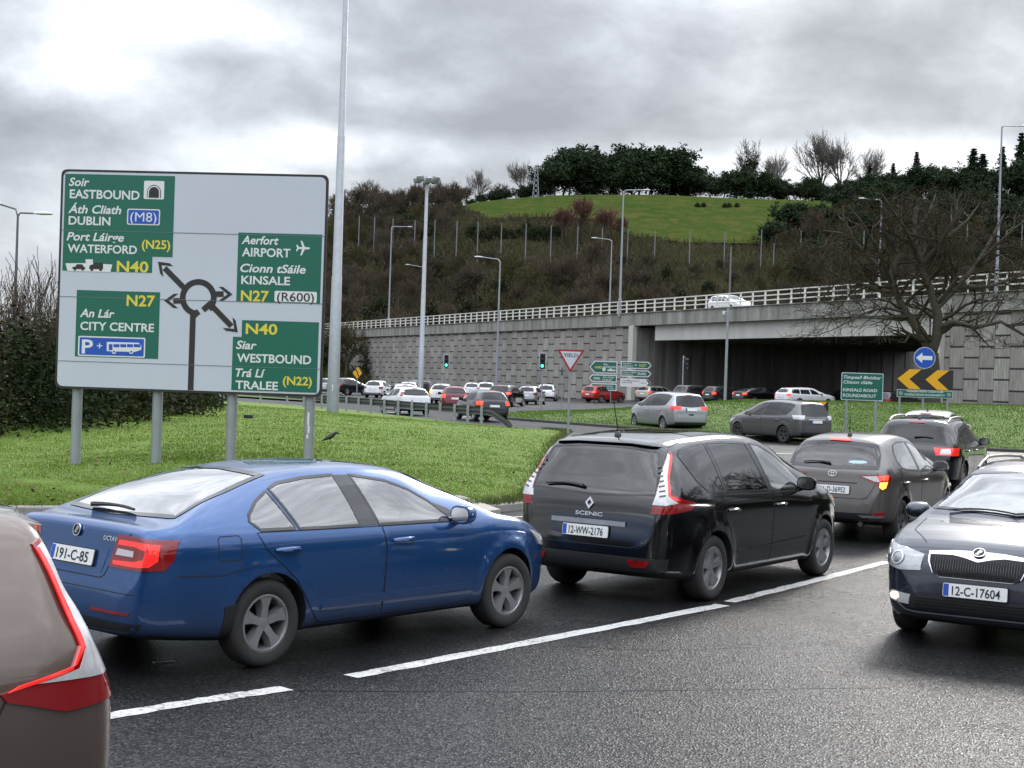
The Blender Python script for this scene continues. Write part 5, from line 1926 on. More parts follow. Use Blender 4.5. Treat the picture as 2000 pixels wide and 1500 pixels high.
def grow(rng, start, d, length, rad, levels, spread, segs, gnarl, up, ratio, nch, out, lev=0):
    """recursive limbs: out[level] gets (points, radii)"""
    p = Vector(start)
    d = Vector(d).normalized()
    pts, rr = [p.copy()], [rad]
    n = segs if lev < 2 else max(2, segs - 1)
    kids = []
    for i in range(n):
        j = Vector((rng.gauss(0, 1), rng.gauss(0, 1), rng.gauss(0, .8))) * gnarl
        d = (d + j + Vector((0, 0, up))).normalized()
        p = p + d * (length / n)
        pts.append(p.copy())
        rr.append(rad * (1 - .62 * (i + 1) / n))
        kids.append((p.copy(), d.copy(), rr[-1]))
    out.append((lev, pts, rr))
    if lev >= levels: return
    k = nch[min(lev, len(nch) - 1)]
    for c in range(k):
        f = (c + 1) / k
        t = (.30 if lev else .45) + (.70 if lev else .55) * f * rng.uniform(.85, 1.0)
        i = min(int(t * n), n - 1)
        a, b = pts[i], pts[i + 1]
        q = a + (b - a) * (t * n - i if t * n - i < 1 else 1)
        base = kids[i][1]
        rnd = Vector((rng.gauss(0, 1), rng.gauss(0, 1), rng.gauss(0, 1)))
        perp = (rnd - base * rnd.dot(base)).normalized()
        s = spread * rng.uniform(.7, 1.25) * (.6 if c == k - 1 else 1)
        nd = (base * math.cos(s) + perp * math.sin(s)).normalized()
        grow(rng, q, nd, length * ratio * rng.uniform(.75, 1.15) * (1.1 - .35 * f if lev == 0 else 1), max(kids[i][2] * rng.uniform(.6, .85), .004), levels, spread, segs, gnarl, up * (.8 if lev else 1), ratio, nch, out, lev + 1)


def limbs_mesh(out, lo, hi, wmin, nside=5):
    """tubes for the branch levels lo..hi"""
    V, F = [], []
    for lev, pts, rr in out:
        if not lo <= lev <= hi: continue
        n = nside if lev < 2 else 3
        b = len(V)
        ref = Vector((.31, .77, .55))
        for i, p in enumerate(pts):
            t = (pts[min(i + 1, len(pts) - 1)] - pts[max(i - 1, 0)]).normalized()
            a = (ref - t * ref.dot(t)).normalized()
            c = t.cross(a)
            r = max(rr[i], wmin)
            for k in range(n):
                an = 2 * math.pi * k / n
                V.append(p + (a * math.cos(an) + c * math.sin(an)) * r)
        for i in range(len(pts) - 1):
            for k in range(n):
                F.append((b + i * n + k, b + i * n + (k + 1) % n, b + (i + 1) * n + (k + 1) % n, b + (i + 1) * n + k))
    return V, F


def me_from(name, V, F, m):
    me = bpy.data.meshes.new(name)
    me.from_pydata([tuple(v) for v in V], [], F)
    me.materials.append(m)
    me.polygons.foreach_set('use_smooth', [True] * len(me.polygons))
    return me


M_BARK = mat('winter bark', (.068, .059, .047), .9, spec=.08, vary=.4, vscale=3)
M_BARKD = mat('dark bark', (.024, .020, .017), .9, vary=.4, vscale=3)
M_TWIG = mat('bare twigs', (.078, .062, .046), .9, vary=.35, vscale=.6, spec=.05)
M_TWIGP = mat('pale twigs', (.13, .118, .105), .9, vary=.25, vscale=.6)
M_TWIGR = mat('russet twigs', (.13, .062, .045), .9, vary=.3, vscale=.6)
M_TWIGG = mat('greenish twigs', (.078, .072, .034), .9, spec=.05, vary=.4, vscale=.4)


def leaf_mat(name, a, b, sc):
    m = bpy.data.materials.new(name)
    m.use_nodes = True
    T = NT(m.node_tree)
    bs = m.node_tree.nodes['Principled BSDF']
    p = T.node('ShaderNodeTexCoord').outputs['Object']
    oi = T.node('ShaderNodeObjectInfo').outputs['Random']
    n = T.noise(p, sc, 4, .6)
    c = T.mix(T.ramp(n, [(.35, 0), (.65, 1)]), a, b)
    c = T.mix(T.math('MULTIPLY', oi, .35), c, tuple(x * .5 for x in a))
    T.l.new(c, bs.inputs['Base Color'])
    bs.inputs['Roughness'].default_value = .7
    bs.inputs['Specular IOR Level'].default_value = .06
    return m


M_PINE = leaf_mat('pine needles', (.018, .032, .018), (.040, .058, .026), .5)
M_SPRUCE = leaf_mat('spruce needles', (.012, .024, .015), (.024, .038, .022), .6)
M_IVY = leaf_mat('ivy leaves', (.014, .026, .010), (.035, .05, .018), .8)
M_BRAMBLE = leaf_mat('bramble leaves', (.020, .028, .012), (.050, .052, .022), 1.1)
M_YLEAF = leaf_mat('yellow leaves', (.16, .15, .03), (.26, .21, .04), 1.1)


def bare_tree(seed, h, levels=4, spread=.55, gnarl=.10, up=.10, ratio=.62, nch=(7, 5, 5, 4), trunk=.42, rad=None, wmin=.02):
    rng = random.Random(seed)
    out = []
    grow(rng, (0, 0, -.3), (rng.gauss(0, .04), rng.gauss(0, .04), 1), h * trunk * 1.45, rad or h * .022, levels, spread, 5, gnarl, up, ratio, nch, out)
    top = max(p.z for _, pts, _r in out for p in pts)
    k = h / top
    out = [(l, [p * k for p in pts], [r * k for r in rr]) for l, pts, rr in out]
    return out


def tufts(rng, centers, per, r, size, flat=1.0, droop=0):
    """leaf-sized faces scattered about the given centres"""
    V, F = [], []
    for c, rc in centers:
        for _ in range(per):
            o = Vector((rng.gauss(0, 1), rng.gauss(0, 1), rng.gauss(0, 1) * flat)) * (rc * r)
            p = c + o
            a = Vector((rng.gauss(0, 1), rng.gauss(0, 1), rng.gauss(0, .6) - droop)).normalized()
            b = a.cross(Vector((rng.gauss(0, 1), rng.gauss(0, 1), rng.gauss(0, 1)))).normalized()
            s = size * rng.uniform(.6, 1.4)
            i = len(V)
            V += [p - a * s, p + b * s * .42, p + a * s, p - b * s * .42]
            F.append((i, i + 1, i + 2, i + 3))
    return V, F


PROTO = {}


def proto(key, parts):
    """parts: list of (part name, mesh)"""
    PROTO[key] = parts


def plant(key, name, loc, s=1, rz=0, label=None, cat='tree', group=None, sz=None, tilt=0):
    o = empty(name, loc, rz, label, cat, group)
    o.scale = (s, s, sz or s)
    if tilt: o.rotation_euler = (tilt, 0, rz)
    for pn, me in PROTO[key]:
        link(pn, me, o)
    return o


def build_protos():
    # bare broadleaved trees of the wood and the skyline
    for i in range(3):
        out = bare_tree(10 + i, 11, 4, .62, .11, .06, .64, (9, 6, 5, 4), trunk=.32)
        proto('bare%d' % i, [('trunk', me_from('trunk', *limbs_mesh(out, 0, 1, .04), M_BARK)), ('crown', me_from('twigs', *limbs_mesh(out, 2, 9, .026), M_TWIG))])
    for i in range(3):
        out = bare_tree(30 + i, 9.5, 4, .72, .14, .05, .64, (10, 6, 5, 4), trunk=.28)
        rng = random.Random(70 + i)
        proto('thicket%d' % i, [('trunk', me_from('trunk', *limbs_mesh(out, 0, 1, .05), M_BARK)), ('crown', me_from('twigs', *limbs_mesh(out, 2, 9, .032), (M_TWIG, M_TWIG, M_TWIGG)[i]))])
    out = bare_tree(44, 10, 4, .72, .12, .05, .64, (10, 6, 5, 4), trunk=.26)
    proto('russet', [('trunk', me_from('trunk', *limbs_mesh(out, 0, 1, .05), M_BARK)), ('crown', me_from('twigs', *limbs_mesh(out, 2, 9, .04), M_TWIGR))])
    # fine skyline trees, fan shaped
    for i in range(2):
        out = bare_tree(50 + i, 14, 4, .46, .07, .06, .64, (9, 6, 6, 4), trunk=.30)
        proto('fan%d' % i, [('trunk', me_from('trunk', *limbs_mesh(out, 0, 1, .05), M_BARK)), ('crown', me_from('twigs', *limbs_mesh(out, 2, 9, .022), M_TWIGP))])
    # ivy clad tree
    out = bare_tree(61, 14, 4, .45, .10, .08, .6, (7, 5, 5, 4))
    rng = random.Random(8)
    cs = [(p, .45) for l, pts, rr in out if l <= 1 for p in pts if p.z > 2]
    proto('ivy', [('trunk', me_from('trunk', *limbs_mesh(out, 0, 1, .05), M_BARKD)), ('crown', me_from('twigs', *limbs_mesh(out, 2, 9, .022), M_TWIG)), ('ivy', me_from('ivy', *tufts(rng, cs, 22, 1.0, .30), M_IVY))])
    # broad dark pines: clumps of needles on spreading limbs
    for i in range(3):
        out = bare_tree(80 + i, 12, 3, .95, .10, .03, .62, (13, 5, 4), trunk=.46, rad=.32)
        rng = random.Random(90 + i)
        cs = [(pts[-1], .75) for l, pts, rr in out if l >= 2 and pts[-1].z > 1.0] + [(pts[len(pts) // 2], .7) for l, pts, rr in out if l == 2]
        rng.shuffle(cs)
        proto('pine%d' % i, [('trunk', me_from('trunk', *limbs_mesh(out, 0, 2, .05), M_BARKD)), ('crown', me_from('needles', *tufts(rng, cs[:420], 17, .85, .40, .55), M_PINE))])
    # spired conifers
    for i in range(2):
        rng = random.Random(100 + i)
        V, F = [], []
        cs = []
        H = 15
        for k in range(26):
            z = 1.5 + (H - 1.5) * k / 26
            r = (H - z) * (.21 + .03 * rng.random()) + .12
            m = 7
            for j in range(m):
                a = rng.uniform(0, 6.28)
                rr = r * rng.uniform(.55, 1.1)
                q = 4
                for t in range(1, q + 1):
                    cs.append((Vector((math.cos(a) * rr * t / q, math.sin(a) * rr * t / q, z - .32 * rr * t / q + .1)), .10 + .11 * r))
        V, F = tufts(rng, cs, 8, 1, .25, .5, .4)
        t = MB().tube([(0, 0, -.3), (0, 0, H * .6), (0, 0, H)], [.26, .14, .02], 6)
        proto('spire%d' % i, [('trunk', me_from('trunk', t.v, t.f, M_BARKD)), ('crown', me_from('needles', V, F, M_SPRUCE))])
    # leafy evergreen scrub
    for i in range(2):
        rng = random.Random(120 + i)
        cs = []
        for _ in range(90):
            a, r, z = rng.uniform(0, 6.28), rng.random() ** .5, rng.random()
            w = 2.6 * (1 - .45 * z)
            cs.append((Vector((math.cos(a) * r * w, math.sin(a) * r * w, .3 + z * 4.2 * (1 - .25 * r))), .55))
        out = bare_tree(130 + i, 4.6, 2, .6, .15, .1, .6, (8, 5), trunk=.5, rad=.09)
        proto('scrub%d' % i, [('stem', me_from('stem', *limbs_mesh(out, 0, 2, .03), M_BARKD)), ('crown', me_from('leaves', *tufts(rng, cs, 26, 1, .26), (M_IVY, M_BRAMBLE)[i]))])


build_protos()


def build_wood():
    rng = random.Random(4)
    GW = 'bare trees of the hillside wood'
    n = 0
    # wood on the slope, row after row
    Y = 236.0
    while Y < 492:
        u = 470 + rng.uniform(0, 30)
        step = 2.9 * CAM_F / Y
        while u < 2240:
            uu = u + rng.uniform(-.4, .4) * step
            yy = Y + rng.uniform(-6, 6)
            top = 12 * CAM_F / yy
            ok = not inpoly(uu, yy, FIELD) and not inpoly(uu, yy + 14, FIELD)
            # keep the view up to the field open
            if 1190 < uu < 1560 and yy > 335: ok = False
            if 880 < uu <= 1190 and yy > 322: ok = False
            if uu > 1540 and yy > 360: ok = False
            if uu < 640 and yy > 420: ok = False
            if ok:
                k = rng.random()
                sc = rng.uniform(.82, 1.18)
                if 1190 < uu < 1560: sc *= .82 - .25 * (yy > 285)
                if k < .30: key, lab = 'bare%d' % rng.randrange(3), 'bare grey brown tree in the wood on the hillside behind the flyover'
                elif k < .80: key, lab = 'thicket%d' % rng.randrange(3), 'densely twigged bare tree in the wood on the hillside behind the flyover'
                else: key, lab = 'scrub%d' % rng.randrange(2), 'evergreen scrub between the bare trees on the hillside behind the flyover'
                plant(key, 'woodland_tree' if k < .8 else 'evergreen_shrub', hp(uu, yy), sc * (1.0 if k < .8 else 1.15), rng.uniform(0, 6.28), lab, 'tree' if k < .8 else 'shrub', GW if k < .8 else 'evergreen scrub in the hillside wood')
                n += 1
            u += step * (1.95 if Y > 300 else 1.75)
        Y += 15 if Y < 330 else 21
    # skyline, left shoulder
    G = 'small bare trees along the left shoulder of the hill'
    for i, u in enumerate(range(648, 905, 17)):
        plant(['bare0', 'thicket1', 'bare2', 'thicket0', 'scrub0'][i % 5], 'skyline_tree', hp(u + rng.uniform(-6, 6), 496 + rng.uniform(-8, 8)), rng.uniform(.55, .95), rng.uniform(0, 6), 'small bare tree on the left shoulder of the skyline beside the floodlight mast', 'tree', G)
    plant('spire0', 'larch_tree', hp(845, 505), .85, 0, 'thin spired tree rising just right of the floodlight mast head', 'tree')
    # skyline trees that can be told apart: (key, u, Y, scale, label)
    L = [
        ('fan0', 926, 520, 1.1, 'round bare tree at the left end of the hilltop field'),
        ('bare1', 962, 518, .90, 'bare tree behind the dark evergreens left of the hilltop field'),
        ('fan1', 1016, 524, 1.3, 'tall pale bare tree rising above the left evergreens of the hilltop'),
        ('ivy', 1045, 522, .80, 'ivy clad tree left of the big dark pine mass on the hilltop'),
        ('spire1', 1150, 528, 1.5, 'thin spired conifer standing highest in the dark pine mass'),
        ('spire0', 1128, 530, 1.36, 'narrow conifer left of the highest spire in the dark pine mass'),
        ('spire1', 1185, 532, 1.34, 'narrow conifer right of the highest spire in the dark pine mass'),
        ('fan0', 1222, 536, 1.5, 'pale bare tree showing behind the dark pine mass'),
        ('ivy', 1452, 520, 1.85, 'tall ivy clad bare tree with two rounded heads on the skyline'),
        ('fan1', 1510, 520, 1.6, 'pale bare tree right of the ivy clad skyline tree'),
        ('fan0', 1590, 520, 2.05, 'tall fan shaped bare tree, left of the pair on the skyline'),
        ('fan1', 1634, 518, 2.0, 'tall fan shaped bare tree, right of the pair on the skyline'),
        ('fan0', 1688, 518, 1.65, 'rounded bare tree behind the small dark spruces on the skyline'),
        ('spire0', 1650, 516, .72, 'small dark spruce under the pair of fan shaped skyline trees'),
        ('spire1', 1684, 514, 1.1, 'dark spruce in front of the rounded bare skyline tree'),
        ('spire0', 1730, 512, 1.1, 'dark spruce between the rounded bare tree and the ragged tall spruce'),
        ('spire1', 1775, 510, 1.35, 'ragged tall spruce with bare gaps on the right skyline'),
        ('spire0', 1752, 522, .90, 'thin spruce just left of the ragged tall spruce'),
        ('spire0', 1886, 470, 1.2, 'broad dark cypress on the right skyline, left of its pair'),
        ('spire0', 1904, 474, 1.1, 'broad dark cypress on the right skyline, right of its pair'),
        ('spire1', 1942, 462, 1.25, 'dark conifer behind the right hand lamp column'),
        ('spire0', 1978, 452, 1.55, 'tallest dark spruce at the right edge of the skyline'),
        ('fan1', 1845, 490, .75, 'thin bare tree left of the dark cypresses on the right skyline'),
        ('spire1', 2030, 450, 1.2, 'dark spruce beyond the right edge of the skyline')]
    for key, u, Y, s, lab in L:
        wide = 1.5 if 'cypress' in lab else 1
        o = plant(key, {'f': 'bare_tree', 'b': 'bare_tree', 'i': 'ivy_tree', 's': 'conifer_tree'}[key[0]], hp(u, Y), s, rng.uniform(0, 6.28), lab, 'tree')
        o.scale = (s * wide, s * wide, s)
    # pine masses
    G = 'dark pines massed on the hilltop'
    for u, Y, s, w in [(1072, 500, .80, 1), (1098, 506, .98, 1), (1122, 512, 1.05, 1), (1150, 508, 1.02, 1), (1176, 512, 1.0, 1), (1205, 508, .92, 1), (1235, 502, .90, 1.1), (1262, 506, .98, 1), (1290, 500, .95, 1.1), (1316, 506, .88, 1), (1334, 500, .74, 1.1), (1085, 520, 1.0, 1), (1140, 522, 1.12, 1), (1200, 524, 1.08, 1), (1250, 520, 1.06, 1), (1300, 520, 1.0, 1)]:
        s *= 1.42 * rng.uniform(.92, 1.14)
        o = plant('pine%d' % rng.randrange(3), 'pine_tree', hp(u, Y), s, rng.uniform(0, 6.28), 'dark pine standing in the dense mass at the head of the hilltop field', 'tree', G)
        o.scale = (s * w, s * w, s)
    G = 'spreading pines right of the hilltop field'
    for u, Y, s in [(1400, 505, .58), (1424, 500, .66), (1450, 508, .70), (1476, 502, .62), (1500, 512, .60), (1380, 514, .60), (1350, 512, .56), (1530, 512, .52), (1556, 516, .60), (1580, 510, .58), (1610, 514, .50), (1636, 512, .52), (1662, 506, .56), (1690, 500, .60), (1722, 500, .62), (1750, 496, .66), (1785, 492, .72), (1815, 490, .70), (1845, 480, .64), (1875, 470, .72), (1920, 460, .70), (1955, 452, .78), (1990, 446, .82), (2025, 440, .85)]:
        plant('pine%d' % rng.randrange(3), 'pine_tree', hp(u, Y), s * 1.5, rng.uniform(0, 6.28), 'low spreading pine along the top right edge of the hilltop field', 'tree', G)
    G = 'low dark evergreens left of the hilltop field'
    for u, Y, s in [(905, 512, .36), (930, 508, .40), (955, 508, .50), (975, 510, .55), (1000, 506, .52), (1028, 506, .58), (1050, 504, .62)]:
        plant('pine%d' % rng.randrange(3), 'pine_tree', hp(u, Y), s, rng.uniform(0, 6.28), 'low dark evergreen at the top left of the hilltop field', 'tree', G)
    # dark pine standing on the slope below the field
    for u, Y, s, lab in [(1535, 372, .92, 'large dark pine on the slope below the right end of the field'), (1584, 384, .72, 'second dark pine on the slope, right of the large one'), (1506, 366, .58, 'smaller dark pine on the slope, left of the large one')]:
        plant('pine0', 'pine_tree', hp(u, Y), s, u, lab, 'tree')
    G = 'dark evergreens on the right hand slope'
    for i in range(34):
        u = 1600 + (i * 37) % 560
        Y = 330 + (i * 53) % 110
        plant('pine%d' % (i % 3), 'pine_tree', hp(u, Y), rng.uniform(.55, .85), rng.uniform(0, 6), 'dark evergreen in the wood on the right hand slope', 'tree', G)
    # russet trees below the pine mass
    for u, Y, s, lab in [(1088, 366, .98, 'russet bare tree at the left of the three below the pine mass'), (1128, 368, 1.22, 'tallest russet bare tree below the pine mass'), (1170, 364, 1.0, 'russet bare tree at the right of the three below the pine mass'), (1204, 366, .72, 'small russet tree at the edge of the green field')]:
        plant('russet', 'russet_tree', hp(u, Y), s, u, lab, 'tree')
    G = 'dark scrub below the left part of the field'
    for i in range(12):
        plant('scrub%d' % (i % 2), 'evergreen_shrub', hp(915 + i * 15, 372 + rng.uniform(-8, 8)), rng.uniform(.6, .9), i, 'dark evergreen scrub along the lower edge of the left field', 'shrub', G)
    for i, u in enumerate([1350, 1362, 1404, 1412, 1428]):
        plant('scrub1', 'field_shrub', hp(u, 425 + i), .34, i, 'tiny dark bush in the row across the middle of the field', 'shrub', 'tiny bushes across the middle of the field')


build_wood()


def build_brush():
    # low winter brush, saplings and bracken covering the wooded slope: nobody could count it
    rng = np.random.default_rng(9)
    V = []
    n = 0
    pts = []
    while len(pts) < 34000:
        u = rng.uniform(430, 2250)
        Y = rng.uniform(228, 505)
        if inpoly(u, Y, FIELD) or (u < 640 and Y > 470): continue
        pts.append((u, Y))
    A = np.array([tuple(hp(u, Y)) for u, Y in pts])
    k = 4
    B = np.repeat(A, k, 0) + rng.normal(0, .55, (len(A) * k, 3)) * np.array([1, 1, 0])
    m = len(B)
    h = rng.uniform(.6, 1.9, m)
    top = B + np.stack([rng.normal(0, .8, m), rng.normal(0, .8, m), h], 1)
    w = rng.uniform(.03, .09, m)
    a = rng.uniform(0, 6.28, m)
    off = np.stack([np.cos(a) * w, np.sin(a) * w, np.zeros(m)], 1)
    V = np.zeros((m * 4, 3))
    low = np.array([0, 0, -.4])
    V[0::4], V[1::4], V[2::4], V[3::4] = B - off * .5 + low, B + off * .5 + low, top + off, top - off
    o = tri_mesh('brushwood', V, np.arange(m * 4).reshape(-1, 4), leaf_mat('brush', (.056, .046, .031), (.066, .066, .031), .03))
    tag(o, 'brown winter brushwood covering the wooded slope below the hilltop field', 'brushwood', kind='stuff')


build_brush()


def build_oak():
    rng = random.Random(21)
    out = []
    Y = 78.0
    base = at(1822, 742, Y)
    base.z = 1.3
    S_ = Y / CAM_F                       # metres per photo pixel there
    # main stems follow the photograph: a trunk forking low into two heavy limbs
    def px(u, v, dy=0):
        p = at(u, v, Y + dy)
        return p - base
    trunk = [Vector((0, 0, -.5)), px(1820, 720), px(1818, 690)]
    out.append((0, trunk, [.62, .52, .50]))
    stems = [
        ([px(1818, 690), px(1800, 650, .2), px(1768, 610, .5), px(1752, 575, .8), px(1738, 545, 1.2), px(1700, 505, 1.5), px(1668, 470, 2)], .36),
        ([px(1818, 690), px(1830, 655, -.3), px(1832, 615, -.4), px(1815, 560, -.2), px(1795, 505, .2), px(1785, 455, .5), px(1790, 405, .8)], .40),
        ([px(1832, 640, -.3), px(1862, 628, -1), px(1905, 640, -1.6), px(1955, 628, -2), px(2010, 660, -2.4), px(2060, 690, -2.6)], .20),
        ([px(1830, 600, -.4), px(1870, 560, .3), px(1905, 520, .8), px(1935, 470, 1.5), px(1960, 420, 2)], .24),
        ([px(1768, 610, .5), px(1725, 600, -.6), px(1680, 615, -1.4), px(1650, 632, -2), px(1625, 645, -2.4)], .11),
        ([px(1738, 545, 1.2), px(1755, 495, 2), px(1745, 440, 2.6), px(1722, 398, 3)], .18),
        ([px(1800, 520), px(1840, 470, -1), px(1868, 420, -1.6), px(1862, 382, -2)], .18),
        ([px(1752, 575, .8), px(1700, 560, 2), px(1650, 545, 3), px(1605, 520, 3.6)], .15),
        ([px(1738, 545, 1.2), px(1715, 490, .4), px(1680, 430, -.4), px(1655, 400, -1)], .15),
        ([px(1795, 505, .2), px(1770, 450, -1), px(1735, 400, -2), px(1720, 375, -2.4)], .15),
        ([px(1785, 455, .5), px(1815, 415, 1), px(1828, 378, 1.5)], .13),
        ([px(1905, 520, .8), px(1945, 480, -.6), px(1990, 440, -1.4), px(2020, 420, -2)], .15),
        ([px(1668, 470, 2), px(1640, 455, 1), px(1605, 450, .5)], .10),
        ([px(1840, 470, -1), px(1890, 430, -.2), px(1915, 395, .4)], .13),
        ([px(1870, 560, .3), px(1930, 560, 1.5), px(1990, 540, 2.5), px(2045, 520, 3)], .17)]
    for pts, r in stems:
        n = len(pts)
        out.append((1, pts, [r * (1 - .7 * i / (n - 1)) for i in range(n)]))
        for i in range(n - 1):
            a, b = pts[i], pts[i + 1]
            for c in range(4):
                if i == 0 and c < 2: continue
                q = a + (b - a) * ((c + rng.random()) / 4)
                d = (b - a).normalized()
                rnd = Vector((rng.gauss(0, 1), rng.gauss(0, 1), rng.gauss(0, 1)))
                perp = (rnd - d * rnd.dot(d)).normalized()
                nd = (d * .5 + perp).normalized()
                grow(rng, q, nd, rng.uniform(1.5, 2.6), r * (1 - .7 * i / n) * .42, 5, .75, 4, .20, .02, .62, (5, 5, 4, 3), out, 2)
        grow(rng, pts[-1], (pts[-1] - pts[-2]), 2.2, r * .3, 5, .7, 4, .2, .02, .62, (5, 5, 4, 3), out, 2)
    lim = at(1800, 356, Y).z - base.z
    low = at(1700, 676, Y).z - base.z
    keep = []
    for l, pts, rr in out:
        e = max(p.z for p in pts)
        cen = abs(pts[-1].x - .2) / 8.5
        if l >= 2 and min(p.z for p in pts) < low: continue
        if l < 2 or e < lim * (1.0 - .18 * cen * cen) - abs(rng.gauss(0, .35)): keep.append((l, pts, [r * (.78 if l < 2 else 1) for r in rr]))
    out = keep
    m1 = me_from('trunk', *limbs_mesh(out, 0, 1, .02, 9), mat('oak bark', (.055, .048, .038), .9, vary=.5, vscale=4, bump=.6, bscale=9))
    m2 = me_from('limbs', *limbs_mesh(out, 2, 2, .012), M_BARK)
    m3 = me_from('twigs', *limbs_mesh(out, 3, 9, .011), mat('oak twigs', (.066, .052, .040), .9, spec=.05))
    o = empty('oak_tree', base, 0, 'big gnarled bare oak forking low in front of the bridge opening', 'tree')
    link('trunk', m1, o)
    link('limb', m2, o)
    link('crown', m3, o)


build_oak()


def build_hedge():
    rng = random.Random(31)
    # tall thicket left of the big sign, one bush after another
    path = [(-21, 31.5), (-17.5, 33.5), (-14.2, 36), (-12.6, 40), (-12.4, 45), (-12.6, 51), (-13.2, 57), (-14.0, 63), (-15.4, 69)]
    path += [(-16.5, 37.5), (-20, 36), (-16, 43), (-16.4, 50), (-17, 58), (-18, 66), (-24.5, 33), (-26, 38), (-21.5, 44), (-22, 54)]
    for i, (x, y) in enumerate(path):
        first = i < 9
        h = rng.uniform(2.9, 3.4) if first else rng.uniform(3.1, 3.7)
        if first and i > 3: h *= .85 - .06 * (i - 4)
        w = rng.uniform(2.0, 2.6)
        cs = []
        for _ in range(150 if first else 110):
            a, r, z = rng.uniform(0, 6.28), rng.random() ** .5, rng.random()
            ww = w * (1.0 - .35 * z ** 2)
            cs.append((Vector((math.cos(a) * r * ww, math.sin(a) * r * ww, .05 + z * h * (1 - .18 * r))), .34))
        V, F = tufts(rng, cs, 42 if first else 26, 1, .085 if first else .11)
        out = []
        for k in range(16):
            a = rng.uniform(0, 6.28)
            grow(rng, (math.cos(a) * w * .5 * rng.random(), math.sin(a) * w * .5 * rng.random(), 0), (math.cos(a) * .25, math.sin(a) * .25, 1), h * rng.uniform(.9, 1.2), .02, 2, .4, 5, .10, .05, .45, (6, 4), out)
        o = empty('hedge_shrub', (x, y, .05), 0, 'leafy bramble and thorn bush at the foot of the thicket left of the big sign' if first else 'tall bare stemmed bush at the back of the thicket left of the big sign', 'shrub', 'front bushes of the left thicket' if first else 'back bushes of the left thicket')
        link('crown', me_from('leaves', V, F, M_BRAMBLE if i % 3 else M_IVY), o)
        link('stem', me_from('stems', *limbs_mesh(out, 0, 9, .008), M_TWIG if i % 2 else M_BARK), o)
    # young poplar stems with yellowed leaves
    out = []
    cs = []
    for k in range(5):
        grow(rng, (k * .35 - .7, rng.uniform(-.2, .2), 0), (rng.gauss(0, .05), 0, 1), rng.uniform(3.2, 4.4), .03, 1, .3, 6, .04, .05, .35, (7,), out)
    cs = [(p, .16) for l, pts, r in out for p in pts[2:] if p.z < 3.6]
    o = empty('yellow_shrub', (-13.3, 36.2, 0), 0, 'slender shrub with yellowing leaves in front of the left thicket', 'shrub')
    link('stem', me_from('stems', *limbs_mesh(out, 0, 9, .012), M_BARK), o)
    link('crown', me_from('leaves', *tufts(rng, cs, 14, 1, .06), M_YLEAF), o)


build_hedge()


def build_roadside():
    # the planted bank on the near side of the road, to the right of and behind the viewer
    rng = random.Random(77)
    G = 'trees on the near bank'
    n = 0
    for i in range(15):
        x, y = (31 + rng.uniform(-2, 3), 46 - i * 5.2) if i < 11 else (24 - (i - 11) * 9, -15 + rng.uniform(-2, 2))
        plant(['bare0', 'thicket1', 'ivy', 'bare2', 'pine1'][i % 5], 'roadside_tree', (x, y, -.1), rng.uniform(.75, 1.0), rng.uniform(0, 6), 'tree on the planted bank along the near side of the road, outside the picture', 'tree', G)
    for i in range(34):
        x, y = (28 + rng.uniform(-.8, .8), 48 - i * 2.7) if i < 22 else (26 - (i - 22) * 4.2, -12.5 + rng.uniform(-.6, .6))
        plant('scrub%d' % (i % 2), 'roadside_shrub', (x, y, -.3), rng.uniform(.62, .85), rng.uniform(0, 6), 'shrub of the planted bank along the near side of the road, outside the picture', 'shrub', 'shrubs on the near bank')


build_roadside()
# ------------------------------------------------------------------ signs, lamps, rails
M_SGREEN = mat('sign green', (.004, .115, .075), .42, vary=.08, vscale=2)
M_SWHITE = mat('sign white', (.50, .53, .60), .42, vary=.06, vscale=1.5)
M_SLET = mat('sign lettering white', (.66, .67, .68), .45)
M_SYEL = mat('sign yellow', (.66, .56, .06), .45)
M_SBLUE = mat('sign blue', (.012, .075, .42), .42)
M_SBLACK = mat('sign black', (.020, .017, .016), .5)
M_SRED = mat('sign red', (.30, .015, .02), .45)
M_SAMB = mat('sign amber', (.72, .36, .012), .45)
M_SBACK = mat('sign back grey', (.20, .21, .22), .55)


class Board:
    """upright flat board: local x along it, y up, z towards the viewer; px() takes photo pixels onto its plane"""
    def __init__(self, a, b):
        self.o = Vector(a)
        d = Vector(b) - self.o
        self.L = math.hypot(d.x, d.y)
        self.ex = Vector((d.x, d.y, 0)).normalized()
        self.n = Vector((0, 0, 1)).cross(self.ex) * -1
        if self.n.y > 0: self.n = -self.n
        e = self.ex
        self.M = Matrix(((e.x, 0, self.n.x, self.o.x), (e.y, 0, self.n.y, self.o.y), (0, 1, 0, self.o.z), (0, 0, 0, 1)))

    def px(self, u, v):
        c = Vector((0, 0, CAM_H))
        d = px_dir(u, v)
        t = (self.o - c).dot(self.n) / d.dot(self.n)
        p = c + d * t - self.o
        return (p.dot(self.ex), p.z)

    def rect(self, u0, v0, u1, v1): 
        a, b = self.px(u0, v0), self.px(u1, v1)
        return [(a[0], b[1]), (b[0], b[1]), (b[0], a[1]), (a[0], a[1])]


def rounded(poly, r, n=4):
    out = []
    m = len(poly)
    for i in range(m):
        p, a, b = Vector(poly[i]), Vector(poly[i - 1]), Vector(poly[(i + 1) % m])
        d1, d2 = (a - p).normalized(), (b - p).normalized()
        rr = min(r, (a - p).length * .45, (b - p).length * .45)
        for k in range(n + 1):
            t = k / n
            q = (p + d1 * rr) * (1 - t) ** 2 + p * 2 * t * (1 - t) + (p + d2 * rr) * t * t
            out.append((q.x, q.y))
    return out


def shape(B, parent, name, poly, m, z0=.0, z1=.004):
    mb = MB().prism(poly, z0, z1, B.M)
    return mb.obj(name, m, parent)


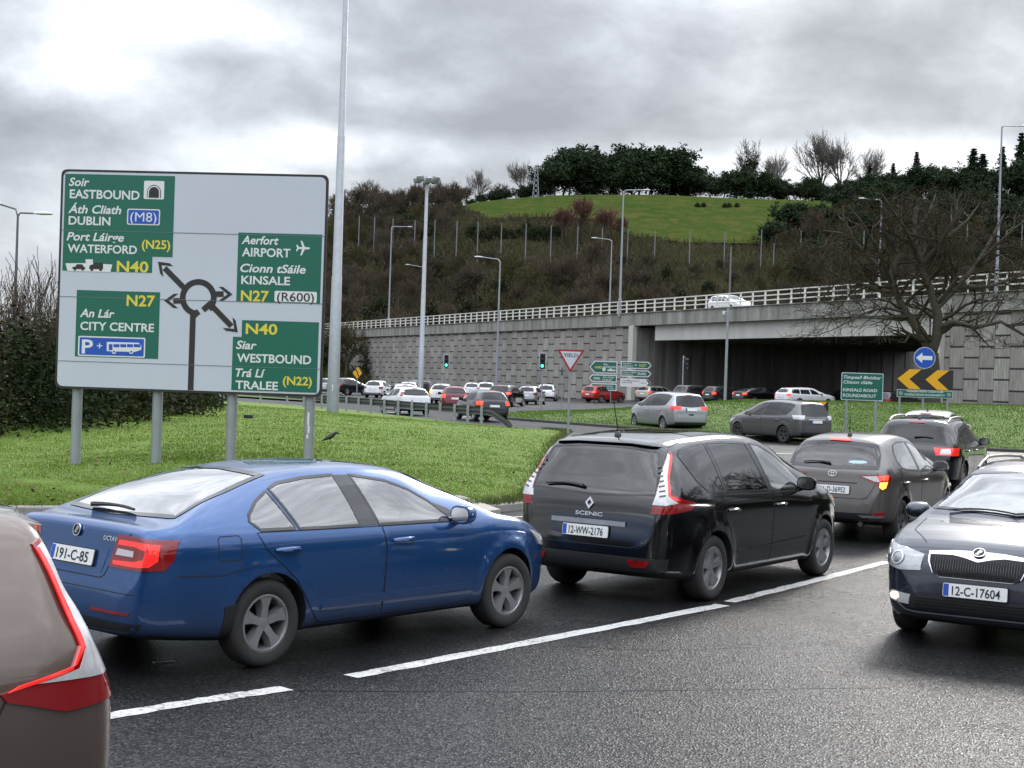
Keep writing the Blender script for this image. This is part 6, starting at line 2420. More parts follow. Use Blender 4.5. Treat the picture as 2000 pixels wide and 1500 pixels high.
def bar(p, q, w):
    p, q = Vector(p), Vector(q)
    n = (q - p).normalized()
    n = Vector((-n.y, n.x)) * w / 2
    return [tuple(p + n), tuple(p - n), tuple(q - n), tuple(q + n)]


def big_sign():
    B = Board(at(105, 758, 28.2), at(625, 778, 27.8))
    root = empty('direction_sign', (B.o.x + B.ex.x * B.L / 2, B.o.y, 0))
    tag(root, 'huge white roundabout map sign with green panels on four grey posts', 'road sign')
    inv = Matrix.Translation(-root.location)
    B.M = inv @ B.M
    C = lambda x, y: B.px(80 + x / 2.3433, 300 + y / 2.3438)
    w, h = B.px(625, 778)[0], B.px(120, 330)[1]
    w = max(w, B.px(642, 342)[0])
    x0 = B.px(120, 330)[0]
    outer = rounded([(x0 - .0, 0), (w, 0), (w, h), (x0, h)], .12)
    shape(B, root, 'sign_backing', outer, M_SBLACK, -.05, -.004)
    inn = rounded([(x0 + .045, .045), (w - .045, .045), (w - .045, h - .045), (x0 + .045, h - .045)], .12)
    shape(B, root, 'sign_board', inn, M_SWHITE, -.004, .0)
    mb = MB()
    for (a, b) in (((92, 348), (1304, 380)), ((75, 653), (1290, 688)), ((62, 948), (1276, 985))):
        zz = (C(*a)[1] + C(*b)[1]) / 2
        mb.prism([(x0 + .03, zz - .004), (w - .03, zz - .004), (w - .03, zz + .004), (x0 + .03, zz + .004)], -.001, .0075, B.M)
    mb.obj('plank_joint', mat('joint dirt', (.16, .17, .18), .8), root)
    def R4(l, t, r, b): return [(l, b), (r, b), (r, t), (l, t)]
    def flat(pts):
        return [C(*p) for p in pts]
    def ax(pts):
        """axis-aligned outline from crop points: snap to level edges"""
        q = flat(pts)
        return q
    def rct(a, b):
        p, q = C(*a), C(*b)
        return R4(p[0], p[1], q[0], q[1])
    g1 = (C(112, 92), C(614, 100), C(520, 472), C(508, 546))
    P1 = [(g1[0][0], g1[3][1]), (g1[3][0], g1[3][1]), (g1[3][0], g1[2][1]), (g1[1][0], g1[2][1]), (g1[1][0], g1[0][1]), (g1[0][0], g1[0][1])]
    a, b = C(165, 624), C(536, 940)
    P2 = R4(a[0], a[1], b[0], b[1])
    a, b = C(904, 361), C(1277, 686)
    P3 = R4(a[0], a[1], b[0], b[1])
    a, b, c = C(921, 762), C(1262, 1095), C(879, 838)
    P4 = [(c[0], b[1]), (b[0], b[1]), (b[0], a[1]), (a[0], a[1]), (a[0], c[1]), (c[0], c[1])]
    k = B.L / 520 / 2.3433                   # metres per crop pixel
    def txt(mb, s, l, base, r, cap, it=0, bold=.022):
        p = C(l, base)
        q = C(r, base)
        put_text(mb, s, p[0], p[1], cap * k, q[0] - p[0], .22 if it else 0, bold, B.M @ Matrix.Translation((0, 0, .0085)))
    for i, (P, white, yellow) in enumerate((
        (P1, [('Soir', 128, 147, 222, 38, 1), ('EASTBOUND', 132, 203, 452, 40, 0), ('Áth Cliath', 125, 271, 368, 38, 1), ('DUBLIN', 127, 324, 318, 39, 0), ('Port Láirge', 118, 396, 380, 38, 1), ('WATERFORD', 122, 451, 440, 38, 0)], [('(N25)', 462, 434, 592, 40, 0), ('N40', 347, 540, 492, 50, 0)]),
        (P2, [('An Lár', 178, 747, 337, 38, 1), ('CITY CENTRE', 180, 806, 518, 38, 0)], [('N27', 392, 696, 522, 50, 0)]),
        (P3, [('Aerfort', 918, 413, 1088, 38, 1), ('AIRPORT', 920, 469, 1142, 39, 0), ('Cionn tSáile', 912, 541, 1212, 38, 1), ('KINSALE', 917, 596, 1140, 38, 0)], [('N27', 915, 673, 1043, 48, 0)]),
        (P4, [('Siar', 892, 893, 988, 38, 1), ('WESTBOUND', 897, 953, 1237, 39, 0), ('Trá Lí', 890, 1020, 1027, 38, 1), ('TRALEE', 890, 1076, 1085, 38, 0)], [('N40', 937, 824, 1082, 48, 0), ('(N22)', 1107, 1057, 1240, 38, 0)]))):
        o = shape(B, root, 'green_panel', P, M_SGREEN, 0, .005)
        for lst, m in ((white, M_SLET), (yellow, M_SYEL)):
            for t in lst:
                mb = MB()
                txt(mb, *t)
                mb.obj('lettering', m, o)
        if i == 0:
            sq = rounded(rct((473, 124), (563, 210)), .03)
            s = shape(B, o, 'tunnel_symbol', sq, M_SLET, .005, .008)
            mb = MB()
            c = C(518, 178)
            def arch(rx, hh, bot, z0, z1, mm):
                q = [(c[0] - rx, c[1] + bot)] + [(c[0] + rx * math.cos(math.pi - math.pi * j / 12), c[1] + rx * 1.05 * math.sin(math.pi * j / 12)) for j in range(13)] + [(c[0] + rx, c[1] + bot)]
                mb.cur = mm
                mb.prism(q, z0, z1, B.M)
            arch(.135, 0, -.10, .008, .010, 0)
            arch(.120, 0, -.10, .010, .011, 1)
            arch(.098, 0, -.10, .011, .012, 0)
            mb.cur = 0
            mb.obj('tunnel_arch', [M_SBLACK, M_SLET], o)
            shape(B, o, 'motorway_patch_edge', rounded(rct((396, 252), (544, 329)), .04), M_SLET, .005, .007)
            shape(B, o, 'motorway_patch', rounded(rct((401, 257), (539, 324)), .035), M_SBLUE, .007, .009)
            mb = MB()
            p, q = C(409, 310), C(529, 310)
            put_text(mb, '(M8)', p[0], p[1], 44 * k, q[0] - p[0], 0, .0, B.M @ Matrix.Translation((0, 0, .0105)))
            mb.obj('lettering', M_SLET, o)
            hull = [C(113, 502), C(205, 502), C(205, 484), C(238, 484), C(238, 502), C(327, 508), C(318, 543), C(122, 537)]
            shape(B, o, 'ferry_symbol', hull, M_SLET, .005, .008)
            mb = MB()
            mb.prism([C(145, 519), C(158, 517), C(165, 506), C(190, 507), C(198, 519), C(204, 522), C(203, 530), C(145, 528)], .008, .010, B.M)
            for x in (157, 192): mb.prism([(C(x, 530)[0] + .026 * math.cos(j * .785), C(x, 530)[1] + .026 * math.sin(j * .785)) for j in range(8)], .010, .011, B.M)
            mb.prism([C(240, 500), C(285, 500), C(285, 529), C(222, 529), C(222, 515), C(232, 508), C(240, 508)], .008, .010, B.M)
            for x in (234, 274): mb.prism([(C(x, 531)[0] + .030 * math.cos(j * .785), C(x, 531)[1] + .030 * math.sin(j * .785)) for j in range(8)], .010, .011, B.M)
            mb.obj('vehicle_symbols', M_SBLACK, o)
        if i == 1:
            shape(B, o, 'parking_panel_edge', rounded(rct((172, 834), (476, 935)), .03), M_SLET, .005, .007)
            shape(B, o, 'parking_panel', rounded(rct((178, 840), (470, 929)), .02), M_SBLUE, .007, .009)
            mb = MB()
            p, q = C(187, 913), C(238, 913)
            put_text(mb, 'P', p[0], p[1], 64 * k, q[0] - p[0], 0, .02, B.M @ Matrix.Translation((0, 0, .0105)))
            p, q = C(256, 897), C(281, 897)
            put_text(mb, '+', p[0], p[1], 36 * k, q[0] - p[0], 0, 0, B.M @ Matrix.Translation((0, 0, .0105)))
            mb.obj('lettering', M_SLET, o)
            mb = MB()
            mb.prism([C(302, 862), C(448, 866), C(460, 878), C(460, 898), C(430, 908), C(302, 904)], .009, .0105, B.M)
            for x in (335, 414): mb.prism([(C(x, 907)[0] + .042 * math.cos(j * .5236), C(x, 907)[1] + .042 * math.sin(j * .5236)) for j in range(12)], .0105, .0125, B.M)
            mb.cur = 1
            for a, b in ((312, 328), (333, 360), (364, 391), (395, 422), (426, 456)): mb.prism(rct((a, 872), (b, 887 if a > 320 else 900)), .0105, .0115, B.M)
            for x in (335, 414): mb.prism([(C(x, 907)[0] + .02 * math.cos(j * .5236), C(x, 907)[1] + .02 * math.sin(j * .5236)) for j in range(12)], .0125, .0135, B.M)
            mb.obj('bus_symbol', [M_SLET, M_SBLUE], o)
        if i == 2:
            mb = MB()
            c = C(1200, 433)
            s = .068
            pl = [(1.0, 0), (.85, .13), (.25, .15), (-.15, .95), (-.38, .95), (-.12, .14), (-.62, .12), (-.80, .42), (-.98, .42), (-.86, 0)]
            pl = pl + [(x, -y) for x, y in pl[::-1][1:-1]]
            mb.prism([(c[0] + x * s * 1.95, c[1] + y * s * 2.1) for x, y in pl], .005, .009, B.M)
            mb.obj('aeroplane_symbol', M_SLET, o)
            shape(B, o, 'road_number_patch', rounded(rct((1070, 628), (1262, 683)), .03), M_SLET, .005, .007)
            mb = MB()
            p, q = C(1080, 674), C(1250, 674)
            put_text(mb, '(R600)', p[0], p[1], 40 * k, q[0] - p[0], 0, .01, B.M @ Matrix.Translation((0, 0, .0085)))
            mb.obj('lettering', M_SBLACK, o)
    # roundabout diagram
    mb = MB()
    c = Vector(C(720, 660))
    ro, ri = 84 * k, 58 * k
    a0, a1 = R(-92), R(-404)
    pts = []
    n = 44
    for j in range(n):
        b0, b1 = a0 + (a1 - a0) * j / n, a0 + (a1 - a0) * (j + 1) / n
        mb.prism([(c.x + r * math.cos(t), c.y + r * math.sin(t)) for r, t in ((ro, b0), (ro, b1), (ri, b1), (ri, b0))], 0, .0052 + (j % 2) * .0002, B.M)
    def arm(p, q, tip, wd=25):
        P, Q, T = C(*p), C(*q), Vector(C(*tip))
        mb.prism(bar(P, Q, wd * k), 0, .0058, B.M)
        d = (T - Vector(Q)).normalized()
        s = Vector((-d.y, d.x))
        L, hw, nt = 44 * k, 32 * k, 22 * k
        for sg in (1, -1):
            mb.prism([tuple(T), tuple(T - d * L + s * sg * hw), tuple(T - d * (L + nt * .9) + s * sg * hw), tuple(T - d * nt)], 0, .006, B.M)
    arm((668, 628), (566, 524), (536, 495))
    arm((652, 674), (606, 674), (564, 673))
    arm((790, 643), (836, 643), (877, 644))
    arm((770, 684), (872, 790), (901, 818))
    mb.prism(bar(C(788, 676), C(742, 716), 26 * k), 0, .0062, B.M)
    mb.prism(bar(C(722, 722), C(699, 742), 26 * k), 0, .0062, B.M)
    xm = (C(697, 735)[0] + C(684, 1080)[0]) / 2
    mb.prism([(xm - 13 * k, C(697, 735)[1]), (xm + 13 * k, C(697, 735)[1]), (xm + 13 * k, C(684, 1082)[1]), (xm - 13 * k, C(684, 1082)[1])], 0, .0060, B.M)
    mb.obj('route_diagram', M_SBLACK, root)
    for (u, v) in ((140, 920), (298, 922), (445, 900), (598, 900)):
        x, z = B.px(u, v)
        p = B.o + B.ex * x - B.n * .17
        g = float(verge_z(np.array([(p.x, p.y)]))[0])
        mb = MB().tube([p - root.location + Vector((0, 0, g - p.z - .2)), p - root.location + Vector((0, 0, B.o.z + h - .1 - p.z))], .098, 16)
        mb.obj('post', M_GALV, root, smooth=True)
        if u == 598:
            q = p - root.location + B.n * .098
            s = MB()
            for dx, zz, hh in ((0, .80, .24), (.012, .60, .14), (-.01, .47, .08)): s.box(q + Vector((dx, 0, g - p.z + zz + .15)), (.035, .004, hh))
            s.obj('torn_sticker', M_SLET, root)
    mb = MB()
    for zz in (.5, 1.5, 2.7, 3.7): mb.box(B.M @ Vector((B.L / 2, zz, -.09)), (B.L * .96, .06, .08), Matrix.Rotation(math.atan2(B.ex.y, B.ex.x), 3, 'Z'))
    mb.obj('support_rail', M_GALV, root)


big_sign()


def lamp_post(name, base, top, heads, label, group=None, r0=.10, r1=.05, m=None):
    """tapered column with outreach arms; heads are world points of the luminaires"""
    o = empty(name, base, 0, label, 'street lamp', group)
    L = lambda p: Vector(p) - base
    t = L(top)
    t.x, t.y = 0, 0
    mb = MB().tube([(0, 0, -.3), (0, 0, 1.6), (0, 0, 1.61), t], [r0 * 1.35, r0 * 1.35, r0, r1], 10)
    mb.obj('column', m or M_GALV, o, smooth=True)
    for h in heads:
        v = L(h)
        d = v - t
        mid = t + Vector((d.x * .12, d.y * .12, max(.05, d.z * .5)))
        MB().tube([t - Vector((0, 0, .1)), mid, v], r1 * .8, 8).obj('arm', m or M_GALV, o, smooth=True)
        dd = Vector((d.x, d.y, 0)).normalized()
        a = MB()
        Mr = Matrix.Translation(v + dd * .25) @ Matrix.Rotation(math.atan2(dd.y, dd.x), 4, 'Z')
        prof = [(-.38, .05, .05), (-.30, .09, .07), (0, .15, .10), (.30, .14, .08), (.40, .06, .04)]
        vs = []
        for (x, wy, hz) in prof:
            for j in range(8):
                an = 6.2832 * j / 8
                vs.append(Mr @ Vector((x, wy * math.cos(an), hz * math.sin(an) * (1 if math.sin(an) > 0 else .6))))
        a.add(vs, [(i * 8 + j, i * 8 + (j + 1) % 8, (i + 1) * 8 + (j + 1) % 8, (i + 1) * 8 + j) for i in range(4) for j in range(8)] + [tuple(range(8)), tuple(range(39, 31, -1))])
        a.obj('luminaire', mat('luminaire grey', (.55, .56, .57), .4), o, smooth=True)
    return o


def street_lamps():
    def mk1(u, vt, uh, vh, Y, zb, lab, r0=.11, r1=.055):
        t = at(u, vt, Y)
        return lamp_post('street_lamp', Vector((t.x, Y, zb)), t, [at(uh, vh, Y)], lab, None, r0, r1)
    mk1(765, 443, 797, 443, 225, 9.0, 'lamp on the flyover parapet with arm to the right, left of the floodlight mast', .13, .07)
    mk1(1218, 373, 1258, 371, 153, 9.0, 'lamp on the flyover with arm to the right, just left of the bridge opening', .13, .07)
    mk1(1957, 247, 1998, 246, 101, 9.0, 'tall lamp on the flyover at the right edge, behind the oak', .11, .055)
    mk1(977, 510, 940, 502, 140, 0, 'lamp standing at ground level in front of the panelled wall, arm to the left', .12, .06)
    mk1(1195, 470, 1165, 465, 188, 9.0, 'lamp on the flyover with arm to the left, beside the taller one facing right', .12, .06)
    mk1(829, 526, 799, 517, 254, 9.0, 'lamp with its arm sticking out left behind the floodlight mast', .13, .07)
    mk1(1722, 392, 1690, 388, 137, 9.0, 'lamp with arm to the left seen through the branches of the oak', .11, .06)
    t = at(35, 418, 60)
    lamp_post('street_lamp', Vector((t.x, 60, 0)), t, [at(-3, 398, 60), at(72, 417, 60)], 'double armed lamp rising behind the thicket at the left edge', None, .08, .045, mat('dark lamp steel', (.12, .125, .13), .5, .3))
    # high masts
    for (u, Y, zb, vt, lab, r0, r1, head) in ((650, 69, .1, None, 'thick tapering grey mast beside the big sign, running out of the top of the view', .285, .05, 26.0), (820, 105, 0, 352, 'tall floodlight mast with a ring of lamps, standing among the far cars', .20, .10, None)):
        b = at(u, 790, Y)
        b.z = zb
        ztop = head or at(836, vt, Y).z
        o = empty('floodlight_mast', b, 0, lab, 'mast')
        H = ztop - zb
        prof, rr = [(0, 0, -.2)], [r0 * 1.02]
        for k in range(1, 5):
            f = k / 4
            r = r0 + (r1 - r0) * f
            prof += [(0, 0, H * f - .02), (0, 0, H * f)]
            rr += [r + .012, r - .004]
        MB().tube(prof, rr, 18).obj('column', M_GALV, o, smooth=True, sharp=60)
        hd = MB().lathe([(r1, H - .3), (.24, H - .2), (.24, H + .05), (.10, H + .3), (0, H + .32)], 16, 'z')
        for k in range(8):
            a = 2 * math.pi * k / 8 + .2
            hd.tube([(0, 0, H - .05), (math.cos(a) * .6, math.sin(a) * .6, H - .05)], .03, 5)
        hd.obj('head_frame', M_GALV, o, smooth=True)
        for k in range(8):
            a = 2 * math.pi * k / 8 + .2
            c = Vector((math.cos(a) * .78, math.sin(a) * .78, H - .05 + .12 * (k % 2)))
            Mz = Matrix.Rotation(a, 3, 'Z') @ Matrix.Rotation(R(18), 3, 'Y')
            MB().box(c, (.34, .40, .30), Mz).box(c + Mz @ Vector((0, 0, -.19)), (.28, .34, .07), Mz).obj('floodlight', mat('floodlight grey', (.26, .27, .28), .4, .3), o, bevel=.03)
        MB().box((0, -r0 - .02, 1.3), (.05, .02, .30)).obj('access_label', M_SLET, o)
    # camera pole
    t = at(1422, 602, 105)
    o = empty('camera_pole', (t.x, 105, .5), 0, 'slim grey pole with a traffic camera on top, before the dark underpass', 'camera pole')
    h = t.z - .5
    MB().tube([(0, 0, -.3), (0, 0, h)], [.115, .085], 10).obj('column', M_GALV, o, smooth=True)
    MB().tube([(0, 0, h - .3), (-.28, -.05, h - .22)], .03, 6).tube([(-.28, -.05, h - .22), (-.3, -.05, h - .36)], [.09, .11], 10).ball((-.3, -.05, h - .42), .11).obj('camera', M_SWHITE, o, smooth=True)
    # tall net posts among the hillside wood
    posts = [(702, 422), (732, 424), (768, 427), (811, 430), (850, 429), (893, 432), (934, 433), (980, 435), (1028, 436), (1077, 440), (1129, 442), (1177, 445), (1227, 447), (1280, 450), (1348, 451), (1416, 452), (1488, 448), (1512, 475), (1565, 450), (1598, 462), (1688, 446), (1782, 480), (1890, 437), (1997, 430)]
    for i, (u, v) in enumerate(posts):
        Y = 340
        t = at(u, v, Y)
        g = hp(u, Y).z
        o = MB().tube([(0, 0, -.5), (0, 0, max(4, t.z - g))], [.15, .11], 8).obj('net_post', mat('net post grey', (.17, .18, .19), .5, .2), smooth=True)
        o.location = (t.x, Y, g)
        tag(o, 'tall bare grey post of the netting fence across the hillside', 'post', 'netting posts across the hillside')
    o = MB().tube([(0, 0, -.5), (0, 0, 10)], [.12, .09], 8).obj('net_post', mat('net post grey', ()), smooth=True)
    t = at(1428, 482, 190)
    o.location = (t.x, 190, t.z - 10)
    tag(o, 'thin grey pole rising from the flyover above the white van', 'post')
    # lattice pole on the hilltop field
    p = hp(1034, 462)
    o = empty('lattice_pylon', p, 0, 'small grey lattice pylon on the left part of the hilltop field', 'pylon')
    lg = MB()
    Hh = 9.5
    for sx in (-1, 1):
        for sy in (-1, 1): lg.tube([(sx * 1.0, sy * 1.0, -.5), (sx * .35, sy * .35, Hh)], .09, 5)
    lg.obj('legs', M_GALV, o)
    br = MB()
    for k in range(6):
        z0, z1 = Hh * k / 6, Hh * (k + 1) / 6
        w0, w1 = 1.0 - .65 * k / 6, 1.0 - .65 * (k + 1) / 6
        for sy in (-1, 1):
            br.tube([(-w0, sy * w0, z0), (w1, sy * w1, z1)], .05, 4)
            br.tube([(w0, sy * w0, z0), (-w1, sy * w1, z1)], .05, 4)
    br.tube([(-1.6, 0, Hh), (1.6, 0, Hh)], .1, 5)
    for sx in (-1.5, 0, 1.5): br.tube([(sx, 0, Hh), (sx, 0, Hh + .6)], .08, 5)
    br.obj('bracing', M_GALV, o)


street_lamps()


def pole_mesh(parent, x, y, z0, z1, r=.04, m=None):
    return MB().tube([(x, y, z0), (x, y, z1)], r, 10).obj('post', m or M_GALV, parent, smooth=True)


def small_signs():
    # yield sign
    Y = 54
    b = at(1107, 850, Y)
    o = empty('yield_sign', b, 0, 'red bordered triangular YIELD sign on a thin post at the tip of the verge', 'road sign')
    B = Board(at(1086, 690, Y) - b, at(1142, 690, Y) - b)
    def Pp(u, v):
        c = at(u, v, Y) - b
        return ((c - B.o).dot(B.ex), c.z - B.o.z)
    TL, TR_, BT = Pp(1088, 682), Pp(1142, 684), Pp(1114, 728)
    TR_ = (TR_[0], TL[1])
    cx = (TL[0] + TR_[0]) / 2
    BT = (cx, BT[1])
    shape(B, o, 'sign_plate', rounded([TL, BT, TR_], .06), M_SRED, 0, .01)
    c = Vector((cx, TL[1] - (TL[1] - BT[1]) / 3))
    ins = [tuple(c + (Vector(p) - c) * .76) for p in (TL, BT, TR_)]
    shape(B, o, 'sign_face', rounded(ins, .02), M_SWHITE, .01, .013)
    mb = MB()
    put_text(mb, 'YIELD', cx - .26, TL[1] - .27, .135, .52, 0, .016, B.M @ Matrix.Translation((0, 0, .0145)))
    mb.obj('lettering', M_SBLACK, o)
    pole_mesh(o, B.o.x + B.ex.x * cx, B.o.y + .06, -.3, B.o.z + TL[1] - .1, .045)
    # green roundabout name sign
    Y = 58
    b = at(1682, 838, Y)
    b.z = float(isle_z(np.array([(b.x, b.y)]))[0])
    o = empty('name_sign', b, 0, 'green roundabout name sign with white lettering on two posts', 'road sign')
    B = Board(at(1642, 781, Y) - b, at(1724, 785, Y) - b)
    def on(u, v): 
        c = at(u, v, Y) - b
        return ((c - B.o).dot(B.ex), c.z - B.o.z)
    w, h = B.L, on(1643, 727)[1]
    shape(B, o, 'sign_plate', rounded([(0, 0), (w, 0), (w, h), (0, h)], .06), M_SWHITE, -.01, 0)
    shape(B, o, 'sign_face', rounded([(.03, .03), (w - .03, .03), (w - .03, h - .03), (.03, h - .03)], .05), M_SGREEN, 0, .004)
    Mt = B.M @ Matrix.Translation((0, 0, .0055))
    for s, y, it, x1 in (('Timpeall Bhóthar', .80, 1, .95), ('Chionn tSáile', .62, 1, .74), ('KINSALE ROAD', .34, 0, .86), ('ROUNDABOUT', .14, 0, .84)):
        mb = MB()
        put_text(mb, s, w * .05, h * y - .02, h * .115, w * (x1 - .05), .22 * it, .014, Mt)
        mb.obj('lettering', M_SLET, o)
    for f in (.15, .85):
        p = B.o + B.ex * w * f
        pole_mesh(o, p.x, p.y + .06, -.4, p.z + h - .05, .05)
    # chevron board, keep left disc and name strip
    Y = 62
    b = at(1806, 815, Y)
    b.z = float(isle_z(np.array([(b.x, b.y)]))[0])
    o = empty('chevron_sign', b, 0, 'black and amber chevron board with round blue arrow sign above and green name strip below', 'road sign')
    B = Board(at(1752, 759, Y) - b, at(1861, 763, Y) - b)
    w = B.L
    def on(u, v):
        c = at(u, v, Y) - b
        return ((c - B.o).dot(B.ex), c.z - B.o.z)
    h = on(1753, 720)[1]
    def chevrons(B, o, w, h, n, nm='chevron', ph=0):
        shape(B, o, 'chevron_board', [(0, 0), (w, 0), (w, h), (0, h)], M_SBLACK, -.012, 0)
        p = w / n
        for i in range(n):
            x = i * p + .01 + ph
            t = p * .42
            shape(B, o, nm, [(x, h / 2), (x + t, h - .006), (min(x + t + p * .42, w), h - .006), (x + p * .42, h / 2), (min(x + t + p * .42, w), .006), (x + t, .006)], M_SAMB, 0, .004)
    chevrons(B, o, w, h, 2)
    st = on(1752, 775)[1]
    shape(B, o, 'name_strip', [(0, st), (w, st), (w, -.03), (0, -.03)], M_SWHITE, -.012, 0)
    shape(B, o, 'strip_face', [(.02, st + .02), (w - .02, st + .02), (w - .02, -.05), (.02, -.05)], M_SGREEN, 0, .004)
    mb = MB()
    Mt = B.M @ Matrix.Translation((0, 0, .0055))
    put_text(mb, 'Timpeallán Bóthar Chionn tSáile', w * .17, st + .22, .09, w * .66, .22, .01, Mt)
    mb.obj('lettering', M_SLET, o)
    mb = MB()
    put_text(mb, 'KINSALE ROAD ROUNDABOUT', w * .14, st + .075, .09, w * .72, 0, .01, Mt)
    mb.obj('lettering', M_SLET, o)
    mb = MB()
    for f in (.07, .93): mb.prism([(w * f + .09 * math.cos(j * .5236), st * .5 - .015 + .09 * math.sin(j * .5236)) for j in range(12)], .004, .006, B.M)
    mb.obj('strip_emblem', mat('emblem grey', (.22, .25, .22), .5), o)
    c = on(1806, 699)
    dsc = MB().prism([(c[0] + .45 * math.cos(j * .19635), c[1] + .45 * math.sin(j * .19635)) for j in range(32)], -.008, 0, B.M)
    dsc.obj('disc_rim', M_SWHITE, o)
    dsc = MB().prism([(c[0] + .425 * math.cos(j * .19635), c[1] + .425 * math.sin(j * .19635)) for j in range(32)], 0, .004, B.M)
    dsc.obj('blue_disc', M_SBLUE, o)
    ar = [(-.36, 0), (-.10, .22), (-.10, .085), (.32, .085), (.32, -.085), (-.10, -.085), (-.10, -.22)]
    shape(B, o, 'white_arrow', [(c[0] + x, c[1] + y) for x, y in ar], M_SLET, .004, .007)
    for f in (.06, .48, .92):
        p = B.o + B.ex * w * f
        pole_mesh(o, p.x, p.y + .07, -.4, p.z + (c[1] if f == .48 else h * .9), .045)
    # low chevron board behind the grey people carrier
    Y = 60.5
    a = at(1500, 822, Y)
    b = at(1556, 822, Y)
    b.z = float(isle_z(np.array([(b.x, b.y)]))[0])
    o = empty('chevron_sign', b, 0, 'long low black and amber chevron board half hidden behind a grey people carrier', 'road sign')
    B = Board(a - b, at(1617, 825, Y) - b)
    B.o.z = at(1617, 822, Y).z - b.z
    B.M[2][3] = B.o.z
    h = (at(1617, 785, Y) - at(1617, 822, Y)).z
    chevrons(B, o, B.L, h, 3, ph=.06)
    for f in (.1, .9):
        p = B.o + B.ex * B.L * f
        pole_mesh(o, p.x, p.y + .06, -.4, p.z + h * .8, .04)
    # two stacks of arrow shaped direction signs
    def flag(B, o, x0, x1, z0, z1, side, m, edge, lines, txtm=None):
        h = z1 - z0
        t = h * .42
        P = [(x0 + (t if side < 0 else 0), z0), (x1 - (t if side > 0 else 0), z0)]
        if side > 0: P += [(x1, (z0 + z1) / 2)]
        P += [(x1 - (t if side > 0 else 0), z1), (x0 + (t if side < 0 else 0), z1)]
        if side < 0: P += [(x0, (z0 + z1) / 2)]
        s = shape(B, o, 'arrow_board', P, edge, -.03, 0)
        c = Vector(((x0 + x1) / 2, (z0 + z1) / 2))
        sx, sz = 1 - .16 / (x1 - x0), 1 - .16 / h
        shape(B, s, 'board_face', [(c.x + (p[0] - c.x) * sx, c.y + (p[1] - c.y) * sz) for p in P], m, 0, .006)
        for mm in (txtm or M_SLET, M_SYEL, M_SBLUE):
            for (tx, fx, fz, fh, fw, it, ml) in lines:
                mb = MB()
                if ml is mm: put_text(mb, tx, x0 + (x1 - x0) * fx, z0 + h * fz, h * fh, (x1 - x0) * fw, .22 * it, .01, B.M @ Matrix.Translation((0, 0, .009)))
                if mb.v: mb.obj('lettering', mm, s)
        return s
    Y = 138
    for (ua, ub, side, base_u, lab) in ((1150, 1204, -1, 1178, 'stack of green arrow signs pointing left before the panelled wall'), (1211, 1271, 1, 1240, 'stack of green and white arrow signs pointing right before the wall end')):
        b = at(base_u, 790, Y)
        b.z = .1
        o = empty('direction_sign', b, 0, lab, 'road sign')
        B = Board(at(ua, 760, Y) - b, at(ub, 760 + (ub - ua) * .033, Y) - b)
        w = B.L
        def zz(v): return at(base_u, v, Y).z - b.z - B.o.z
        if side < 0:
            s = flag(B, o, 0, w, zz(729), zz(705), -1, M_SGREEN, M_SLET, [('N40', .20, .36, .24, .24, 0, M_SYEL), ('Soir', .50, .66, .17, .16, 1, M_SLET), ('EASTBOUND', .50, .44, .18, .45, 0, M_SLET)])
            q = zz(727)
            mb = MB()
            mb.prism([(w * .47, q + .12), (w * .58, q + .12), (w * .58, q + .46), (w * .47, q + .46)], .006, .009, B.M)
            mb.prism([(w * .66, q + .13), (w * .93, q + .13), (w * .95, q + .27), (w * .80, q + .27), (w * .80, q + .36), (w * .73, q + .36), (w * .73, q + .27), (w * .64, q + .27)], .006, .009, B.M)
            mb.obj('tunnel_and_ferry_symbols', M_SLET, s)
            flag(B, o, -.02, w, zz(746), zz(732), -1, M_SGREEN, M_SLET, [('Áth Cliath', .48, .56, .24, .42, 1, M_SLET), ('DUBLIN', .48, .20, .24, .34, 0, M_SLET), ('(M8)', .16, .30, .38, .24, 0, M_SLET)])
            flag(B, o, -.02, w, zz(763), zz(749), -1, M_SGREEN, M_SLET, [('Port Láirge', .42, .56, .24, .45, 1, M_SLET), ('WATERFORD', .42, .20, .24, .5, 0, M_SLET)])
        else:
            flag(B, o, 0, w, zz(720), zz(706), 1, M_SGREEN, M_SLET, [('Aerfort', .06, .56, .24, .28, 1, M_SLET), ('AIRPORT', .06, .20, .24, .34, 0, M_SLET), ('+', .44, .30, .40, .09, 0, M_SLET), ('N27', .60, .28, .40, .22, 0, M_SYEL)])
            flag(B, o, 0, w, zz(736), zz(723), 1, M_SGREEN, M_SLET, [('Cionn tSáile', .06, .56, .24, .46, 1, M_SLET), ('KINSALE', .06, .20, .24, .34, 0, M_SLET), ('(R600)', .55, .30, .40, .28, 0, M_SLET)])
            s = flag(B, o, 0, w, zz(756), zz(740), 1, M_SLET, M_SLET, [('Cill Mhuraíoch', .05, .68, .18, .58, 1, M_SBLACK), ('GRANGE', .05, .44, .18, .34, 0, M_SBLACK), ('Km 2', .68, .44, .20, .16, 0, M_SBLACK)], M_SBLACK)
            hh = zz(740) - zz(756)
            shape(B, s, 'black_arrow_edge', [(w * .84, zz(756) + hh * .1), (w * .90, zz(756) + hh * .1), (w * .985, zz(748)), (w * .90, zz(740) - hh * .1), (w * .84, zz(740) - hh * .1), (w * .93, zz(748))], M_SBLACK, .006, .009)
        for f in (.2, .8):
            p = B.o + B.ex * w * f
            pole_mesh(o, p.x, p.y + .1, -.3, p.z + zz(707), .05)
    # amber diamond
    Y = 120
    b = at(693, 768, Y)
    b.z = .1
    o = empty('warning_sign', b, 0, 'amber diamond merge warning sign on a post left of the far cars', 'road sign')
    B = Board(at(689, 728, Y) - b, at(707, 728.6, Y) - b)
    r = .53
    cx = B.L / 2
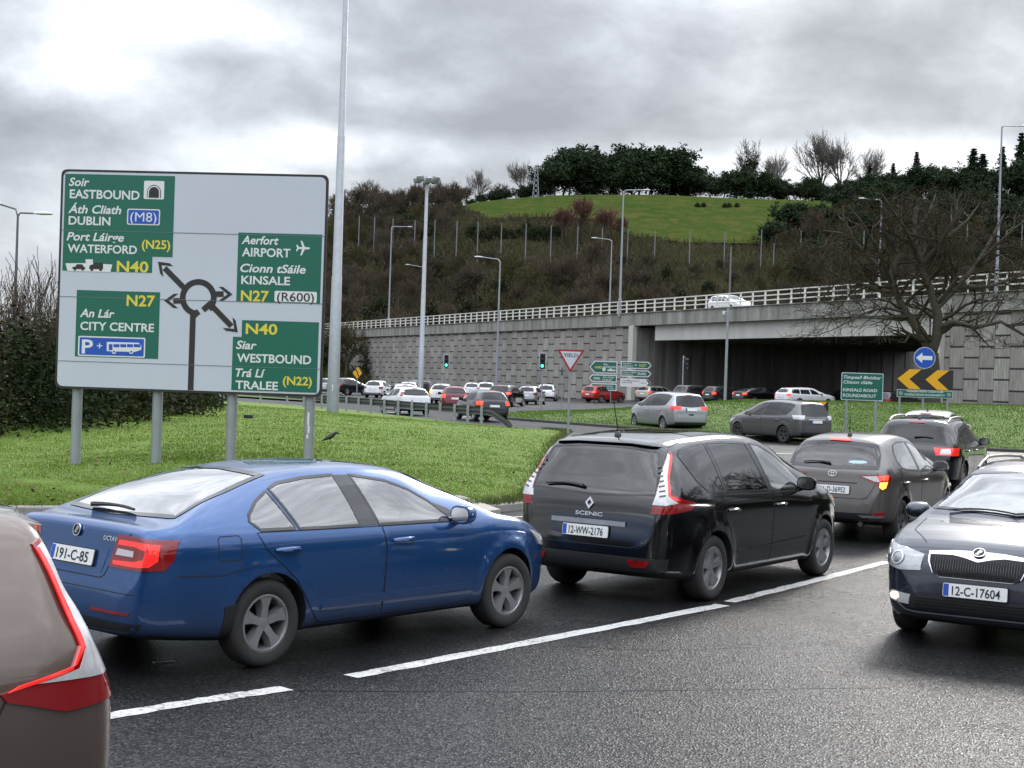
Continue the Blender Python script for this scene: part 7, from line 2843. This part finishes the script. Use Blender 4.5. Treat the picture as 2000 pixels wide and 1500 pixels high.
    shape(B, o, 'sign_plate', rounded([(cx - r * .78, 0), (cx, -r), (cx + r * .78, 0), (cx, r)], .05), M_SBLACK, -.01, 0)
    shape(B, o, 'sign_face', rounded([(cx - r * .72, 0), (cx, -r * .93), (cx + r * .72, 0), (cx, r * .93)], .05), M_SAMB, 0, .004)
    mb = MB()
    mb.prism(bar((cx + .10, -.30), (cx - .02, .12), .09), .004, .008, B.M)
    mb.prism(bar((cx - .16, .30), (cx + .02, .02), .08), .004, .0075, B.M)
    mb.prism([(cx - .22, .18), (cx - .16, .36), (cx - .04, .22)], .004, .009, B.M)
    mb.obj('merge_symbol', M_SBLACK, o)
    pole_mesh(o, B.o.x + B.ex.x * cx, B.o.y + .06, -.2, B.o.z, .04)
    # traffic lights
    glow = mat('green signal', (.05, .5, .35), .3, emit=(.05, 1.0, .62), estr=3.2)
    off = mat('unlit signal lens', (.02, .012, .012), .25)
    def signal(u, vt, vb, Y, zb, rz, lit, lab):
        p = at(u, (vt + vb) / 2, Y)
        o = empty('traffic_light', (p.x, p.y, zb), rz, lab, 'traffic light')
        zc = p.z - zb
        hh = (vb - vt) * Y / CAM_F
        bw = hh * .40
        MB().prism(rounded([(-bw / 2, -hh / 2), (bw / 2, -hh / 2), (bw / 2, hh / 2), (-bw / 2, hh / 2)], .03), 0, .02, Matrix.Translation((0, 0, zc)) @ Matrix.Rotation(R(90), 4, 'X')).obj('backing_board_edge', M_SWHITE, o)
        MB().prism(rounded([(-bw / 2 + .045, -hh / 2 + .045), (bw / 2 - .045, -hh / 2 + .045), (bw / 2 - .045, hh / 2 - .045), (-bw / 2 + .045, hh / 2 - .045)], .03), .02, .024, Matrix.Translation((0, 0, zc)) @ Matrix.Rotation(R(90), 4, 'X')).obj('backing_board', M_BLACK, o)
        MB().box((0, -.09, zc), (.26, .16, hh * .84)).obj('signal_head', M_BLACK, o, bevel=.02)
        for k in range(3):
            z = zc + hh * .28 * (1 - k)
            MB().lathe([(.105, -.175), (.06, -.195), (0, -.20)], 14, 'y', (0, 0, z)).obj('lens', glow if (k == 2 and lit) else off, o, smooth=True)
            hd = MB()
            vs = []
            for j in range(9):
                a = math.pi * j / 8
                for yy in (-.17, -.36): vs.append((.125 * math.cos(a), yy, z + .125 * math.sin(a)))
            hd.add(vs, [(2 * j, 2 * j + 1, 2 * j + 3, 2 * j + 2) for j in range(8)])
            hd.obj('hood', M_BLACK, o)
        MB().tube([(0, .06, -.3), (0, .06, zc + hh / 2 + .1)], .055, 10).obj('pole', M_GALV, o, smooth=True)
    signal(872, 692, 719, 122, 0, 0, True, 'traffic light showing green above the white hatchback in the middle distance')
    signal(1060, 689, 722, 106, 0, R(-8), True, 'traffic light showing green, left of the YIELD sign')
    signal(1336, 697, 727, 112, .4, R(68), False, 'traffic light seen from the side in front of the dark underpass')
    p = at(1099, 725, 108)
    o = empty('turned_sign', (p.x, p.y, 0), 0, 'dark sign seen edge on behind the YIELD sign', 'road sign')
    MB().tube([(0, 0, -.2), (0, 0, p.z + .5)], .04, 8).obj('post', M_GALV, o, smooth=True)
    MB().lathe([(0, -.03), (.30, -.03), (.30, .03), (0, .03)], 20, 'x', (-.06, 0, p.z)).obj('sign_plate', M_BLACK, o)
    # small board and cabinet under the big sign
    Y = 80
    b = at(424, 800, Y)
    b.z = .1
    o = empty('marker_board', b, 0, 'small pale board with amber symbol on a post, low behind the big sign', 'road sign')
    MB().box((0, 0, .55), (.42, .03, 1.0)).obj('board', mat('pale blue board', (.36, .44, .52), .5), o)
    MB().prism([(-.15, .3), (0, .15), (.15, .3), (0, .45)], .016, .02, Matrix.Rotation(R(90), 4, 'X')).obj('symbol', M_SAMB, o)
    pole_mesh(o, .35, .06, -.2, 1.2, .09)
    # crash barrier
    pts = [at(u, 800, Y) for u, Y in ((380, 98), (460, 92), (560, 85), (628, 79), (676, 76.5), (724, 74), (777, 71.5), (832, 68.5), (887, 65.8), (940, 63.2), (975, 61.2), (1000, 60))]
    P = [Vector((p.x, p.y)) for p in pts]
    dense = curve2(P, 4)
    base = Vector((P[6].x, P[6].y, 0))
    o = empty('crash_barrier', base, 0, 'dark steel crash barrier curving along the far edge of the verge', 'crash barrier')
    vs, fs = [], []
    n = len(dense)
    prof = [(0, .16), (.04, .12), (.04, .06), (0, .02), (0, -.02), (.04, -.06), (.04, -.12), (0, -.16)]
    for i, p in enumerate(dense):
        a, b = Vector(dense[max(i - 1, 0)]), Vector(dense[min(i + 1, n - 1)])
        t = (b - a).normalized()
        nn = Vector((t.y, -t.x)) * -1
        zc = .62
        f = i / (n - 1)
        if f > .86: zc = .62 - .58 * (f - .86) / .14
        g = float(verge_z(np.array([p]))[0]) * .6
        for (dx, dz) in prof: vs.append((p[0] + nn.x * dx - base.x, p[1] + nn.y * dx - base.y, zc + dz + g))
    for i in range(n - 1):
        for k in range(7): fs.append((i * 8 + k, i * 8 + k + 1, (i + 1) * 8 + k + 1, (i + 1) * 8 + k))
    mk('rail', vs, fs, M_GALV_SHADE, o, smooth=True)
    for i, p in enumerate(P[:10]):
        for q in ([p] if i == 9 else [p, (p + P[i + 1]) / 2]):
            c = MB().box((q.x - base.x + .02, q.y - base.y - .10, .42), (.12, .09, .95)).obj('post', M_GALV, o)
    # crow and dark box on the grass
    p = Vector((at(645, 857, 37).x, 37, 0))
    p.z = float(verge_z(np.array([(p.x, p.y)]))[0])
    o = empty('crow', p, 0, 'black crow standing on the grass to the right of the big sign', 'bird')
    pts = [(-.20, 0, .07), (-.13, 0, .105), (-.07, 0, .14), (0, 0, .175), (.06, 0, .215), (.10, 0, .25), (.135, 0, .275), (.165, 0, .28), (.19, 0, .272), (.225, 0, .262)]
    MB().tube(pts, [.012, .03, .052, .064, .058, .040, .036, .034, .016, .003], 12).obj('body', M_BLACK, o, smooth=True)
    for s in (-1, 1):
        MB().tube([(.07, s * .045, .21), (0, s * .062, .17), (-.10, s * .048, .115), (-.20, s * .02, .075)], [.02, .030, .022, .004], 8).obj('wing', M_BLACK, o, smooth=True)
        MB().tube([(.0, s * .03, .14), (.02, s * .03, .07), (0, s * .03, -.01), (.04, s * .03, -.005)], .007, 6).obj('leg', M_BLACK, o, smooth=True)
    p = Vector((at(485, 825, 50).x, 50, 0))
    p.z = float(verge_z(np.array([(p.x, p.y)]))[0])
    o = MB().box((0, 0, .05), (.28, .24, .10)).box((0, 0, .105), (.30, .26, .02)).obj('cover_box', M_BLACK, bevel=.01)
    o.location = p
    tag(o, 'small flat black cover box lying in the grass below the big sign', 'box')


small_signs()
# ------------------------------------------------------------------ mid-distance and far traffic

def recolor(root, old, new):
    for ch in root.children_recursive:
        if ch.type == 'MESH':
            for i, m in enumerate(ch.data.materials):
                if m == old:
                    if ch.data.users > 1: ch.data = ch.data.copy()
                    ch.data.materials[i] = new


def rear_fit(C, o, lampz, lampw, wrap, on=M_LAMPRED, plz=.75, txt=None, brake=None, trim=None, tall=.0):
    """tail lamps, plate and bumper for cars seen from behind; lampz = (z0, z1)"""
    sp = C.sp
    r = sp['top'][0][0]
    W = sp['W']
    z0, z1 = lampz
    for s in (1, -1):
        d = (-s * .6, .8, 0)
        lamp(C, o, [(s * (W - lampw - .12), r + .05, z1), (s * (W - .12), r + .12, z1 + tall), (s * W, r + wrap, z1 + tall), (s * W, r + wrap * .8, z0), (s * (W - .1), r + .1, z0), (s * (W - lampw - .1), r + .05, z0)], d, on, th=.02)
    plate(C, o, 0, plz, BACK, txt)
    C.panel('lower_bumper', [(-W * .85, r + .1, .44), (W * .85, r + .1, .44), (W * .8, r + .1, .28), (-W * .8, r + .1, .28)], BACK, trim or M_PLASTIC, o, off=.012)
    rw = sp['rwin']
    zt = max(p[2] for p in rw)
    lamp(C, o, [(-.16, r, zt + .06), (.16, r, zt + .06), (.16, r, zt + .03), (-.16, r, zt + .03)], BACK, brake or M_LAMPRED, 'brake_light', .02)
    f = sp['top'][-1][0]
    both(lambda p, d: lamp(C, o, p, d, M_LAMPWHITE, 'headlight'), [(.50, f - .1, .72), (W - .1, f - .5, .84), (W - .04, f - .65, .86), (W - .1, f - .4, .70), (.5, f - .1, .62)], (-.6, -.8, 0))


def scaled(sp, L=1, H=1, Wd=1, **kw):
    """a differently proportioned body from the same kind of outline"""
    q = dict(sp)
    f2 = lambda P: [(a * L, b * H) for a, b in P]
    f3 = lambda P: [(a * Wd, b * L, c * H) for a, b, c in P]
    for k in ('top', 'bot', 'sh', 'belt'): q[k] = f2(sp[k])
    q['plan'] = [(a * L, b) for a, b in sp['plan']]
    q['W'], q['wr'], q['wb'] = sp['W'] * Wd, sp['wr'] * Wd, sp['wb'] * L
    for k in ('wins', 'pillars', 'doors'): q[k] = [f3(P) for P in sp[k]]
    q['ws'], q['rwin'] = f3(sp['ws']), f3(sp['rwin'])
    q['handles'] = [h * L for h in sp['handles']]
    q['hz'] = sp['hz'] * H
    q['mirror'] = (sp['mirror'][0] * L, sp['mirror'][1] * H)
    q['hollow'] = False
    q.update(kw)
    return q


def pos(u, Y):
    return ((u - 1000) / CAM_F * Y, Y)


def traffic():
    Q = 'cars queuing for the roundabout'
    # dark suv with roof rails
    o, C = build_car(scaled(SP_SUV, 1, .965, .98), 'suv_car', P_BLACK)
    tag(o, 'black sport utility car with silver roof rails behind the grey brown hatchback', 'car', Q)
    rear_fit(C, o, (.84, 1.0), .34, .42, M_LAMPRED_ON, .72)
    for s in (1, -1): lamp(C, o, [(s * .56, -.95, .97), (s * .72, -.9, .985), (s * .72, -.9, .88), (s * .52, -.95, .86)], (-s * .6, .8, 0), M_LAMPWHITE, 'reversing_light', .016)
    roof_rails(C, o, .60, 1.15, -.50, M_ALLOY, .055, .02)
    wiper(C, o, .0, .38, .93, (0, 1, -.3))
    lamp(C, o, [(.55, -.95, .62), (.75, -.9, .62), (.75, -.9, .59), (.55, -.95, .59)], BACK, M_CHROME, 'trim', .012)
    antenna(C, o, 0, -.40, .05, 0)
    place(o, 8.75, 31.6, 27)
    # white compact suv
    o, C = build_car(scaled(SP_SUV, .93, .94, .96), 'suv_car', P_WHITE)
    tag(o, 'white compact sport utility car farthest along the queue by the roundabout', 'car', Q)
    rear_fit(C, o, (.86, 1.04), .10, .30, M_LAMPRED_ON, .66)
    antenna(C, o, 0, -.35, .22, -.1)
    place(o, 12.9, 46.0, 24)
    o.location.z = float(0.0)
    # silver people carrier
    o, C = build_car(scaled(SP_MPV, 1.045, 1.055, 1.01), 'people_carrier', P_SILVER)
    tag(o, 'silver people carrier driving round the island, seen from behind', 'car')
    rear_fit(C, o, (.98, 1.14), .34, .30, M_LAMPRED_ON, .98, None)
    plate(C, o, 0, 1.0, BACK, None)
    C.panel('boot_grip', [(-.12, -1, .80), (.12, -1, .80), (.12, -1, .74), (-.12, -1, .74)], BACK, M_PLASTIC, o, off=.01)
    place(o, *pos(1332, 66.0), -21)
    # grey people carrier
    o, C = build_car(scaled(SP_MPV, .97, .985, .97), 'people_carrier', P_GREY, rim=M_ALLOYD)
    tag(o, 'mid grey people carrier crossing in front of the island, side and rear in view', 'car')
    rear_fit(C, o, (.92, 1.08), .20, .42, M_LAMPWHITE, .84)
    C.panel('boot_trim', [(-.40, -1, .94), (.40, -1, .94), (.40, -1, .915), (-.40, -1, .915)], BACK, M_CHROME, o, off=.012)
    for s in (1, -1): lamp(C, o, [(s * .62, -.9, 1.075), (s * .78, -.8, 1.08), (s * .78, -.8, .93), (s * .66, -.9, .93)], (-s * .6, .8, 0), M_LAMPWHITE, 'clear_lens', .014)
    place(o, *pos(1566, 57.0), -31)
    # --- far cars: a few bodies, copied and repainted
    G = 'cars in the far traffic'
    def body(sp, name, paint_, lampz, lw, wrap, **k):
        o, C = build_car(sp, name, paint_, lod=2)
        rear_fit(C, o, lampz, lw, wrap, **k)
        return o
    hatch = body(scaled(SP_HATCH, 1.0, 1.0, 1.0), 'hatchback_car', P_WHITE, (.78, .98), .18, .30)
    tallh = body(scaled(SP_HATCH, 1.08, .99, 1.05), 'hatchback_car', P_WHITE, (1.0, 1.22), .05, .20)
    suv = body(scaled(SP_SUV, 1, .97, 1), 'suv_car', P_DGREY, (.90, 1.05), .22, .30)
    sed = body(scaled(SP_LIFTBACK, 1, 1, 1), 'saloon_car', P_BLACK, (.80, .96), .22, .30)
    est = body(scaled(SP_ESTATE, 1, 1, 1), 'estate_car', P_WHITE, (.82, 1.0), .16, .30)
    base_paint = {hatch: P_WHITE, tallh: P_WHITE, suv: P_DGREY, sed: P_BLACK, est: P_WHITE}
    used = set()
    L = [
        (tallh, 806, 78, -21, P_WHITE, 'white hatchback with high tail lamps, nearest of the far cars behind the crash barrier', 0),
        (hatch, 958, 71.5, -20, P_DGREY, 'dark grey hatchback with lit tail lamps at the end of the crash barrier', 1),
        (hatch, 889, 91, -4, P_WINE, 'dark red hatchback between the white and the dark grey hatchbacks', 1),
        (hatch, 862, 112, 6, P_WHITE, 'white hatchback below the left green traffic light, amber lamp lit', 2),
        (hatch, 733, 128, 14, P_WHITE, 'small white car far left beside the amber diamond sign', 0),
        (est, 790, 100, -9, P_WHITE, 'white car with dark roof edge hidden behind the nearest white hatchback', 0),
        (hatch, 798, 124, 4, P_WHITE, 'white car farther back beside the floodlight mast', 0),
        (suv, 822, 140, -24, P_GREEN, 'dark green off-roader behind the floodlight mast', 3),
        (hatch, 922, 148, 0, P_WHITE, 'white car in the middle distance, left of two side by side', 0),
        (suv, 950, 146, 3, P_WHITE, 'white car in the middle distance, right of two side by side', 0),
        (suv, 982, 109, 16, P_BLACK, 'black sport utility car with red brake lamp lit, right of the two white cars', 1),
        (hatch, 1032, 120, 15, P_SILVER, 'silver hatchback beside the right green traffic light', 0),
        (suv, 1068, 142, 6, P_WHITE, 'white car half hidden behind the silver hatchback and the signal pole', 0),
        (suv, 1162, 138, 47, P_RED, 'bright red crossover under the green arrow signs', 1),
        (est, 1268, 138, 42, P_GOLD, 'pale gold estate car below the right pointing arrow signs', 1),
        (suv, 1342, 128, 54, P_DGREY, 'dark estate in front of the underpass, beside the side-on traffic light', 0),
        (hatch, 1394, 126, 58, P_DGREY, 'dark hatchback in the underpass mouth just left of the camera pole', 1),
        (sed, 1462, 121, 62, P_BLACK, 'black saloon with lit tail lamp in the underpass mouth', 1),
        (est, 1548, 114, 62, P_WHITE, 'white estate car with lit tail lamp in the underpass mouth', 1),
        (sed, 1628, 117, 66, P_BLACK, 'black saloon half hidden behind the green name sign', 0),
        (hatch, 1736, 106, 66, P_BLACK, 'dark car between the green name sign and the chevron board', 0),
        (suv, 664, 138, 30, P_BLACK, 'black off-roader behind the thick mast beside the big sign', 3),
        (hatch, 636, 142, 20, P_SILVER, 'pale car just showing at the right edge of the big sign', 0)]
    for src, u, Y, phi, pm, lab, flag in L:
        o = src if src not in used else copy_tree(src)
        if src in used: pass
        used.add(src)
        x, y = pos(u, Y)
        place(o, x, y, phi)
        o.location.z = float(road_z(x, y)) + (.002 if y < 100 else 0)
        tag(o, lab, 'car', G)
        o['_paint'] = 0
        del o['_paint']
        FAR.append((o, base_paint[src], pm, flag))
    for o, a, b, flag in FAR:
        if a != b: recolor(o, a, b)
        for ch in o.children:
            nm = ch.name.split('.')[0]
            if flag in (1,) and nm in ('tail_light', 'brake_light'):
                ch.data = ch.data.copy()
                ch.data.materials[0] = M_BRAKE_ON if nm == 'tail_light' else M_LAMPRED_ON
            if flag == 2 and nm == 'tail_light' and ch.data.vertices[0].co.x < 0:
                ch.data = ch.data.copy()
                ch.data.materials[0] = M_AMBER_ON
        if flag == 3:
            MB().lathe([(0, -.10), (.22, -.10), (.34, -.08), (.36, 0), (.34, .08), (.2, .09)], 20, 'y', (.05, -1.10, .98)).obj('spare_wheel', M_RUBBER, o, smooth=True)
    # white van on the flyover
    van = dict(SP_MPV)
    van = scaled(SP_MPV, 1.2, 1.04, 1.05)
    o, C = build_car(van, 'white_van', P_WHITE, lod=2)
    o.name = 'van'
    rear_fit(C, o, (1.0, 1.4), .08, .12, plz=.9)
    tag(o, 'white van driving on the flyover behind the parapet railing', 'van')
    s = 4.0
    p = FB + FD * 9.2 + FN * 4.2
    o.location = (p.x, p.y, 8.95)
    o.rotation_euler = (0, 0, FA - R(90))


FAR = []
traffic()
